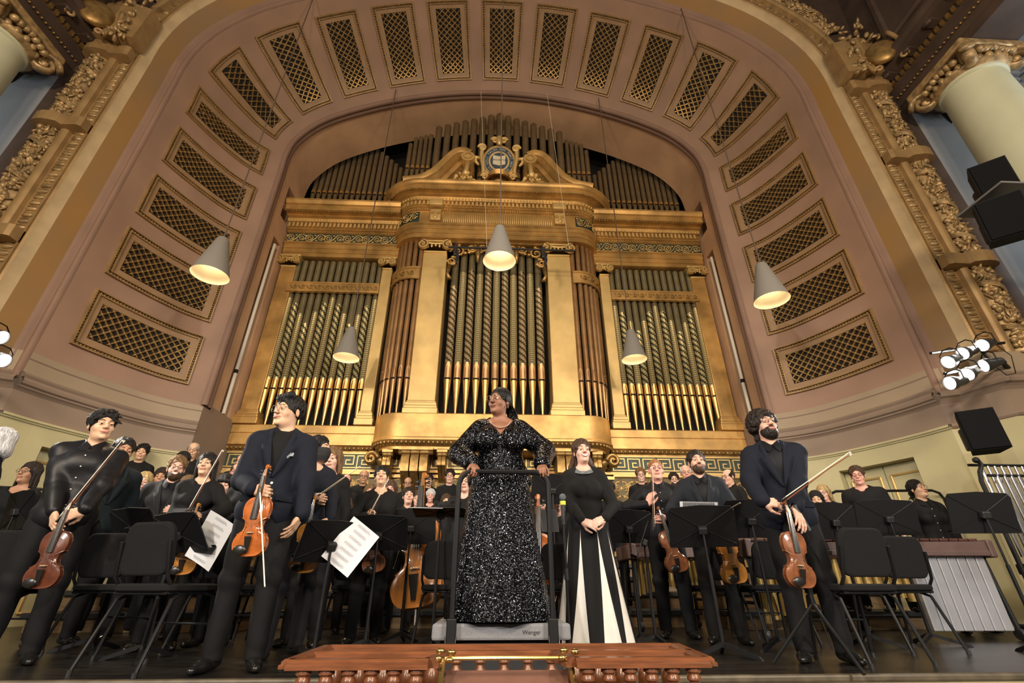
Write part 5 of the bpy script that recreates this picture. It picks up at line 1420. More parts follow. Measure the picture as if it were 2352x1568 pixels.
def sheet(name_label, P, R, w=.23, h=.31, lines=7, curl=.0):
    """a sheet of music lying on or sliding off a desk; P centre, R 3x3 (x wide, z up, -y the printed side)"""
    t = thing('sheet_music', name_label, 'sheet music'); t.matrix_world = Matrix.Translation(P)@R.to_4x4()
    rows = [[(w*(i/6-.5), .0008-curl*((i/6-.5)**2)-curl*.6*((j/6-.5)**2), h*(j/6-.5)) for j in range(7)] for i in range(7)]
    b = [[(x, y+.0012, z) for x, y, z in r] for r in rows]
    MB().grid(rows).grid(b[::-1]).build('page', M_PAPER, t, smooth='all')
    for s in (-1, 1):
        mb = MB()
        for k in range(lines):
            z = h*(.42-.84*k/(lines-1)); y0 = -.0006-curl*.6*((z/h)**2)
            for q in range(5): 
                zz = z-.010+.005*q; mb.box((0, (y0-.0004) if s < 0 else y0+.0026, zz), (w*.84,.0004,.0007))
            for q in range(14):
                x = -w*.4+w*.8*q/13; mb.box((x, (y0-.0006) if s < 0 else y0+.0028, z+.004*math.sin(q*2.3+k)), (.004,.0005,.004))
        mb.build('notation', mat('ink',(0.03,0.03,0.035),.8), t, kind='stuff')
    return t

# ---- violin family (unit: violin; z up towards the scroll, front face -y)
def violin_outline():
    R = catmull([(0,0),(.055,.004),(.088,.026),(.104,.066),(.100,.100),(.088,.121),(.091,.127),(.068,.139),(.055,.162),(.053,.188),(.062,.212),(.079,.223),(.076,.231),(.081,.250),(.084,.285),(.074,.322),(.045,.347),(0,.353)], 4)
    return R + [(-x, z) for x, z in R[::-1][1:-1]]
VO = violin_outline()
def _plate(y0, arch_, sgn):
    """arched plate: concentric insets"""
    mb = MB(); n = len(VO); cz = .175; rings = []
    for k in (1.0, .93, .75, .5, .25, .02):
        hh = arch_*(1-k**2.2) if k < .93 else 0
        rings.append([((x*k), y0+sgn*hh, cz+(z-cz)*k) for x, z in VO])
    for a, b in zip(rings[:-1], rings[1:]): mb.add(a+b, [(i, (i+1) % n, n+(i+1) % n, n+i)[::(1 if sgn < 0 else -1)] for i in range(n)])
    return mb
def _build_violin():
    g = {}
    mb = _plate(-.018, .014, -1); 
    b2 = _plate(.018, .012, 1); mb.add(b2.v, b2.f); n = len(VO)
    mb.add([(x*1.02,-.018,.175+(z-.175)*1.012) for x, z in VO]+[(x*1.02,-.0145,.175+(z-.175)*1.012) for x, z in VO], [(i,(i+1)%n,n+(i+1)%n,n+i) for i in range(n)]+[(i,(i+1)%n,n+(i+1)%n,n+i)[::-1] for i in range(n)])
    g['soundbox'] = (mb, 'wood')
    mb = MB(); mb.add([(x*.975,-.018,.175+(z-.175)*.985) for x, z in VO]+[(x*.975,.018,.175+(z-.175)*.985) for x, z in VO], [(i,(i+1)%n,n+(i+1)%n,n+i) for i in range(n)]); g['ribs'] = (mb, 'wood')
    g['neck'] = (MB().tube([(0,-.012,.335),(0,-.016,.36),(0,-.016,.48)], [.02,.0125,.0115], 8).tube([(0,-.016,.475),(0,-.010,.535)], [.0115,.008], 8), 'wood')
    mb = MB(); mb.tube([(0,.004-.02*(1-t/12)*math.cos(t), .552+.02*(1-t/12)*math.sin(t)) for t in np.linspace(2.6,12,26)], [.009*(1-k/50) for k in range(26)], 7, flat=1.5, up=(1,0,0)); mb.sphere((0,.004,.552), (.014,.005,.005), 8, 5); mb.tube([(0,-.010,.53),(0,-.012,.555)], [.009,.009], 7); g['scroll'] = (mb, 'wood')
    mb = MB(); mb.add([(-.021,-.034,.215),(.021,-.034,.215),(.012,-.029,.485),(-.012,-.029,.485),(-.021,-.041,.215),(-.008,-.044,.215),(.008,-.044,.215),(.021,-.041,.215),(-.012,-.033,.485),(-.005,-.035,.485),(.005,-.035,.485),(.012,-.033,.485)], [(0,1,2,3),(4,5,9,8),(5,6,10,9),(6,7,11,10),(0,4,8,3),(7,1,2,11),(0,1,7,6,5,4),(3,8,9,10,11,2)]); g['fingerboard'] = (mb, 'ebony')
    mb = MB(); mb.prism([(-.021,0),(.021,0),(.020,.010),(.016,.022),(0,.028),(-.016,.022),(-.020,.010)], -.003, .003, f=lambda u, v, q: (u, -.030-v*.75, .135+q)); g['bridge'] = (mb, 'maple')
    mb = MB(); mb.add([(-.009,-.030,.022),(.009,-.030,.022),(.021,-.042,.112),(-.021,-.042,.112),(-.009,-.036,.022),(.009,-.036,.022),(.021,-.050,.112),(-.021,-.050,.112)], [(0,3,2,1),(4,5,6,7),(0,1,5,4),(1,2,6,5),(2,3,7,6),(3,0,4,7)]); g['tailpiece'] = (mb, 'ebony')
    g['chin_rest'] = (MB().sphere((-.040,-.042,.035), (.040,.008,.030), 12, 6), 'ebony')
    for i, s in enumerate((-1,-.33,.33,1)): g['string%d' % i] = (MB().tube([(s*.013,-.047,.112),(s*.0155,-.0525,.135),(s*.007,-.036,.486),(s*.004,-.02,.53)], .0007, 4), 'steel')
    for i, (s, z) in enumerate(((-1,.497),(1,.505),(-1,.518),(1,.526))): g['peg%d' % i] = (MB().tube([(s*-.008,-.012,z),(s*.022,-.012,z)], .0035, 6).sphere((s*.028,-.012,z), (.008,.003,.009), 8, 5), 'ebony')
    for s in (-1, 1): g['f_hole%d' % s] = (MB().tube([(s*x,-.0312+abs(x-.03)*.14,z) for x, z in ((.030,.168),(.034,.172),(.037,.165),(.041,.145),(.046,.120),(.050,.113),(.053,.118))], [.0028,.0012,.0016,.002,.0016,.0012,.0030], 5, flat=.6), 'void')
    return {k: (mb.mesh(k.rstrip('0123456789-'), True), m) for k, (mb, m) in g.items()}
VIOLIN = _build_violin()
M_EBONY = mat('ebony',(0.012,0.011,0.010),.3,spec=.5); M_MAPLE = mat('maple_bridge',(0.55,0.38,0.20),.5); M_STEEL = mat('string_steel',(0.75,0.73,0.70),.25,.9)
VW = {'red': mat('violin_red_varnish',(0.25,0.060,0.020),.24,var=.3,vscale=22,coat=.5), 'dark': mat('violin_dark_varnish',(0.105,0.030,0.014),.28,var=.3,vscale=22,coat=.4), 'orange': mat('violin_orange_varnish',(0.42,0.115,0.022),.22,var=.25,vscale=22,coat=.5), 'amber': mat('violin_amber_varnish',(0.40,0.165,0.028),.25,var=.3,vscale=22,coat=.5), 'brown': mat('violin_brown_varnish',(0.21,0.075,0.030),.26,var=.3,vscale=22,coat=.5), 'bass': mat('bass_amber_varnish',(0.40,0.150,0.030),.22,var=.35,vscale=3,stretch=(6,6,.6),coat=.6)}
def fiddle(name, label, cat, bottom, top, front, wood, length=.575, group=None):
    """bottom button and scroll given as points; front = direction the face looks"""
    bottom, top = Vector(bottom), Vector(top); z = (top-bottom).normalized(); f = Vector(front); y = -(f-z*f.dot(z)).normalized(); x = y.cross(z)
    s = length/.575; t = thing(name, label, cat, group=group); t.matrix_world = Matrix.Translation(bottom)@Matrix((x,y,z)).transposed().to_4x4()@Matrix.Scale(s,4)
    mm = dict(wood=VW[wood], ebony=M_EBONY, maple=M_MAPLE, steel=M_STEEL, void=M_BLACKV)
    for k, (me, m) in VIOLIN.items():
        if cat in ('double bass','cello') and k in ('chin_rest',): continue
        link(k.rstrip('0123456789-'), me, mm[m], t)
    return t
M_STICK = mat('pernambuco_stick',(0.20,0.060,0.022),.3,coat=.4); M_HORSE = mat('bow_hair',(0.78,0.72,0.60),.6)
def bow(label, frog, tip, hairdir, stick=M_STICK, L=.74):
    frog, tip = Vector(frog), Vector(tip); z = (tip-frog).normalized(); f = Vector(hairdir); y = (f-z*f.dot(z)).normalized(); x = y.cross(z)
    t = thing('bow', label, 'bow', group='string players bows'); t.matrix_world = Matrix.Translation(frog)@Matrix((x,y,z)).transposed().to_4x4()@Matrix.Scale((tip-frog).length/.74,4)
    MB().tube([(0,0,0),(0,0,.03),(0,.004,.25),(0,.010,.5),(0,.004,.70),(0,0,.735)], [.0045,.0045,.0042,.0036,.003,.003], 7).build('stick', stick, t, smooth=True)
    MB().rbox((0,.014,.045), (.010,.020,.048), .003).build('frog', M_EBONY, t)
    MB().prism([(-.002,.715),(.024,.728),(.024,.738),(-.002,.742)], -.003, .003, f=lambda u, v, q: (q, u, v)).build('tip', mat('ivory_tip',(0.7,0.66,0.56),.4), t)
    MB().box((0,.0225,.385), (.009,.0014,.70)).build('hair', M_HORSE, t)
    return t

# ------------------------------------------------------------------ podium with guard rail
M_CARPET = mat('podium_grey_carpet',(0.22,0.225,0.24),.9,bump=.2,bscale=350,var=.15,vscale=120)
pz = .26; a = atZ(992,1441,pz); b = atZ(1312,1441,pz); PX0, PX1, PY0 = a.x-.03, b.x+.05, 3.34; PY1 = PY0+.95
pod = thing('conductor_podium', 'grey carpeted conductor podium on a black box at the stage centre', 'podium', ((PX0+PX1)/2, (PY0+PY1)/2, 0))
pw, pdp = PX1-PX0, PY1-PY0
MB().rbox((0,0,pz-.045), (pw,pdp,.09), .015).build('deck', M_CARPET, pod)
MB().rbox((0,0,(pz-.09)/2), (pw-.10,pdp-.10,pz-.09), .008).build('base_box', M_BLACKP, pod)
put_text('Wenger', .034, Vector((.215*pw,-pdp/2-.002,pz-.047)), RX, mat('lettering_black',(0.01,0.01,0.01),.5), pod)
rl = atY(1030,1460,PY0-.03); rr = atY(1277,1460,PY0-.03); rt = atY(1150,1083,PY0-.03)
x0, x1 = rl.x+.015-pod.location.x, rr.x-.015-pod.location.x; ry = -pdp/2-.03; rz_ = rt.z; c = .10
arc = lambda cx, cz, a0, a1: [(cx+c*math.cos(t), ry, cz+c*math.sin(t)) for t in np.linspace(a0, a1, 7)]
MB().tube([(x0,ry,.16)]+arc(x0+c,rz_-c,math.pi,math.pi/2)+arc(x1-c,rz_-c,math.pi/2,0)+[(x1,ry,.16)], .0175, 8).build('guard_rail', M_BLACK, pod, smooth=True)
for x in (x0, x1):
    MB().rbox((x,ry-.0,.21), (.06,.05,.16), .008).build('rail_socket', M_BLACK, pod)
    MB().tube([(x-.035,ry-.03,.20),(x-.03,ry-.035,.16),(x,ry-.035,.14),(x+.03,ry-.035,.16),(x+.035,ry-.03,.20)], .004, 6).build('pin_wire', M_CHROME, pod, smooth=True)

# ------------------------------------------------------------------ balustrade and brass desk in front of the stage
bz = .19
BQ = lambda px, py: atZ(px, py, bz)
bal = thing('balustrade', 'reddish brown wooden balustrade with turned balusters in front of the stage', 'balustrade', (0,2.8,-1.3))
def W(p): return (p[0], p[1]-2.8, p[2]+1.3)
yb = BQ(1150,1478).y; ym = BQ(1150,1493).y; yf = BQ(820,1512).y
xl0, xl1 = BQ(760,1478).x, BQ(668,1512).x; xr0, xr1 = BQ(1556,1478).x, BQ(1645,1514).x; gl, gr = BQ(985,1512).x, BQ(1330,1516).x
def rail(p, q, w=.10, name='rail', dz=0.0):
    p = Vector(W((p[0],p[1],bz-.03+dz))); q = Vector(W((q[0],q[1],bz-.03+dz))); d = (q-p).normalized(); s = Vector((-d.y,d.x,0))
    prof = [(-w/2,-.006),(-w/2,.008),(-w/2+.010,.012),(-w/2+.010,.020),(-w/2+.022,.03),(w/2-.022,.03),(w/2-.010,.020),(w/2-.010,.012),(w/2,.008),(w/2,-.006)]
    mb = MB(); A = [p+s*u+Vector((0,0,v)) for u, v in prof]; B = [q+s*u+Vector((0,0,v)) for u, v in prof]
    mb.grid([A+[A[0]], B+[B[0]]]); mb.add(A, [tuple(range(10))]); mb.add(B, [tuple(range(9,-1,-1))]); return mb.build(name, M_WOODR, bal)
rail((xl0,yb), (xr0,yb), .07); rail((xl0+.02,ym), (xr0-.02,ym), .07); rail((xl1,yf), (gl,yf), .085); rail((gr,yf), (xr1,yf), .085)
rail((xl0,yb), (xl1,yf), .085); rail((xr0,yb), (xr1,yf), .085); rail((gl,yf), (gl+.06,ym), .085); rail((gr,yf), (gr-.06,ym), .085)
bal_prof = [(.030,.0),(.034,-.012),(.034,-.022),(.022,-.03),(.030,-.042),(.030,-.052),(.020,-.06),(.020,-.068),(.040,-.095),(.046,-.13),(.042,-.18),(.028,-.26),(.022,-.40),(.026,-.46),(.040,-.48),(.040,-.50),(.028,-.52),(.028,-.56)]
BM = lathe_mesh('baluster', [(r, z) for r, z in bal_prof], 12)
for xa, xb, y, n in ((xl1+.07, gl-.05, yf, 6), (gr+.05, xr1-.07, yf, 6), (xl0+.05, xr0-.05, yb, 15)):
    for i in range(n): link('baluster', BM, M_WOODR, bal, loc=W((xa+(xb-xa)*i/(n-1), y, bz-.03)))
for xa, xb, y in ((xl1, gl, yf), (gr, xr1, yf), (xl0, xr0, yb)): MB().rbox(W(((xa+xb)/2, y, bz-.62)), (xb-xa,.13,.07), .015).build('bottom_rail', M_WOODR, bal)
for x, y in ((xl1+.05,yf),(xr1-.05,yf),(gl-.02,yf),(gr+.02,yf),(xl0+.05,yb),(xr0-.05,yb)): MB().rbox(W((x,y,-.75)), (.13,.13,1.1), .012).build('post', M_WOODR, bal)
# brass reading desk
dz0 = .12; Yd = 2.45
p0, p1 = atY(1022,1512,Yd), atY(1306,1512,Yd)
desk = thing('brass_desk', 'brass music desk with leather panel set in the gap of the balustrade', 'music desk', ((p0.x+p1.x)/2, Yd, -1.3))
dw = p1.x-p0.x; zt = p0.z+1.3
MB().tube([(-dw/2,0,zt),(dw/2,0,zt)], .008, 8).build('top_bar', M_BRASS, desk, smooth=True)
MB().box((0,.05,zt-.09), (dw*1.0,.01,.085), M=Matrix.Rotation(math.radians(-35),3,'X')).build('leather_panel', mat('brown_leather',(0.14,0.055,0.03),.6,var=.15), desk)
MB().box((0,.0,zt-.28), (dw*1.0,.012,.24)).build('brass_plate', M_BRASS, desk)
for s in (-1, 1):
    MB().tube([(s*dw/2,0,zt-.9),(s*dw/2,0,zt-.25),(s*(dw/2+.02),-.02,zt-.12),(s*(dw/2+.005),0,zt)], .013, 8).build('bracket', M_BRASS, desk, smooth=True)
    mb = MB()
    for k in range(4):
        th = k*1.57+.6; mb.sphere((s*dw/2+.035*math.cos(th), -.01, zt+.012+.02*math.sin(th)), (.02,.01,.012), 8, 5)
    mb.build('finial', M_BRASS, desk, smooth='all')
MB().rbox((0,.1,zt-.75), (dw*.9,.3,.9), .02).build('console_body', M_WOODR, desk)
MB().rbox((0,.1,.18), (dw*.96,.36,.36), .02).build('console_foot', M_WOODR, desk)

# ------------------------------------------------------------------ risers for the chorus
M_RISER = mat('riser_wood',(0.20,0.125,0.055),.5,var=.3,vscale=5,stretch=(.6,6,6))
RIS = []
def riser(x0, x1, y0, y1, z, label):
    t = thing('riser', label, 'riser', ((x0+x1)/2, (y0+y1)/2, 0), group='stepped chorus risers'); w, d = x1-x0, y1-y0
    MB().rbox((0,0,z-.03), (w,d,.06), .008).build('platform', M_BLACKP, t); MB().rbox((0,.02,(z-.06)/2), (w-.06,d-.08,z-.06), .006).build('skirt', M_RISER, t)
riser(-2.7,2.7,6.75,7.35,.20,'lowest black topped riser below the organ console brackets'); riser(-2.9,2.9,7.35,7.95,.40,'second black topped riser below the organ console brackets')
riser(-3.1,3.1,7.95,8.55,.60,'third black topped riser below the organ console brackets'); riser(-3.3,3.3,8.55,9.2,.80,'highest black topped riser against the organ dado')
for s, nm in ((-1,'left'), (1,'right')):
    xs = lambda a, b: (min(s*a,s*b), max(s*a,s*b))
    riser(*xs(2.9,5.3),6.3,6.9,.20,'lowest black topped riser along the %s apse wall' % nm); riser(*xs(3.1,5.45),6.9,7.5,.42,'middle black topped riser along the %s apse wall' % nm); riser(*xs(3.35,5.15),7.5,8.15,.72,'highest black topped riser along the %s apse wall' % nm)
# guard rails of the risers
def guard(label, P, top, h=.95):
    t = thing('guard_rail', label, 'guard rail', P[0]); V = [Vector(p)-Vector(P[0]) for p in P]
    a, b = V[0], V[-1]; c = .12; d = (b-a).normalized(); up = Vector((0,0,1))
    pts = [a, a+up*(h-c), a+up*(h-c*.3)+d*c*.3, a+up*h+d*c, b+up*h-d*c, b+up*(h-c*.3)-d*c*.3, b+up*(h-c), b]
    MB().tube(pts, .018, 8).build('hoop', M_BLACK, t, smooth=True)
    MB().tube([a+up*h*.5, b+up*h*.5], .014, 8).build('middle_bar', M_BLACK, t, smooth=True)
    MB().tube([(a+b)/2, (a+b)/2+up*h], .014, 8).build('baluster', M_BLACK, t, smooth=True)
p = atY(1900,1128,6.6); q = atY(2155,1112,6.45); hh = .95
guard('black tubular guard rail behind the person by the marimba', [Vector((p.x,p.y,p.z-hh)), Vector((q.x,q.y,p.z-hh))], 0)
q = atY(40,1075,6.0); p2 = atY(170,1085,6.4)
guard('black tubular guard rail in front of the left door', [Vector((p2.x,p2.y,.6)), Vector((p2.x-1.0,p2.y-.3,.6))], 0)

# ------------------------------------------------------------------ chairs
chair_px(388, 3.62, 164, 'black orchestra chair nearest the left stage edge beside the standing concertmaster')
chair_px(275, 4.4, 172, 'black orchestra chair behind the front left one, half under a tilted music stand')
chair_px(525, 4.65, 168, 'black orchestra chair half hidden behind the concertmaster with the orange violin')
chair_px(30, 4.2, 178, 'black orchestra chair at the far left edge beside the violinist in satin shirt')
chair_px(1036, 4.95, 165, 'black orchestra chair standing right in front of the double bass')
chair_px(1946, 3.75, 186, 'black orchestra chair nearest the right stage edge beside the curly haired violinist')
chair_px(2042, 4.35, 184, 'black orchestra chair right against the silver resonator panel of the marimba')
chair_px(1756, 4.85, 182, 'black orchestra chair behind the legs of the curly haired violinist')
chair_px(1640, 5.6, 185, 'black orchestra chair behind the moustached violinist')
chair_px(1282, 5.2, 180, 'black orchestra chair between the podium rail and the black and white gown')
chair_px(822, 5.8, 175, 'black orchestra chair behind the music stand with a hanging sheet')
chair_px(640, 5.30, 190, 'black orchestra chair far behind the concertmaster legs')

# ------------------------------------------------------------------ music stands
stand(45,1170,4.7,-28,-12,'black music stand at the left edge in front of the woman with glasses', w=.52)
stand(305,1208,4.6,-18,-30,'black music stand between the satin shirt violinist and the chairs')
t, d = stand(412,1222,4.1,-30,-34,'black music stand tilted above the front left chair, a sheet sliding off', w=.60)
stand(762,1243,3.82,35,-35,'black music stand right of the concertmaster with a hanging sheet', w=.46)
stand(870,1222,4.40,5,-38,'black music stand in front of the woman holding bow upright')
stand(945,1208,5.1,0,-14,'black music stand in front of the double bass player')
stand(1442,1208,4.9,10,-30,'black music stand right behind the black and white gown')
stand(1475,1238,4.65,75,-25,'black music stand seen edge on beside the ginger haired violinist', w=.42)
stand(1612,1208,4.05,-18,-32,'black music stand in front of the moustached violinist', w=.54, h=.36)
stand(1722,1190,4.45,0,-20,'black music stand between the moustached and the curly haired violinist')
stand(1913,1195,4.6,5,-12,'black music stand in front of the blonde woman right of the curly violinist')
stand(2037,1187,4.75,-4,-14,'black music stand in front of the percussionists guard rail', w=.62)
stand(2254,1176,4.05,-6,-12,'black music stand at the right edge beside the tubular bells', w=.56)
stand(1268,1122,5.5,10,-20,'black music stand behind the conductor left elbow')
ts, ds = stand(1012,1176,4.55,0,-84,'black music stand laid flat beside the podium rail with a fur hat on it', w=.50, h=.36)
# fur hat and folder on the flat stand
p = atY(1022,1157,4.55); S = SDF(); rg = random.Random(2)
S.el((0,0,.03), (.12,.09,.045), .02)
for i in range(60): S.el((rg.uniform(-.12,.12), rg.uniform(-.08,.08), .03+rg.uniform(-.02,.05)), rg.uniform(.012,.024), .008)
link('fur_hat', S.mesh('fur_hat', .008), mat('black_fur',(0.010,0.010,0.011),.9,bump=.5,bscale=200), label='black fluffy fur hat lying on the flat music stand', cat='hat', loc=(p.x+.03,4.55,atY(1012,1176,4.55).z+.015))
p = atY(985,1170,4.5)
tb = thing('folder', 'pale folder lying on the flat music stand beside the fur hat', 'folder', (p.x-.02, 4.47, atY(1012,1176,4.55).z+.022), (math.radians(6),0,.1)); MB().rbox((0,0,0), (.30,.22,.006), .002).build('cover', M_PAPER, tb)
# sheets
def hang(label, px, py, Y, deg, yaw, tilt, w=.23, h=.33, curl=.03):
    R = Matrix.Rotation(math.radians(yaw),3,'Z')@Matrix.Rotation(math.radians(tilt),3,'X')@Matrix.Rotation(math.radians(deg),3,'Y'); return sheet(label, atY(px,py,Y), R, w, h, curl=curl)
hang('sheet of music sliding off the stand above the front left chair', 484,1240,4.08,28,-10,14,.25,.38)
hang('sheet of music hanging from the stand right of the concertmaster', 806,1254,3.84,35,8,10,.25,.34)
hang('sheet of music on the stand in front of the woman with upright bow', 868,1190,4.40,0,5,38,.36,.05,0)
hang('sheet of music peeking over the stand of the moustached violinist', 1605,1163,4.02,4,-18,32,.30,.08,0)

# ------------------------------------------------------------------ pendant lamps
M_SHADE = mat('pendant_shade_grey',(0.19,0.175,0.15),.6); M_SHADEIN = mat('pendant_inside',(0.80,0.72,0.56),.5); M_BULB = mat('bulb',(1,0.9,0.7),.5,emit=((1.0,0.83,0.55),14))
M_CORD = mat('lamp_cord',(0.10,0.07,0.05),.6)
for px, py, Y, nm, rr, ztop in ((1147,600,5.25,'centre in front of the organ pipes',.235,16.5),(482,632,6.0,'far left in front of the coffered wall',.27,13.3),(1773,690,6.0,'far right in front of the coffered wall',.27,13.3),(795,822,8.0,'inner left before the side pipes',.245,12.3),(1457,826,8.0,'inner right before the side pipes',.245,12.3)):
    p = atY(px, py, Y); t = thing('pendant_lamp', 'conical grey pendant lamp hanging at the '+nm, 'lamp', tuple(p), group='conical pendant lamps over the stage')
    hgt = .66*rr/.25
    MB().lathe([(rr,0),(rr*.98,.01),(rr*.33,hgt*.97),(rr*.28,hgt),(.02,hgt+.01),(0,hgt+.01)], 28).build('shade', M_SHADE, t, smooth=True)
    MB().lathe([(rr*.985,.002),(rr*.36,hgt*.9),(0,hgt*.9)], 28).build('reflector', M_SHADEIN, t, smooth=True)
    for s in (-1, 1): MB().sphere((s*rr*.22,0,hgt*.42), (rr*.15,rr*.15,rr*.2), 12, 8).build('bulb', M_BULB, t, smooth='all')
    MB().tube([(0,0,hgt),(0,0,ztop-p.z)], .011, 6).build('cord', M_CORD, t, smooth=True)
    l = light('lamp_light', 'SPOT', (p.x, p.y, p.z+hgt*.35), (p.x, p.y, 0), 210, (1.0,0.78,0.50), .06, 100, .8); l.parent = t; l.matrix_parent_inverse = Matrix.Translation(p).inverted()
# light bar across the centre pipes
p0, p1 = atY(1030,567,8.0), atY(1322,571,8.0)
t = thing('light_bar', 'black pipe bar with clamps hung across the centre organ pipes', 'light bar', tuple(p0)); L = p1.x-p0.x
MB().tube([(0,0,0),(L,0,.0)], .022, 8).build('bar', M_BLACK, t, smooth=True)
for fx in (.06, .74):
    MB().rbox((L*fx,-.02,-.1), (.08,.08,.3), .02).build('clamp', M_BLACKP, t)
    MB().tube([(L*fx,-.03,-.05),(L*fx+.05,-.05,-.3),(L*fx+.03,-.05,-.48)], [.03,.04,.02], 7).build('cable_bundle', M_BLACKP, t, smooth=True)
for fx in (.3, .95): MB().tube([(L*fx,0,0),(L*fx-.3,0,5.4)], .004, 5).build('hanging_wire', M_WHITE, t)

# ------------------------------------------------------------------ spotlights, loudspeakers
M_LENS = mat('lit_lens',(1,1,1),.4,emit=((1.0,0.94,0.85),9)); M_CAN = mat('spot_can',(0.030,0.028,0.026),.35,.3)
def par_can(px, py, Y, tgt, label, power):
    p = atY(px, py, Y); d = (Vector(tgt)-p).normalized(); R = d.to_track_quat('-Z','Y').to_matrix()
    t = thing('spotlight', label, 'spotlight', group='stage spotlights'); t.matrix_world = Matrix.Translation(p)@R.to_4x4()
    MB().lathe([(.0,.24),(.045,.24),(.055,.20),(.062,.12),(.084,.06),(.086,0),(.080,0),(.076,.03)], 18).build('housing', M_CAN, t, smooth=True)
    MB().lathe([(0,.012),(.05,.016),(.078,.02)], 18).build('lens', M_LENS, t, smooth=True)
    mb = MB(); mb.tube([(-.11,0,.1),(-.11,.10,.12),(-.05,.15,.13),(.05,.15,.13),(.11,.10,.12),(.11,0,.1)], .008, 6); mb.build('yoke', M_BLACK, t, smooth=True)
    l = light('spot_light', 'SPOT', p+d*.16, tgt, power, (1.0,0.93,0.84), .09, 58, .6); l.parent = t; l.matrix_parent_inverse = t.matrix_world.inverted()
SY = 5.15
for (px, py, dy), tg in zip(((2210,812,0),(2255,793,.05),(2177,832,-.05),(2180,880,-.12),(2220,860,-.08),(2258,840,-.05)), ((-1,5,1),(0,4.4,1.2),(1,4.6,1),(-2,5,1.2),(2,4.6,1),(0,6.5,1.5))):
    nm = {2210:'upper middle',2255:'upper right',2177:'upper left',2180:'lower left',2220:'lower middle',2258:'lower right'}[px]
    par_can(px, py, SY+dy, tg, '%s lit spotlight of the six on the right wall' % nm, 190)
for px, py, tg, nm in ((5,775,(1,5,1),'upper'), (8,828,(-1,4.6,1),'lower'), (-60,800,(0,6.5,1.4),'outer')):
    par_can(px, py, SY, tg, '%s lit spotlight on the left wall at the picture edge' % nm, 330)
p = atY(2225,822,SY+.12); t = thing('spotlight_bracket', 'black bracket frame carrying the six spotlights on the right wall', 'bracket', tuple(p))
mb = MB().tube([(-.5,0,.06),(.75,.1,.30)], .02, 7).build('upper_bar', M_BLACK, t, smooth=True); MB().tube([(-.5,-.05,-.26),(.55,.05,-.02)], .02, 7).build('lower_bar', M_BLACK, t, smooth=True)
MB().tube([(.2,0,.2),(.3,0,-.08)], .018, 7).build('strut', M_BLACK, t, smooth=True); MB().tube([(.5,.05,-.02),(.9,.3,-.05)], .03, 7).build('wall_arm', M_BLACK, t, smooth=True)
MB().tube([(.3,0,-.1),(.38,-.02,-.25),(.52,-.02,-.22),(.62,0,.05),(.5,0,.2)], .006, 5).build('cable', M_BLACK, t, smooth=True)
M_SPK = mat('speaker_black',(0.006,0.006,0.007),.85,bump=.08,bscale=300,spec=.1)
M_SPKN = mat('speaker_navy',(0.005,0.008,0.015),.7,spec=.15)
def speaker(label, p, size, yaw, pitch, m=M_SPK, bracket=True):
    t = thing('loudspeaker', label, 'loudspeaker', tuple(p), (math.radians(pitch),0,math.radians(yaw)), group='black loudspeakers'); w, d, h = size
    mb = MB(); mb.prism([(-w/2,-d/2),(w/2,-d/2),(w/2*.7,d/2),(-w/2*.7,d/2)], -h/2, h/2); mb.build('cabinet', m, t)
    MB().rbox((0,-d/2-.008,0), (w*.94,.02,h*.96), .008).build('grille', M_SPK, t)
    if bracket: MB().rbox((0,d/2+.08,0), (.12,.16,.12), .015).build('wall_bracket', M_BLACK, t); MB().rbox((0,d/2+.2,.0), (.2,.1,.26), .015).build('wall_plate', M_BLACK, t)
speaker('black loudspeaker tilted forward on the right pedestal below the spotlights', atY(2250,992,5.0), (.34,.30,.46), -35, 0)
speaker('upper navy black loudspeaker beside the right column', atY(2278,425,4.0), (.36,.36,.50), -40, 8, M_SPKN)
speaker('lower navy black loudspeaker beside the right column', atY(2300,508,3.95), (.42,.38,.50), -40, 14, M_SPKN)
p = atY(2325,462,4.0); t = thing('speaker_shelf', 'grey shelf between the two loudspeakers at the right column', 'shelf', tuple(p)); MB().rbox((.1,0,0), (1.1,.6,.03), .008).build('board', mat('grey_shelf',(0.16,0.16,0.16),.5), t); MB().tube([(.1,.1,-.03),(1.2,.45,-.03)], .04, 8).build('support_arm', M_BLACK, t, smooth=True)
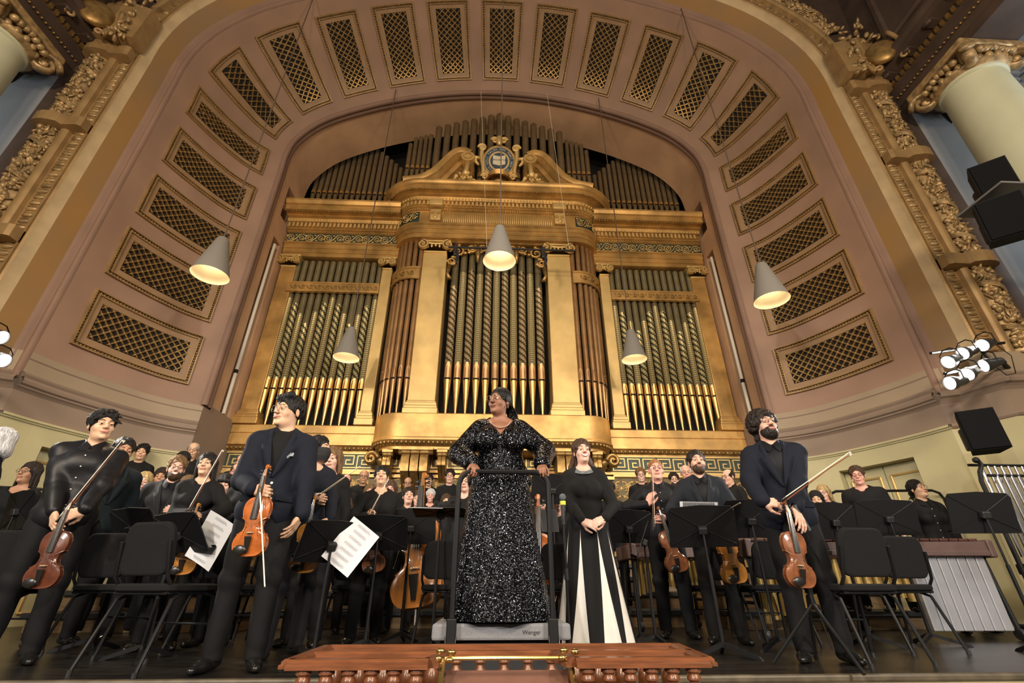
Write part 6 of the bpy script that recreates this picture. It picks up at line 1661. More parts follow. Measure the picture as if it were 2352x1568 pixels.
# ------------------------------------------------------------------ percussion, bass, microphones
M_BAR = mat('rosewood_bar',(0.085,0.030,0.022),.35,var=.3,vscale=12,coat=.3); M_FRAMEB = mat('marimba_frame_brown',(0.115,0.070,0.062),.45,var=.1); M_SILV = mat('resonator_silver',(0.50,0.51,0.55),.38,.55,var=.05); M_GOLDT = mat('resonator_gold',(0.46,0.32,0.11),.35,.7,var=.1)
def mallet(name, label, X0, X1, Y, z, nb, low_silver, dep=(.75,.35), tube=(.62,.25)):
    t = thing(name, label, 'percussion', ((X0+X1)/2, Y, 0)); L = X1-X0
    for s, d in ((-1, dep[0]), (1, dep[1])):
        pass
    for yy in (-.36, .30): MB().prism([(-L/2,z-.14),(L/2,z-.14),(L/2,z-.0),(-L/2,z-.02)], yy-.02, yy+.02, f=lambda u, v, q: (u, q, v)).build('rail', M_FRAMEB, t); MB().rbox((0,yy-.012,z-.115), (L,.035,.05), .008).build('rail_ledge', M_FRAMEB, t)
    for s in (-1, 1):
        MB().rbox((s*L/2,-.03,z-.07), (.07,.74,.17), .015).build('end_block', M_FRAMEB, t)
        for yy in (-.28, .22):
            MB().tube([(s*(L/2-.04),yy,z-.15),(s*(L/2-.02),yy*1.05,.4),(s*(L/2-.02),yy*1.15,.1)], [.03,.022,.022], 8).build('leg', M_BLACK, t, smooth=True)
            MB().lathe([(0,-.02),(.05,-.02),(.055,0),(.05,.02),(0,.02)], 14, c=(s*(L/2-.02),yy*1.15,.055), M=Matrix.Rotation(math.pi/2,3,'Y')).build('caster', M_BLACKP, t, smooth=True)
        MB().tube([(s*(L/2-.03),-.28,.32),(s*(L/2-.03),.22,.32)], .016, 7).build('leg_brace', M_BLACK, t, smooth=True)
    bw = L*.96/nb
    for i in range(nb):
        f = i/(nb-1); x = -L/2*.96+bw*(i+.5); l = .52-.22*(1-f)
        MB().rbox((x,-.14,z+.018), (bw*.88,l*.75,.024), .004).build('bar', M_BAR, t)
        if (i % 7) not in (2, 6): MB().rbox((x+bw/2,.16,z+.048), (bw*.88,l*.55,.024), .004).build('bar', M_BAR, t)
        rl = tube[1]+(tube[0]-tube[1])*abs(2*f-.9)
        if f > 1-low_silver: MB().rbox((x,-.27,z-.16-.31), (bw*.93,.10,.66), .008).build('resonator', M_SILV, t)
        else: MB().tube([(x,-.25,z-.15),(x,-.25,z-.15-rl)], bw*.44, 10).build('resonator', M_GOLDT, t, smooth=True)
    return t
pr = atZ(2268,1243,.88); pl_ = atZ(1700,1243,.88)
mar = mallet('marimba', 'large marimba with rosewood bars and silver bass resonators at right', pl_.x, pr.x-.02, (pr.y+pl_.y)/2+.30, .88, 24, .33)
p = atZ(1405,1245,.92); q = atZ(1700,1245,.92)
mallet('xylophone', 'smaller mallet instrument with gold resonator tubes behind the ginger haired violinist', p.x+.35, p.x+1.3, p.y+.75, .92, 15, 0.0, tube=(.42,.3))
# tubular bells
p = atY(2245,1060,5.05); t = thing('tubular_bells', 'set of chrome tubular bells on a black frame at the right edge', 'tubular bells', (p.x+.42, 5.05, 0)); zt = p.z
for i in range(10):
    for row in range(2):
        x = -.36+i*.082+.04*row; l = .95+.045*i; z1 = zt-.16+.13*row
        MB().tube([(x,-.08+.16*row,z1),(x,-.08+.16*row,z1-l)], .0175, 10).build('tube', M_CHROME, t, smooth=True)
for z1, y in ((zt-.17,-.08),(zt-.02,.08)): MB().tube([(-.46,y,z1),(.5,y,z1)], .016, 8).build('hanger_rail', M_BLACK, t, smooth=True)
for s in (-1, 1):
    MB().tube([(s*.48,0,.12),(s*.48,0,zt-.22),(s*.47,-.02,zt-.12),(s*.42,-.03,zt-.04),(s*.45,-.03,zt+.02)], .022, 8).build('post', M_BLACK, t, smooth=True)
    MB().sphere((s*.46,-.03,zt+.01), .035, 10, 7).build('knob', M_BLACK, t, smooth='all'); MB().tube([(s*.48,-.3,.1),(s*.48,.3,.1)], .024, 8).build('foot', M_BLACK, t, smooth=True)
    for y in (-.28, .28): MB().lathe([(0,-.02),(.045,-.02),(.05,0),(.045,.02),(0,.02)], 14, c=(s*.48,y,.05), M=Matrix.Rotation(math.pi/2,3,'Y')).build('caster', M_BLACKP, t, smooth=True)
MB().rbox((0,0,.62), (.95,.12,.10), .01).build('damper_box', M_BLACKP, t); MB().tube([(-.48,0,.3),(.48,0,.3)], .018, 8).build('cross_bar', M_BLACK, t, smooth=True)
# double bass and cello
b0 = atY(955,1398,5.25); b1 = atY(976,1080,5.62)
bass = fiddle('double_bass', 'large amber double bass standing left of the podium', 'double bass', b0, b1, (-.25,-1,.1), 'bass', (b1-b0).length)
MB().tube([(0,0,0),(0,0,-.055)], .004, 6).build('endpin', M_STEEL, bass, smooth=True)
bow('black double bass bow hanging in front of the amber double bass', atY(922,1240,5.05), atY(902,1305,5.0), (1,0,.2), stick=M_BLACK)
c0 = atY(1228,1400,5.1); c1 = atY(1236,1130,5.35)
cello = fiddle('cello', 'orange cello half hidden behind the conductor sequined gown', 'cello', c0, c1, (.1,-1,.1), 'orange', (c1-c0).length)
MB().tube([(0,0,0),(0,0,-.10)], .006, 6).build('endpin', M_STEEL, cello, smooth=True)
# microphones
def mic(label, head, foot, kind):
    head, foot = Vector(head), Vector(foot); t = thing('microphone_stand', label, 'microphone', tuple(foot)); h = head-foot
    if kind == 'hand':
        MB().tube([(0,0,.02),(0,0,h.z-.20)], .011, 8).build('pole', M_BLACK, t, smooth=True); MB().tube([(0,0,h.z*.45),(0,0,h.z*.45+.08)], .017, 8).build('clutch', M_BLACKP, t, smooth=True)
        MB().tube([(0,0,h.z-.22),(0,0,h.z-.04)], [.017,.022], 10).build('handle', M_BLACKP, t, smooth=True)
        MB().lathe([(.0235,h.z-.068),(.0245,h.z-.06),(.0245,h.z-.044),(.0235,h.z-.036)], 14).build('yellow_band', mat('yellow_tape',(0.60,0.62,0.05),.5), t, smooth=True)
        MB().sphere((0,0,h.z-.005), (.028,.028,.030), 12, 9).build('grille', mat('mic_grille',(0.16,0.19,0.20),.5,.6,bump=.5,bscale=500), t, smooth='all')
        MB().lathe([(0,.035),(.10,.02),(.11,.01),(.11,0)], 24).build('base', M_BLACK, t, smooth=True)
    else:
        MB().tube([(0,0,.35),(0,0,1.0)], .014, 8).build('pole', M_BLACK, t, smooth=True); MB().tube([(0,0,.95),(h.x,h.y,h.z-.02)], .010, 8).build('boom', M_BLACK, t, smooth=True)
        d = Vector((-.45,-.25,.8)).normalized(); MB().tube([h-d*.10, h+d*.10], .013, 10).build('capsule', mat('mic_satin',(0.30,0.36,0.40),.35,.8), t, smooth=True)
        MB().sphere((0,0,.95), .03, 10, 7).build('boom_clutch', M_BLACKP, t, smooth='all')
        for k in range(3):
            a = 2.1*k+.5; MB().tube([(0,0,.36),(.32*math.cos(a),.32*math.sin(a),.012)], .011, 8).build('leg', M_BLACK, t, smooth=True)
        MB().tube([(h.x,h.y,h.z-.1),(h.x+.04,h.y,h.z-.3),(.05,0,.8),(.03,.02,.4),(.05,0,.1)], .004, 5).build('cable', M_BLACK, t, smooth=True)
mf = atY(1292,1140,4.0); mic('black vocal microphone with yellow band on a straight stand by the podium', mf, (mf.x, 4.0, 0), 'hand')
mh = atY(1842,1188,3.52); mfo = atZ(1930,1540,0); mic('slim pencil microphone on a boom stand at the curly violinist elbow', mh, (mfo.x, mfo.y+.1, 0), 'boom')
for i in range(3):   # papers and red tape left on the floor
    pass
# ------------------------------------------------------------------ people: soloists and string players in front
M_SEQ = bpy.data.materials.new('black_sequins'); M_SEQ.use_nodes = True
def _seq(m, base, amt, sc):
    nt = m.node_tree; N = nt.nodes.new; L = nt.links.new; b = nt.nodes['Principled BSDF']
    b.inputs['Base Color'].default_value = (*base, 1); b.inputs['Metallic'].default_value = .75; b.inputs['Roughness'].default_value = .22
    tc = N('ShaderNodeTexCoord'); v = N('ShaderNodeTexVoronoi'); v.inputs['Scale'].default_value = sc; L(tc.outputs['Object'], v.inputs['Vector'])
    s = N('ShaderNodeVectorMath'); s.operation = 'SUBTRACT'; L(v.outputs['Color'], s.inputs[0]); s.inputs[1].default_value = (.5,.5,.5)
    k = N('ShaderNodeVectorMath'); k.operation = 'SCALE'; L(s.outputs[0], k.inputs[0]); k.inputs['Scale'].default_value = amt
    g = N('ShaderNodeNewGeometry'); a = N('ShaderNodeVectorMath'); a.operation = 'ADD'; L(g.outputs['Normal'], a.inputs[0]); L(k.outputs[0], a.inputs[1])
    n = N('ShaderNodeVectorMath'); n.operation = 'NORMALIZE'; L(a.outputs[0], n.inputs[0]); L(n.outputs[0], b.inputs['Normal'])
    r = N('ShaderNodeValToRGB'); sp = N('ShaderNodeSeparateXYZ'); L(v.outputs['Color'], sp.inputs[0]); L(sp.outputs[1], r.inputs[0])
    r.color_ramp.elements[0].position = .945; r.color_ramp.elements[1].position = .96; r.color_ramp.elements[0].color = (*base, 1); r.color_ramp.elements[1].color = (.75,.82,.95,1); L(r.outputs[0], b.inputs['Base Color'])  # a few cells coloured pale to paint in the sparkle
_seq(M_SEQ, (0.004,0.0043,0.006), .8, 230)
def V3(*a): return Vector(a)
def gown_skirt(rz, m_list, name, root, z0, z1, r0, r1, nf, amp, seg_mat=None, n=96, dy=.9, cy=0.0):
    mb = MB(); rows = []; K = 16
    for i in range(n+1):
        th = 2*math.pi*i/n; row = []
        for k in range(K+1):
            t = k/K; z = z0+(z1-z0)*t; r = r0+(r1-r0)*(t**1.25); w = 1+amp*t*math.sin(nf*th+.6*math.sin(3*th)+rz)
            row.append((r*w*math.cos(th), cy*t+r*w*dy*math.sin(th), z))
        rows.append(row)
    for i in range(n): mb.grid(rows[i:i+2], seg_mat(2*math.pi*(i+.5)/n, 0) if seg_mat else 0)
    return mb.build(name, m_list, root, smooth='all')
# --- conductor
r_, g_ = person('conductor', 'conductor in a black sequined gown gripping the podium rail, looking left', 1150, 893, H=1.66, zf=.26, lod=2, sex='f', build=1.42, full=.16, skin='brown', lips='brown', smile=.45, hair='band', hairc='black', glasses='big', glc='wire', outfit='custom', head=(-38,0,4), gaze=(-15,0), noshoes=True, hs=1.04,
    handR=dict(px=(1088,1066,-.24), fd=(.25,-.75,-.55), pn=(0,-.4,-.9), curl=.75, thumb=.5, pole=(-.9,.4,-.2)), handL=dict(px=(1244,1068,-.24), fd=(-.15,-.8,-.5), pn=(0,-.4,-.9), curl=.75, thumb=.5, pole=(.9,.4,-.2)))
def _gown(g):
    S = SDF(); torso(S, g, .014, hips=True)
    for sd in 'RL':
        b = 1.32; S.rc(g.sh[sd], g.elb[sd], .064*b, .066*b, .03); w = g.elb[sd]+(g.wr[sd]-g.elb[sd])*.86; S.rc(g.elb[sd], w, .066*b, .052*b, .03)
    S.el(g.L(0,0,.98), (.235,.185,.15), .06)
    def vneck(P):
        t = np.clip((P[:,2]-1.285)/(1.50-1.285), 0, 1.6); d = np.abs(P[:,0])-(.135*t); d = np.maximum(d, 1.285-P[:,2]); return np.maximum(d, P[:,1]-.02)
    S.fn(vneck, (-.3,-.4,1.27), (.3,.1,1.62), .008); S.rc(g.L(0,.0,1.47), g.L(0,-.02,1.62), .085, .10, .012, sub=True)
    return S.mesh('gown_bodice', .010, noise=folds(.003, 4))
link('gown_bodice', _gown(g_), M_SEQ, r_)
gown_skirt(.4, [M_SEQ], 'gown_skirt', r_, 1.02, .012, .232, .375, 9, .055, cy=-.03)
mb = MB()                       # pendant necklace, headband, braids
for k in range(15):
    a = math.radians(200+140*k/14); mb.sphere((.088*math.cos(a), -.055+.078*math.sin(a), 1.42-.06*math.sin(math.pi*k/14)), .0075, 7, 5)
mb.build('necklace', mat('rose_gold',(0.70,0.45,0.33),.3,.8), r_, smooth='all')
mb = MB(); mb.grid([[g_.HM@V3(.0865*math.cos(t)*k2, .030+dy_+.02*math.sin(t)*0, .048+.092*math.sin(t)*k2-.02) for dy_, k2 in ((-.055,.985),(-.03,1.03),(.0,1.05))] for t in np.linspace(-.35, math.pi+.35, 28)]); mb.build('headband', CLOTH['satin'], r_, smooth='all')
rgb = random.Random(8); mb = MB()
for i in range(30):
    a = rgb.uniform(-.9,.9); p0 = g_.HM@V3(.06*math.sin(a)+.01, .085, .05-.06*rgb.random()); q1 = V3(.10+rgb.uniform(-.05,.05), .12+rgb.uniform(-.03,.04), 1.46); q2 = V3(.13+rgb.uniform(-.05,.06), .16+rgb.uniform(-.03,.05), 1.27+rgb.uniform(-.05,.04))
    pts = catmull([tuple(p0), tuple(p0*.5+q1*.5+V3(.03,.05,.0)), tuple(q1), tuple(q2)], 7); mb.tube(pts, [.0085*(1+.22*math.sin(k*2.2)) for k in range(len(pts))], 5)
mb.build('braids', HAIRM['black'], r_, smooth='all')
for s in (-1, 1): MB().tube([g_.HM@V3(s*.081,.012,-.04), g_.HM@V3(s*.081,.012,-.062)], .005, 6).build('earring', M_BRASS, r_, smooth=True)
# --- soloist in the black and white gown
r_, g_ = person('soloist', 'laughing woman in a black knit top and black and white panelled gown, hands clasped', 1335, 1009, H=1.68, zf=0, lod=2, sex='f', build=1.06, skin='fair', smile=1.0, hair='loose', hairc='brown', outfit='knit', cloth='knit', head=(12,4,-2), face=-8, noshoes=True, nolegs=True, lid=8,
    handR=dict(px=(1338,1196,-.27), fd=(.9,-.25,-.35), pn=(.1,.9,-.2), curl=.45, pole=(-.9,.5,-.2)), handL=dict(px=(1388,1190,-.26), fd=(-.9,-.25,-.4), pn=(-.1,.9,-.2), curl=.5, pole=(.9,.5,-.2)))
M_IVO = mat('ivory_satin',(0.62,0.60,0.55),.45,var=.06)
def _god(th, t):
    a = math.degrees(th) % 360            # -y (front) is 270
    return 0
def godet_skirt(root):
    cen = [15, 75, 130, 205, 247, 292, 330]; mb = MB(); K = 14; m = len(cen)
    def col(c, f, nxt=None):          # a column of the skirt: f in -1..1 inside a godet, or between two godets
        row = []
        for k in range(K+1):
            t = k/K; half = 13.5*max(0, t-.10)/.90
            a = c+f*half if nxt is None else (c+half)+((nxt-half)-(c+half))*f
            th = math.radians(a); r = .178+(.335-.178)*t**1.15; w = 1+.05*t*math.sin(11*th+.7); row.append((r*w*math.cos(th), .9*r*w*math.sin(th), 1.0+(.012-1.0)*t))
        return row
    for i in range(m):
        nx = cen[(i+1) % m]+(360 if i == m-1 else 0)
        mb.grid([col(cen[i], f) for f in np.linspace(-1,1,7)], 1); mb.grid([col(cen[i], f, nx) for f in np.linspace(0,1,13)], 0)
    mb.build('gown_skirt', [CLOTH['black'], M_IVO], root, smooth='all')
godet_skirt(r_)
mb = MB()
for k in range(22):
    a = math.radians(195+150*k/21)
    for q in range(3): mb.sphere(((.072+.008*q)*math.cos(a), -.02+(.085+.010*q)*math.sin(a), 1.455-.012*q-.035*math.sin(math.pi*k/21)), .006, 6, 4)
mb.build('necklace', mat('steel_beads',(0.30,0.33,0.36),.3,.8), r_, smooth='all')
w = g_.wr['L']; MB().tube([w+V3(.035*math.cos(t), .02*math.sin(t), .03*math.sin(t)+.01) for t in np.linspace(0, 6.28, 14)], .005, 6, cap=False).build('bracelet', M_BLACK, r_, smooth=True)

# --- left violinist
def Yof(o): return o.location.y
r_, g_ = person('vl_left', 'violinist in a black satin shirt at left holding violin and bow before him', 248, 947, H=1.76, lod=2, build=1.12, full=.08, skin='asian', hair='tousled', hairc='black', outfit='shirt', cloth='satin', head=(24,0,-6), smile=.45, face=30, crease=.013, untucked=True,
    handR=dict(px=(122,1192,-.22), fd=(.55,-.3,-.8), pn=(.5,.7,0), curl=.55, pole=(-.9,.5,-.1)), handL=dict(px=(186,1183,-.22), fd=(-.85,-.3,-.45), pn=(-.3,.8,0), curl=.7, pole=(.9,.6,-.1)))
y = Yof(r_)-.33
fiddle('violin', 'dark red violin hanging from the hands of the violinist in satin shirt', 'violin', atY(88,1352,y), atY(168,1150,y), (.1,-1,.1), 'dark', group='violins and violas')
bow('bow pointing up held by the violinist in satin shirt', atY(128,1207,y-.03), atY(287,1012,y+.1), (-.3,-.8,.2))
# --- concertmaster
r_, g_ = person('concertmaster', 'tall young concertmaster in a dark blazer with orange violin, smiling to the left', 674, 914, H=1.80, lod=2, skin='asian', hair='swept', hairc='black', glasses='big', glc='wire', outfit='jacket', cloth='navy', cloth2='black', head=(-40,0,0), smile=.45, face=14, pearl=True, vz=1.10,
    handR=dict(px=(584,1122,-.26), fd=(.85,-.35,-.15), pn=(.4,.9,0), curl=1.0, thumb=.6, pole=(-.8,.6,-.3)), handL=dict(px=(690,1212,-.10), fd=(-.35,-.3,-.9), pn=(-.9,.1,.2), curl=.28, spread=.2, pole=(.7,.8,-.2)))
y = Yof(r_)-.36
fiddle('violin', 'bright orange violin held upright by the concertmaster', 'violin', atY(568,1278,y), atY(614,1078,y), (-.05,-1,.15), 'orange', group='violins and violas')
bow('bow pointing straight down in the concertmaster hand', atY(597,1112,y-.05), atY(609,1348,y-.03), (.3,-1,0))
S = SDF(); rg = random.Random(4)
for i in range(16): S.el((rg.uniform(-.02,.02), rg.uniform(-.006,.006), rg.uniform(-.018,.022)), rg.uniform(.006,.011), .004)
link('pocket_square', S.mesh('pocket_square', .004), mat('patterned_silk',(0.45,0.50,0.52),.6,col2=(0.01,0.02,0.03),vscale=90), r_, loc=(.088,-.135,1.27))
# --- curly haired violinist
r_, g_ = person('curly', 'curly haired bearded violinist in a dark suit at right, looking up right', 1750, 946, H=1.81, lod=2, skin='light', hair='curlybig', hairc='dark', beard='full', glasses='small', outfit='jacket', cloth='navy', cloth2='dkshirt', head=(20,8,-4), smile=.45, face=-24, vz=1.14,
    handR=dict(px=(1752,1152,-.24), fd=(.95,-.25,-.1), pn=(.1,.8,-.4), curl=.75, pole=(-.9,.6,-.2)), handL=dict(px=(1826,1186,-.26), fd=(-.1,-.45,-.9), pn=(-.3,.9,-.2), curl=.35, spread=.25, pole=(.9,.6,-.1)))
y = Yof(r_)-.33
fiddle('violin', 'brown violin held upright by the curly haired violinist', 'violin', atY(1842,1350,y), atY(1797,1132,y), (.05,-1,.12), 'brown', group='violins and violas')
bow('bow slanting up right in the curly violinist hand', atY(1792,1158,y-.04), atY(1956,1043,y-.04), (-.2,-.4,.9))
# --- ginger violinist
r_, g_ = person('ginger', 'ginger haired violinist in a dark shirt holding bow upright and brown viola', 1503, 1056, Y=5.5, lod=2, build=1.08, full=.06, skin='pink', hair='buzz', hairc='ginger', glasses='small', glc='brown', outfit='shirt', cloth='dkshirt', head=(3,4,0), face=-15, smile=0.0,
    handR=dict(px=(1487,1158,-.24), fd=(.3,-.3,.8), pn=(.7,.5,0), curl=.45, pole=(-.9,.5,-.3)), handL=dict(px=(1530,1190,-.24), fd=(-.75,-.4,.1), pn=(-.4,.9,0), curl=.95, pole=(.9,.6,-.2)))
y = Yof(r_)-.33
fiddle('viola', 'brown viola hanging from the ginger haired violinist hand', 'viola', atY(1560,1314,y), atY(1504,1142,y), (-.05,-1,.15), 'brown', .66, group='violins and violas')
bow('bow held vertically in front of the ginger haired violinist', atY(1501,1216,y-.05), atY(1495,1072,y-.05), (.6,-.6,0))
# --- moustached violinist
r_, g_ = person('moustache', 'dark haired moustached violinist in a slate blazer gazing up right', 1596, 1037, Y=4.95, lod=2, skin='light', hair='short', hairc='dark', beard='full', beardc='brown', outfit='jacket', cloth='bluegrey', cloth2='dkshirt', head=(8,6,0), smile=0.0, face=-20,
    handR=dict(px=(1575,1215,-.1), fd=(.1,-.3,-.9), pn=(.9,.1,0), curl=.5, pole=(-.9,.5,-.1)), handL=dict(px=(1678,1198,-.26), fd=(-.9,-.3,0), pn=(-.3,.9,0), curl=.95, pole=(.9,.6,-.2)))
y = Yof(r_)-.36
fiddle('viola', 'golden amber viola held by the moustached violinist', 'viola', atY(1692,1340,y), atY(1641,1152,y), (.05,-1,.12), 'amber', .66, group='violins and violas')
bow('short looking bow in the moustached violinist hand', atY(1636,1194,y-.05), atY(1702,1155,y-.25), (-.2,-.5,.8))
# --- woman with bow upright at centre left
r_, g_ = person('w_centre', 'young woman in a loose black top holding bow upright, looking up', 882, 1070, H=1.60, lod=2, sex='f', skin='asian', hair='tied', hairc='black', outfit='blouse', flare=.02, head=(-4,12,-6), face=10, smile=0.0,
    handR=dict(px=(842,1188,-.22), fd=(.3,-.5,.3), pn=(.6,.6,0), curl=.8, pole=(-.9,.5,-.3)), handL=dict(px=(862,1262,-.18), fd=(-.3,-.3,-.7), pn=(-.6,.6,0), curl=.9, pole=(.9,.5,-.1)))
y = Yof(r_)-.30
fiddle('violin', 'dark amber violin hanging low behind the stands at centre left', 'violin', atY(860,1315,y), atY(852,1192,y), (-.1,-1,.1), 'brown', group='violins and violas')
bow('bow held upright by the woman in loose black top', atY(846,1190,y-.05), atY(893,1100,y+.1), (-.4,-.8,0))
# --- woman with violin left
r_, g_ = person('w_left', 'long haired woman in a black top with slanting bow behind the left stands', 484, 1041, H=1.62, lod=2, sex='f', skin='asian', hair='long', hairc='black', outfit='blouse', flare=.03, head=(-12,3,-3), face=26, smile=.45,
    handR=dict(px=(436,1186,-.24), fd=(.6,-.4,.1), pn=(.5,.6,-.2), curl=.8, pole=(-.9,.5,-.3)), handL=dict(px=(466,1195,-.20), fd=(-.7,-.4,.1), pn=(-.3,.8,0), curl=.8, pole=(.9,.5,-.2)))
y = Yof(r_)-.30
fiddle('violin', 'golden brown violin with its scroll showing above the left sheet music', 'violin', atY(415,1320,y), atY(455,1162,y), (.1,-1,.1), 'amber', group='violins and violas')
bow('bow slanting up before the long haired woman at left', atY(432,1178,y-.04), atY(514,1034,y+.05), (-.3,-.8,0))
# --- masked woman behind the concertmaster
r_, g_ = person('masked', 'masked woman with black tied hair behind the concertmaster shoulder', 738, 1002, H=1.68, lod=2, sex='f', skin='asian', hair='bun', hairc='black', outfit='blouse', cloth='navy', head=(36,2,0), smile=0.0, face=38,
    handR=dict(px=(722,1140,-.2), fd=(.6,-.4,-.1), pn=(.3,.8,0), curl=.8), handL=dict(px=(760,1195,-.2), fd=(-.5,-.5,-.4), pn=(-.3,.8,0), curl=.8, pole=(.9,.5,-.1)))
mb = MB(); rows = []
for i in range(13):
    a = math.radians(-78+156*i/12); rows.append([tuple(V3(.071*math.sin(a)*k, -.118*math.cos(a)**.8*k2+.01 if math.cos(a) > 0 else 0, z)) for z, k, k2 in ((.004,.99,1.02),(-.030,1.05,1.16),(-.075,1.02,1.08),(-.120,.78,.90))])
mb.grid(rows); mb.build('face_mask', mat('black_mask',(0.010,0.010,0.011),.8), r_, M=g_.HM)
y = Yof(r_)-.35
fiddle('violin', 'golden violin hanging behind the concertmaster lowered hand', 'violin', atY(694,1316,y+.1), atY(716,1188,y+.1), (.1,-1,.1), 'amber', group='violins and violas')
bow('long pale bow pointing up right from behind the concertmaster', atY(728,1142,y-.03), atY(829,1072,y-.03), (-.2,-.6,.6), stick=mat('pale_bow_stick',(0.42,0.27,0.12),.35))
# --- blazer with oboe
r_, g_ = person('oboist', 'bearded man with glasses in a charcoal blazer holding a silver flute', 412, 1052, H=1.75, lod=2, skin='fair', hair='curlyshort', hairc='light', beard='full', beardc='brown', glasses='small', glc='brown', outfit='jacket', cloth='char', cloth2='dkshirt', head=(6,-2,0), face=28, smile=1.0,
    handL=dict(px=(408,1172,-.2), fd=(-.7,-.4,.1), pn=(-.2,.9,0), curl=.8, pole=(.9,.5,-.2)))
y = Yof(r_)-.28; f0, f1 = atY(385,1190,y), atY(420,1135,y)
t = thing('flute', 'silver flute in the hand of the man in charcoal blazer', 'flute', tuple(f0)); MB().tube([(0,0,0), tuple(f1-f0)], .010, 9).build('tube', M_CHROME, t, smooth=True); MB().tube([tuple((f1-f0)*.8), tuple((f1-f0)*.86)], .014, 9).build('lip_plate', M_CHROME, t, smooth=True)

# ------------------------------------------------------------------ the rest of the orchestra and the chorus
def mem(key, label, px, py, H, zf, **k):
    k.setdefault('lod', 1 if k.pop('near', False) else 0); fem = k.get('sex') == 'f'
    if k['lod'] == 0: k['cache'] = ('cf' if fem else 'cm')+k.pop('var', 'a'); k['nohands'] = False
    x = atY(px, py, 7).x
    k.setdefault('face', -math.degrees(math.atan(x/7))*.75)
    if k['lod'] == 0: k.pop('head', None); k.pop('build', None); k['face'] = k.get('face', 0)+k.pop('turn', 0)
    return person(key, label, px, py, H=H, zf=zf, **k)
F = dict(sex='f'); 
mem('p1','white haired person in a dark jacket at the left edge, seen from the side', 6, 988, 1.78, 0, near=True, hair='bob', hairc='white', skin='fair', outfit='jacket', cloth='navy', face=-60, smile=0.0)
mem('p2','long haired woman with glasses and necklace at far left', 76, 1062, 1.64, 0, near=True, sex='f', hair='long', hairc='dark', glasses='small', skin='tan', outfit='blouse', neck=.02, face=18, head=(-15,4,0))
mem('p4','dark haired man in a teal jacket behind the satin shirt violinist', 292, 1010, 1.80, .0, Y=5.0, near=True, hair='short', hairc='black', skin='tan', outfit='jacket', cloth='teal', face=50)
mem('p5','young man in black shirt with long fringe at back left', 332, 1022, 1.78, .72, hair='tousled', hairc='black', skin='asian', Y=7.6)
mem('p6','blonde woman with a silver necklace behind the left stands', 337, 1085, 1.64, .0, sex='f', hair='bob', hairc='blonde', skin='fair', outfit='blouse', Y=6.1)
mem('p7','dark haired woman at left between blonde woman and charcoal blazer', 376, 1075, 1.62, .20, sex='f', hair='long', hairc='dark', skin='tan', outfit='blouse', Y=6.6)
mem('p9','small fair haired singer peeking between the flautist and the long haired woman', 436, 1093, 1.55, .0, sex='f', hair='bangs', hairc='light', skin='light', outfit='blouse', Y=6.1)
mem('p10','black haired man with glasses in front of the grey haired man at left', 424, 1040, 1.70, .42, hair='short', hairc='black', glasses='small', skin='asian', Y=7.1)
mem('p11','grey haired man with glasses, highest at back left', 448, 1018, 1.76, .72, hair='fringe', hairc='grey', glasses='small', skin='asian', Y=7.75)
mem('p13','woman with black bangs looking down left of the concertmaster', 522, 1089, 1.62, 0, near=True, sex='f', hair='bangs', hairc='black', skin='fair', outfit='blouse', Y=5.7, head=(0,-14,0))
mem('p14','bearded man with brown glasses at back left of the concertmaster', 547, 1066, 1.76, .42, hair='fringe', hairc='brown', beard='full', beardc='brown', glasses='small', glc='brown', skin='pink', Y=7.2)
mem('p15','balding man under the greek key band at left', 558, 1045, 1.76, .72, hair='balding', hairc='brown', skin='light', Y=7.8)
mem('p16','woman with tied black hair half hidden by the concertmaster', 590, 1056, 1.66, 0, near=True, sex='f', hair='tied', hairc='black', skin='asian', outfit='blouse', Y=5.0, face=10, handR=dict(px=(552,1178,-.2), fd=(.5,-.4,-.4), pn=(.5,.7,0), curl=.8))
mem('p19','brown haired singer close behind the masked woman', 768, 1028, 1.68, 0, near=True, sex='f', hair='long', hairc='light', skin='fair', outfit='blouse', Y=4.9, face=0, smile=0.0)
mem('p20','man half hidden behind the bow at centre left', 797, 1090, 1.72, .40, hair='balding', hairc='light', skin='pink', Y=7.6, glasses='small')
mem('p21','smiling bald man with glasses left of the woman with upright bow', 838, 1080, 1.75, .60, hair='balding', hairc='grey', glasses='small', skin='tan', Y=8.2)
mem('p23','curly haired violinist woman low behind the hanging sheet', 796, 1140, 1.60, 0, near=True, sex='f', hair='wavy', hairc='brown', skin='fair', outfit='blouse', Y=6.2, head=(-20,-4,0))
mem('p24','ruddy faced singer low behind the woman with upright bow', 852, 1112, 1.60, .20, sex='f', hair='bob', hairc='light', skin='pink', outfit='blouse', Y=7.2)
mem('p25','woman with glasses right behind the woman with upright bow', 898, 1104, 1.60, .0, sex='f', hair='bob', hairc='brown', glasses='small', glc='red', skin='pink', outfit='blouse', Y=6.4)
mem('p26','balding man with moustache below the left console bracket', 938, 1097, 1.74, .60, hair='balding', hairc='dark', skin='tan', Y=8.4, glasses='small')
mem('p27','young man just right of the double bass scroll', 986, 1090, 1.74, .80, hair='short', hairc='black', skin='asian', Y=8.75, smile=1.0)
mem('p28','dark haired woman looking up beside the double bass', 940, 1119, 1.66, 0, near=True, sex='f', hair='tied', hairc='dark', skin='light', outfit='shirt', Y=6.2, head=(8,8,0), smile=0.0)
mem('p29','brown haired woman between the dark haired woman and the bass', 960, 1128, 1.60, .20, sex='f', hair='long', hairc='brown', skin='light', outfit='blouse', Y=6.9, smile=1.0)
mem('p30','white haired smiling lady right of the double bass neck', 990, 1124, 1.62, .40, sex='f', hair='curlyshort', hairc='white', skin='pink', outfit='blouse', Y=7.6, smile=1.0)
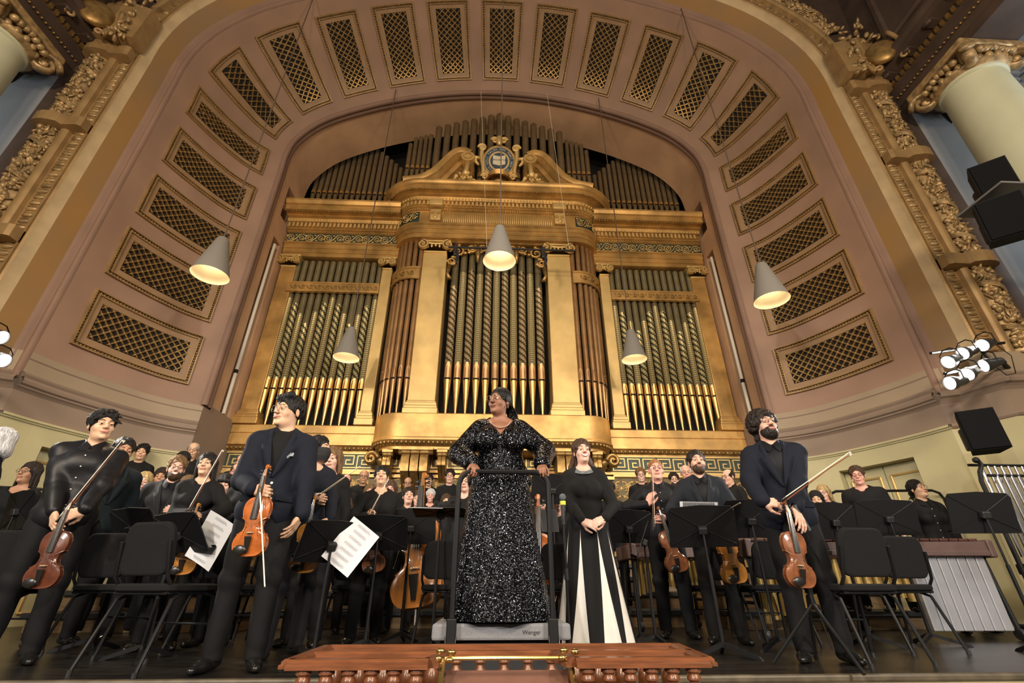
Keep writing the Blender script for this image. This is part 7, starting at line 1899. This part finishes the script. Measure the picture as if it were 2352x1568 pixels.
mem('p31','man with glasses in a black sweater left of the podium rail', 1034, 1079, 1.76, .60, hair='short', hairc='dark', glasses='small', skin='fair', outfit='knit', cloth='knit', Y=8.2)
mem('p32','brown haired woman with red lips left of the podium rail', 1026, 1135, 1.62, .20, sex='f', hair='long', hairc='brown', skin='asian', outfit='blouse', Y=6.9, lips='red')
mem('p33','light brown haired woman with black glasses just behind the rail at the conductor right hand', 1070, 1084, 1.66, 0, near=True, sex='f', hair='long', hairc='light', glasses='small', skin='fair', outfit='blouse', Y=5.7, face=-8, smile=0.0)
mem('p35','dark bearded man with glasses behind the conductor left hand', 1236, 1086, 1.76, .20, hair='short', hairc='black', beard='full', beardc='black', glasses='small', skin='light', outfit='shirt', Y=6.95)
mem('p36','man with thin framed glasses behind the podium rail corner', 1276, 1090, 1.74, .40, hair='fringe', hairc='brown', glasses='small', glc='wire', skin='pink', Y=7.5)
mem('p37','woman in black tee holding a tablet behind the microphone', 1280, 1132, 1.62, 0, near=True, sex='f', hair='bun', hairc='dark', skin='light', outfit='blouse', Y=5.9)
mem('p38','woman peeking between conductor and the microphone', 1243, 1138, 1.60, 0, near=True, sex='f', hair='long', hairc='brown', skin='light', outfit='blouse', Y=6.3)
mem('p40','singer in black partly hidden behind the laughing woman shoulder', 1398, 1108, 1.70, .20, hair='curlyshort', hairc='dark', skin='tan', Y=7.0)
mem('p41','tall man with glasses between the gowned woman and the ginger violinist', 1470, 1076, 1.76, .60, hair='short', hairc='light', glasses='small', skin='fair', Y=8.3, smile=1.0)
mem('p43','smiling bearded man with glasses right of the ginger violinist', 1546, 1087, 1.72, .60, hair='short', hairc='dark', beard='full', beardc='brown', glasses='small', skin='fair', Y=8.35, smile=1.0)
mem('p44','elderly bald man with glasses left of the moustached violinist', 1573, 1069, 1.76, .40, hair='balding', hairc='white', glasses='small', glc='wire', skin='pink', Y=7.6)
mem('p46','bald bearded man with glasses looking left at back right', 1669, 1079, 1.76, .42, hair='balding', hairc='dark', beard='stubble', beardc='dark', glasses='small', skin='light', Y=7.4, face=-70)
mem('p48','dark haired woman right of the curly violinist elbow', 1870, 1128, 1.62, 0, near=True, sex='f', hair='long', hairc='black', skin='asian', outfit='blouse', Y=6.2, face=-35, smile=0.0)
mem('p49','blonde woman with glasses right of the curly violinist', 1886, 1114, 1.64, .20, near=True, sex='f', hair='bob', hairc='blonde', glasses='small', skin='fair', outfit='blouse', Y=6.5, face=-50, smile=0.0)
mem('p50','smiling percussionist in black with red glasses before the right door', 1963, 1073, 1.74, .2, near=True, hair='short', hairc='brown', glasses='small', glc='red', skin='pink', outfit='blouse', build=1.2, Y=6.0, face=-40)
mem('p51','person with tied black hair and round glasses behind the marimba, looking up', 2102, 1102, 1.66, 0, near=True, sex='f', hair='tied', hairc='black', glasses='big', glc='wire', skin='asian', outfit='shirt', Y=6.0, face=-20, head=(26,10,0), smile=0.0)
# remaining bows and instruments
bow('bow held low left of the concertmaster violin', atY(528,1222,4.75), atY(567,1145,4.85), (-.3,-.8,0))
bow('pale bow of the curly haired woman behind the hanging sheet', atY(770,1192,5.9), atY(806,1172,5.8), (-.2,-.6,.5))
fiddle('violin', 'orange violin of the curly haired woman behind the left stands', 'violin', atY(752,1215,5.8), atY(775,1120,6.0), (.2,-1,.1), 'orange', group='violins and violas')
p = atY(1262,1195,5.6); t = thing('tablet', 'black tablet held by the woman in black tee behind the microphone', 'tablet', tuple(p), (math.radians(-15),0,.1)); MB().rbox((0,0,0), (.2,.012,.26), .005).build('case', M_BLACKP, t); MB().box((0,-.0075,0), (.18,.002,.24)).build('screen', M_BLACK, t)
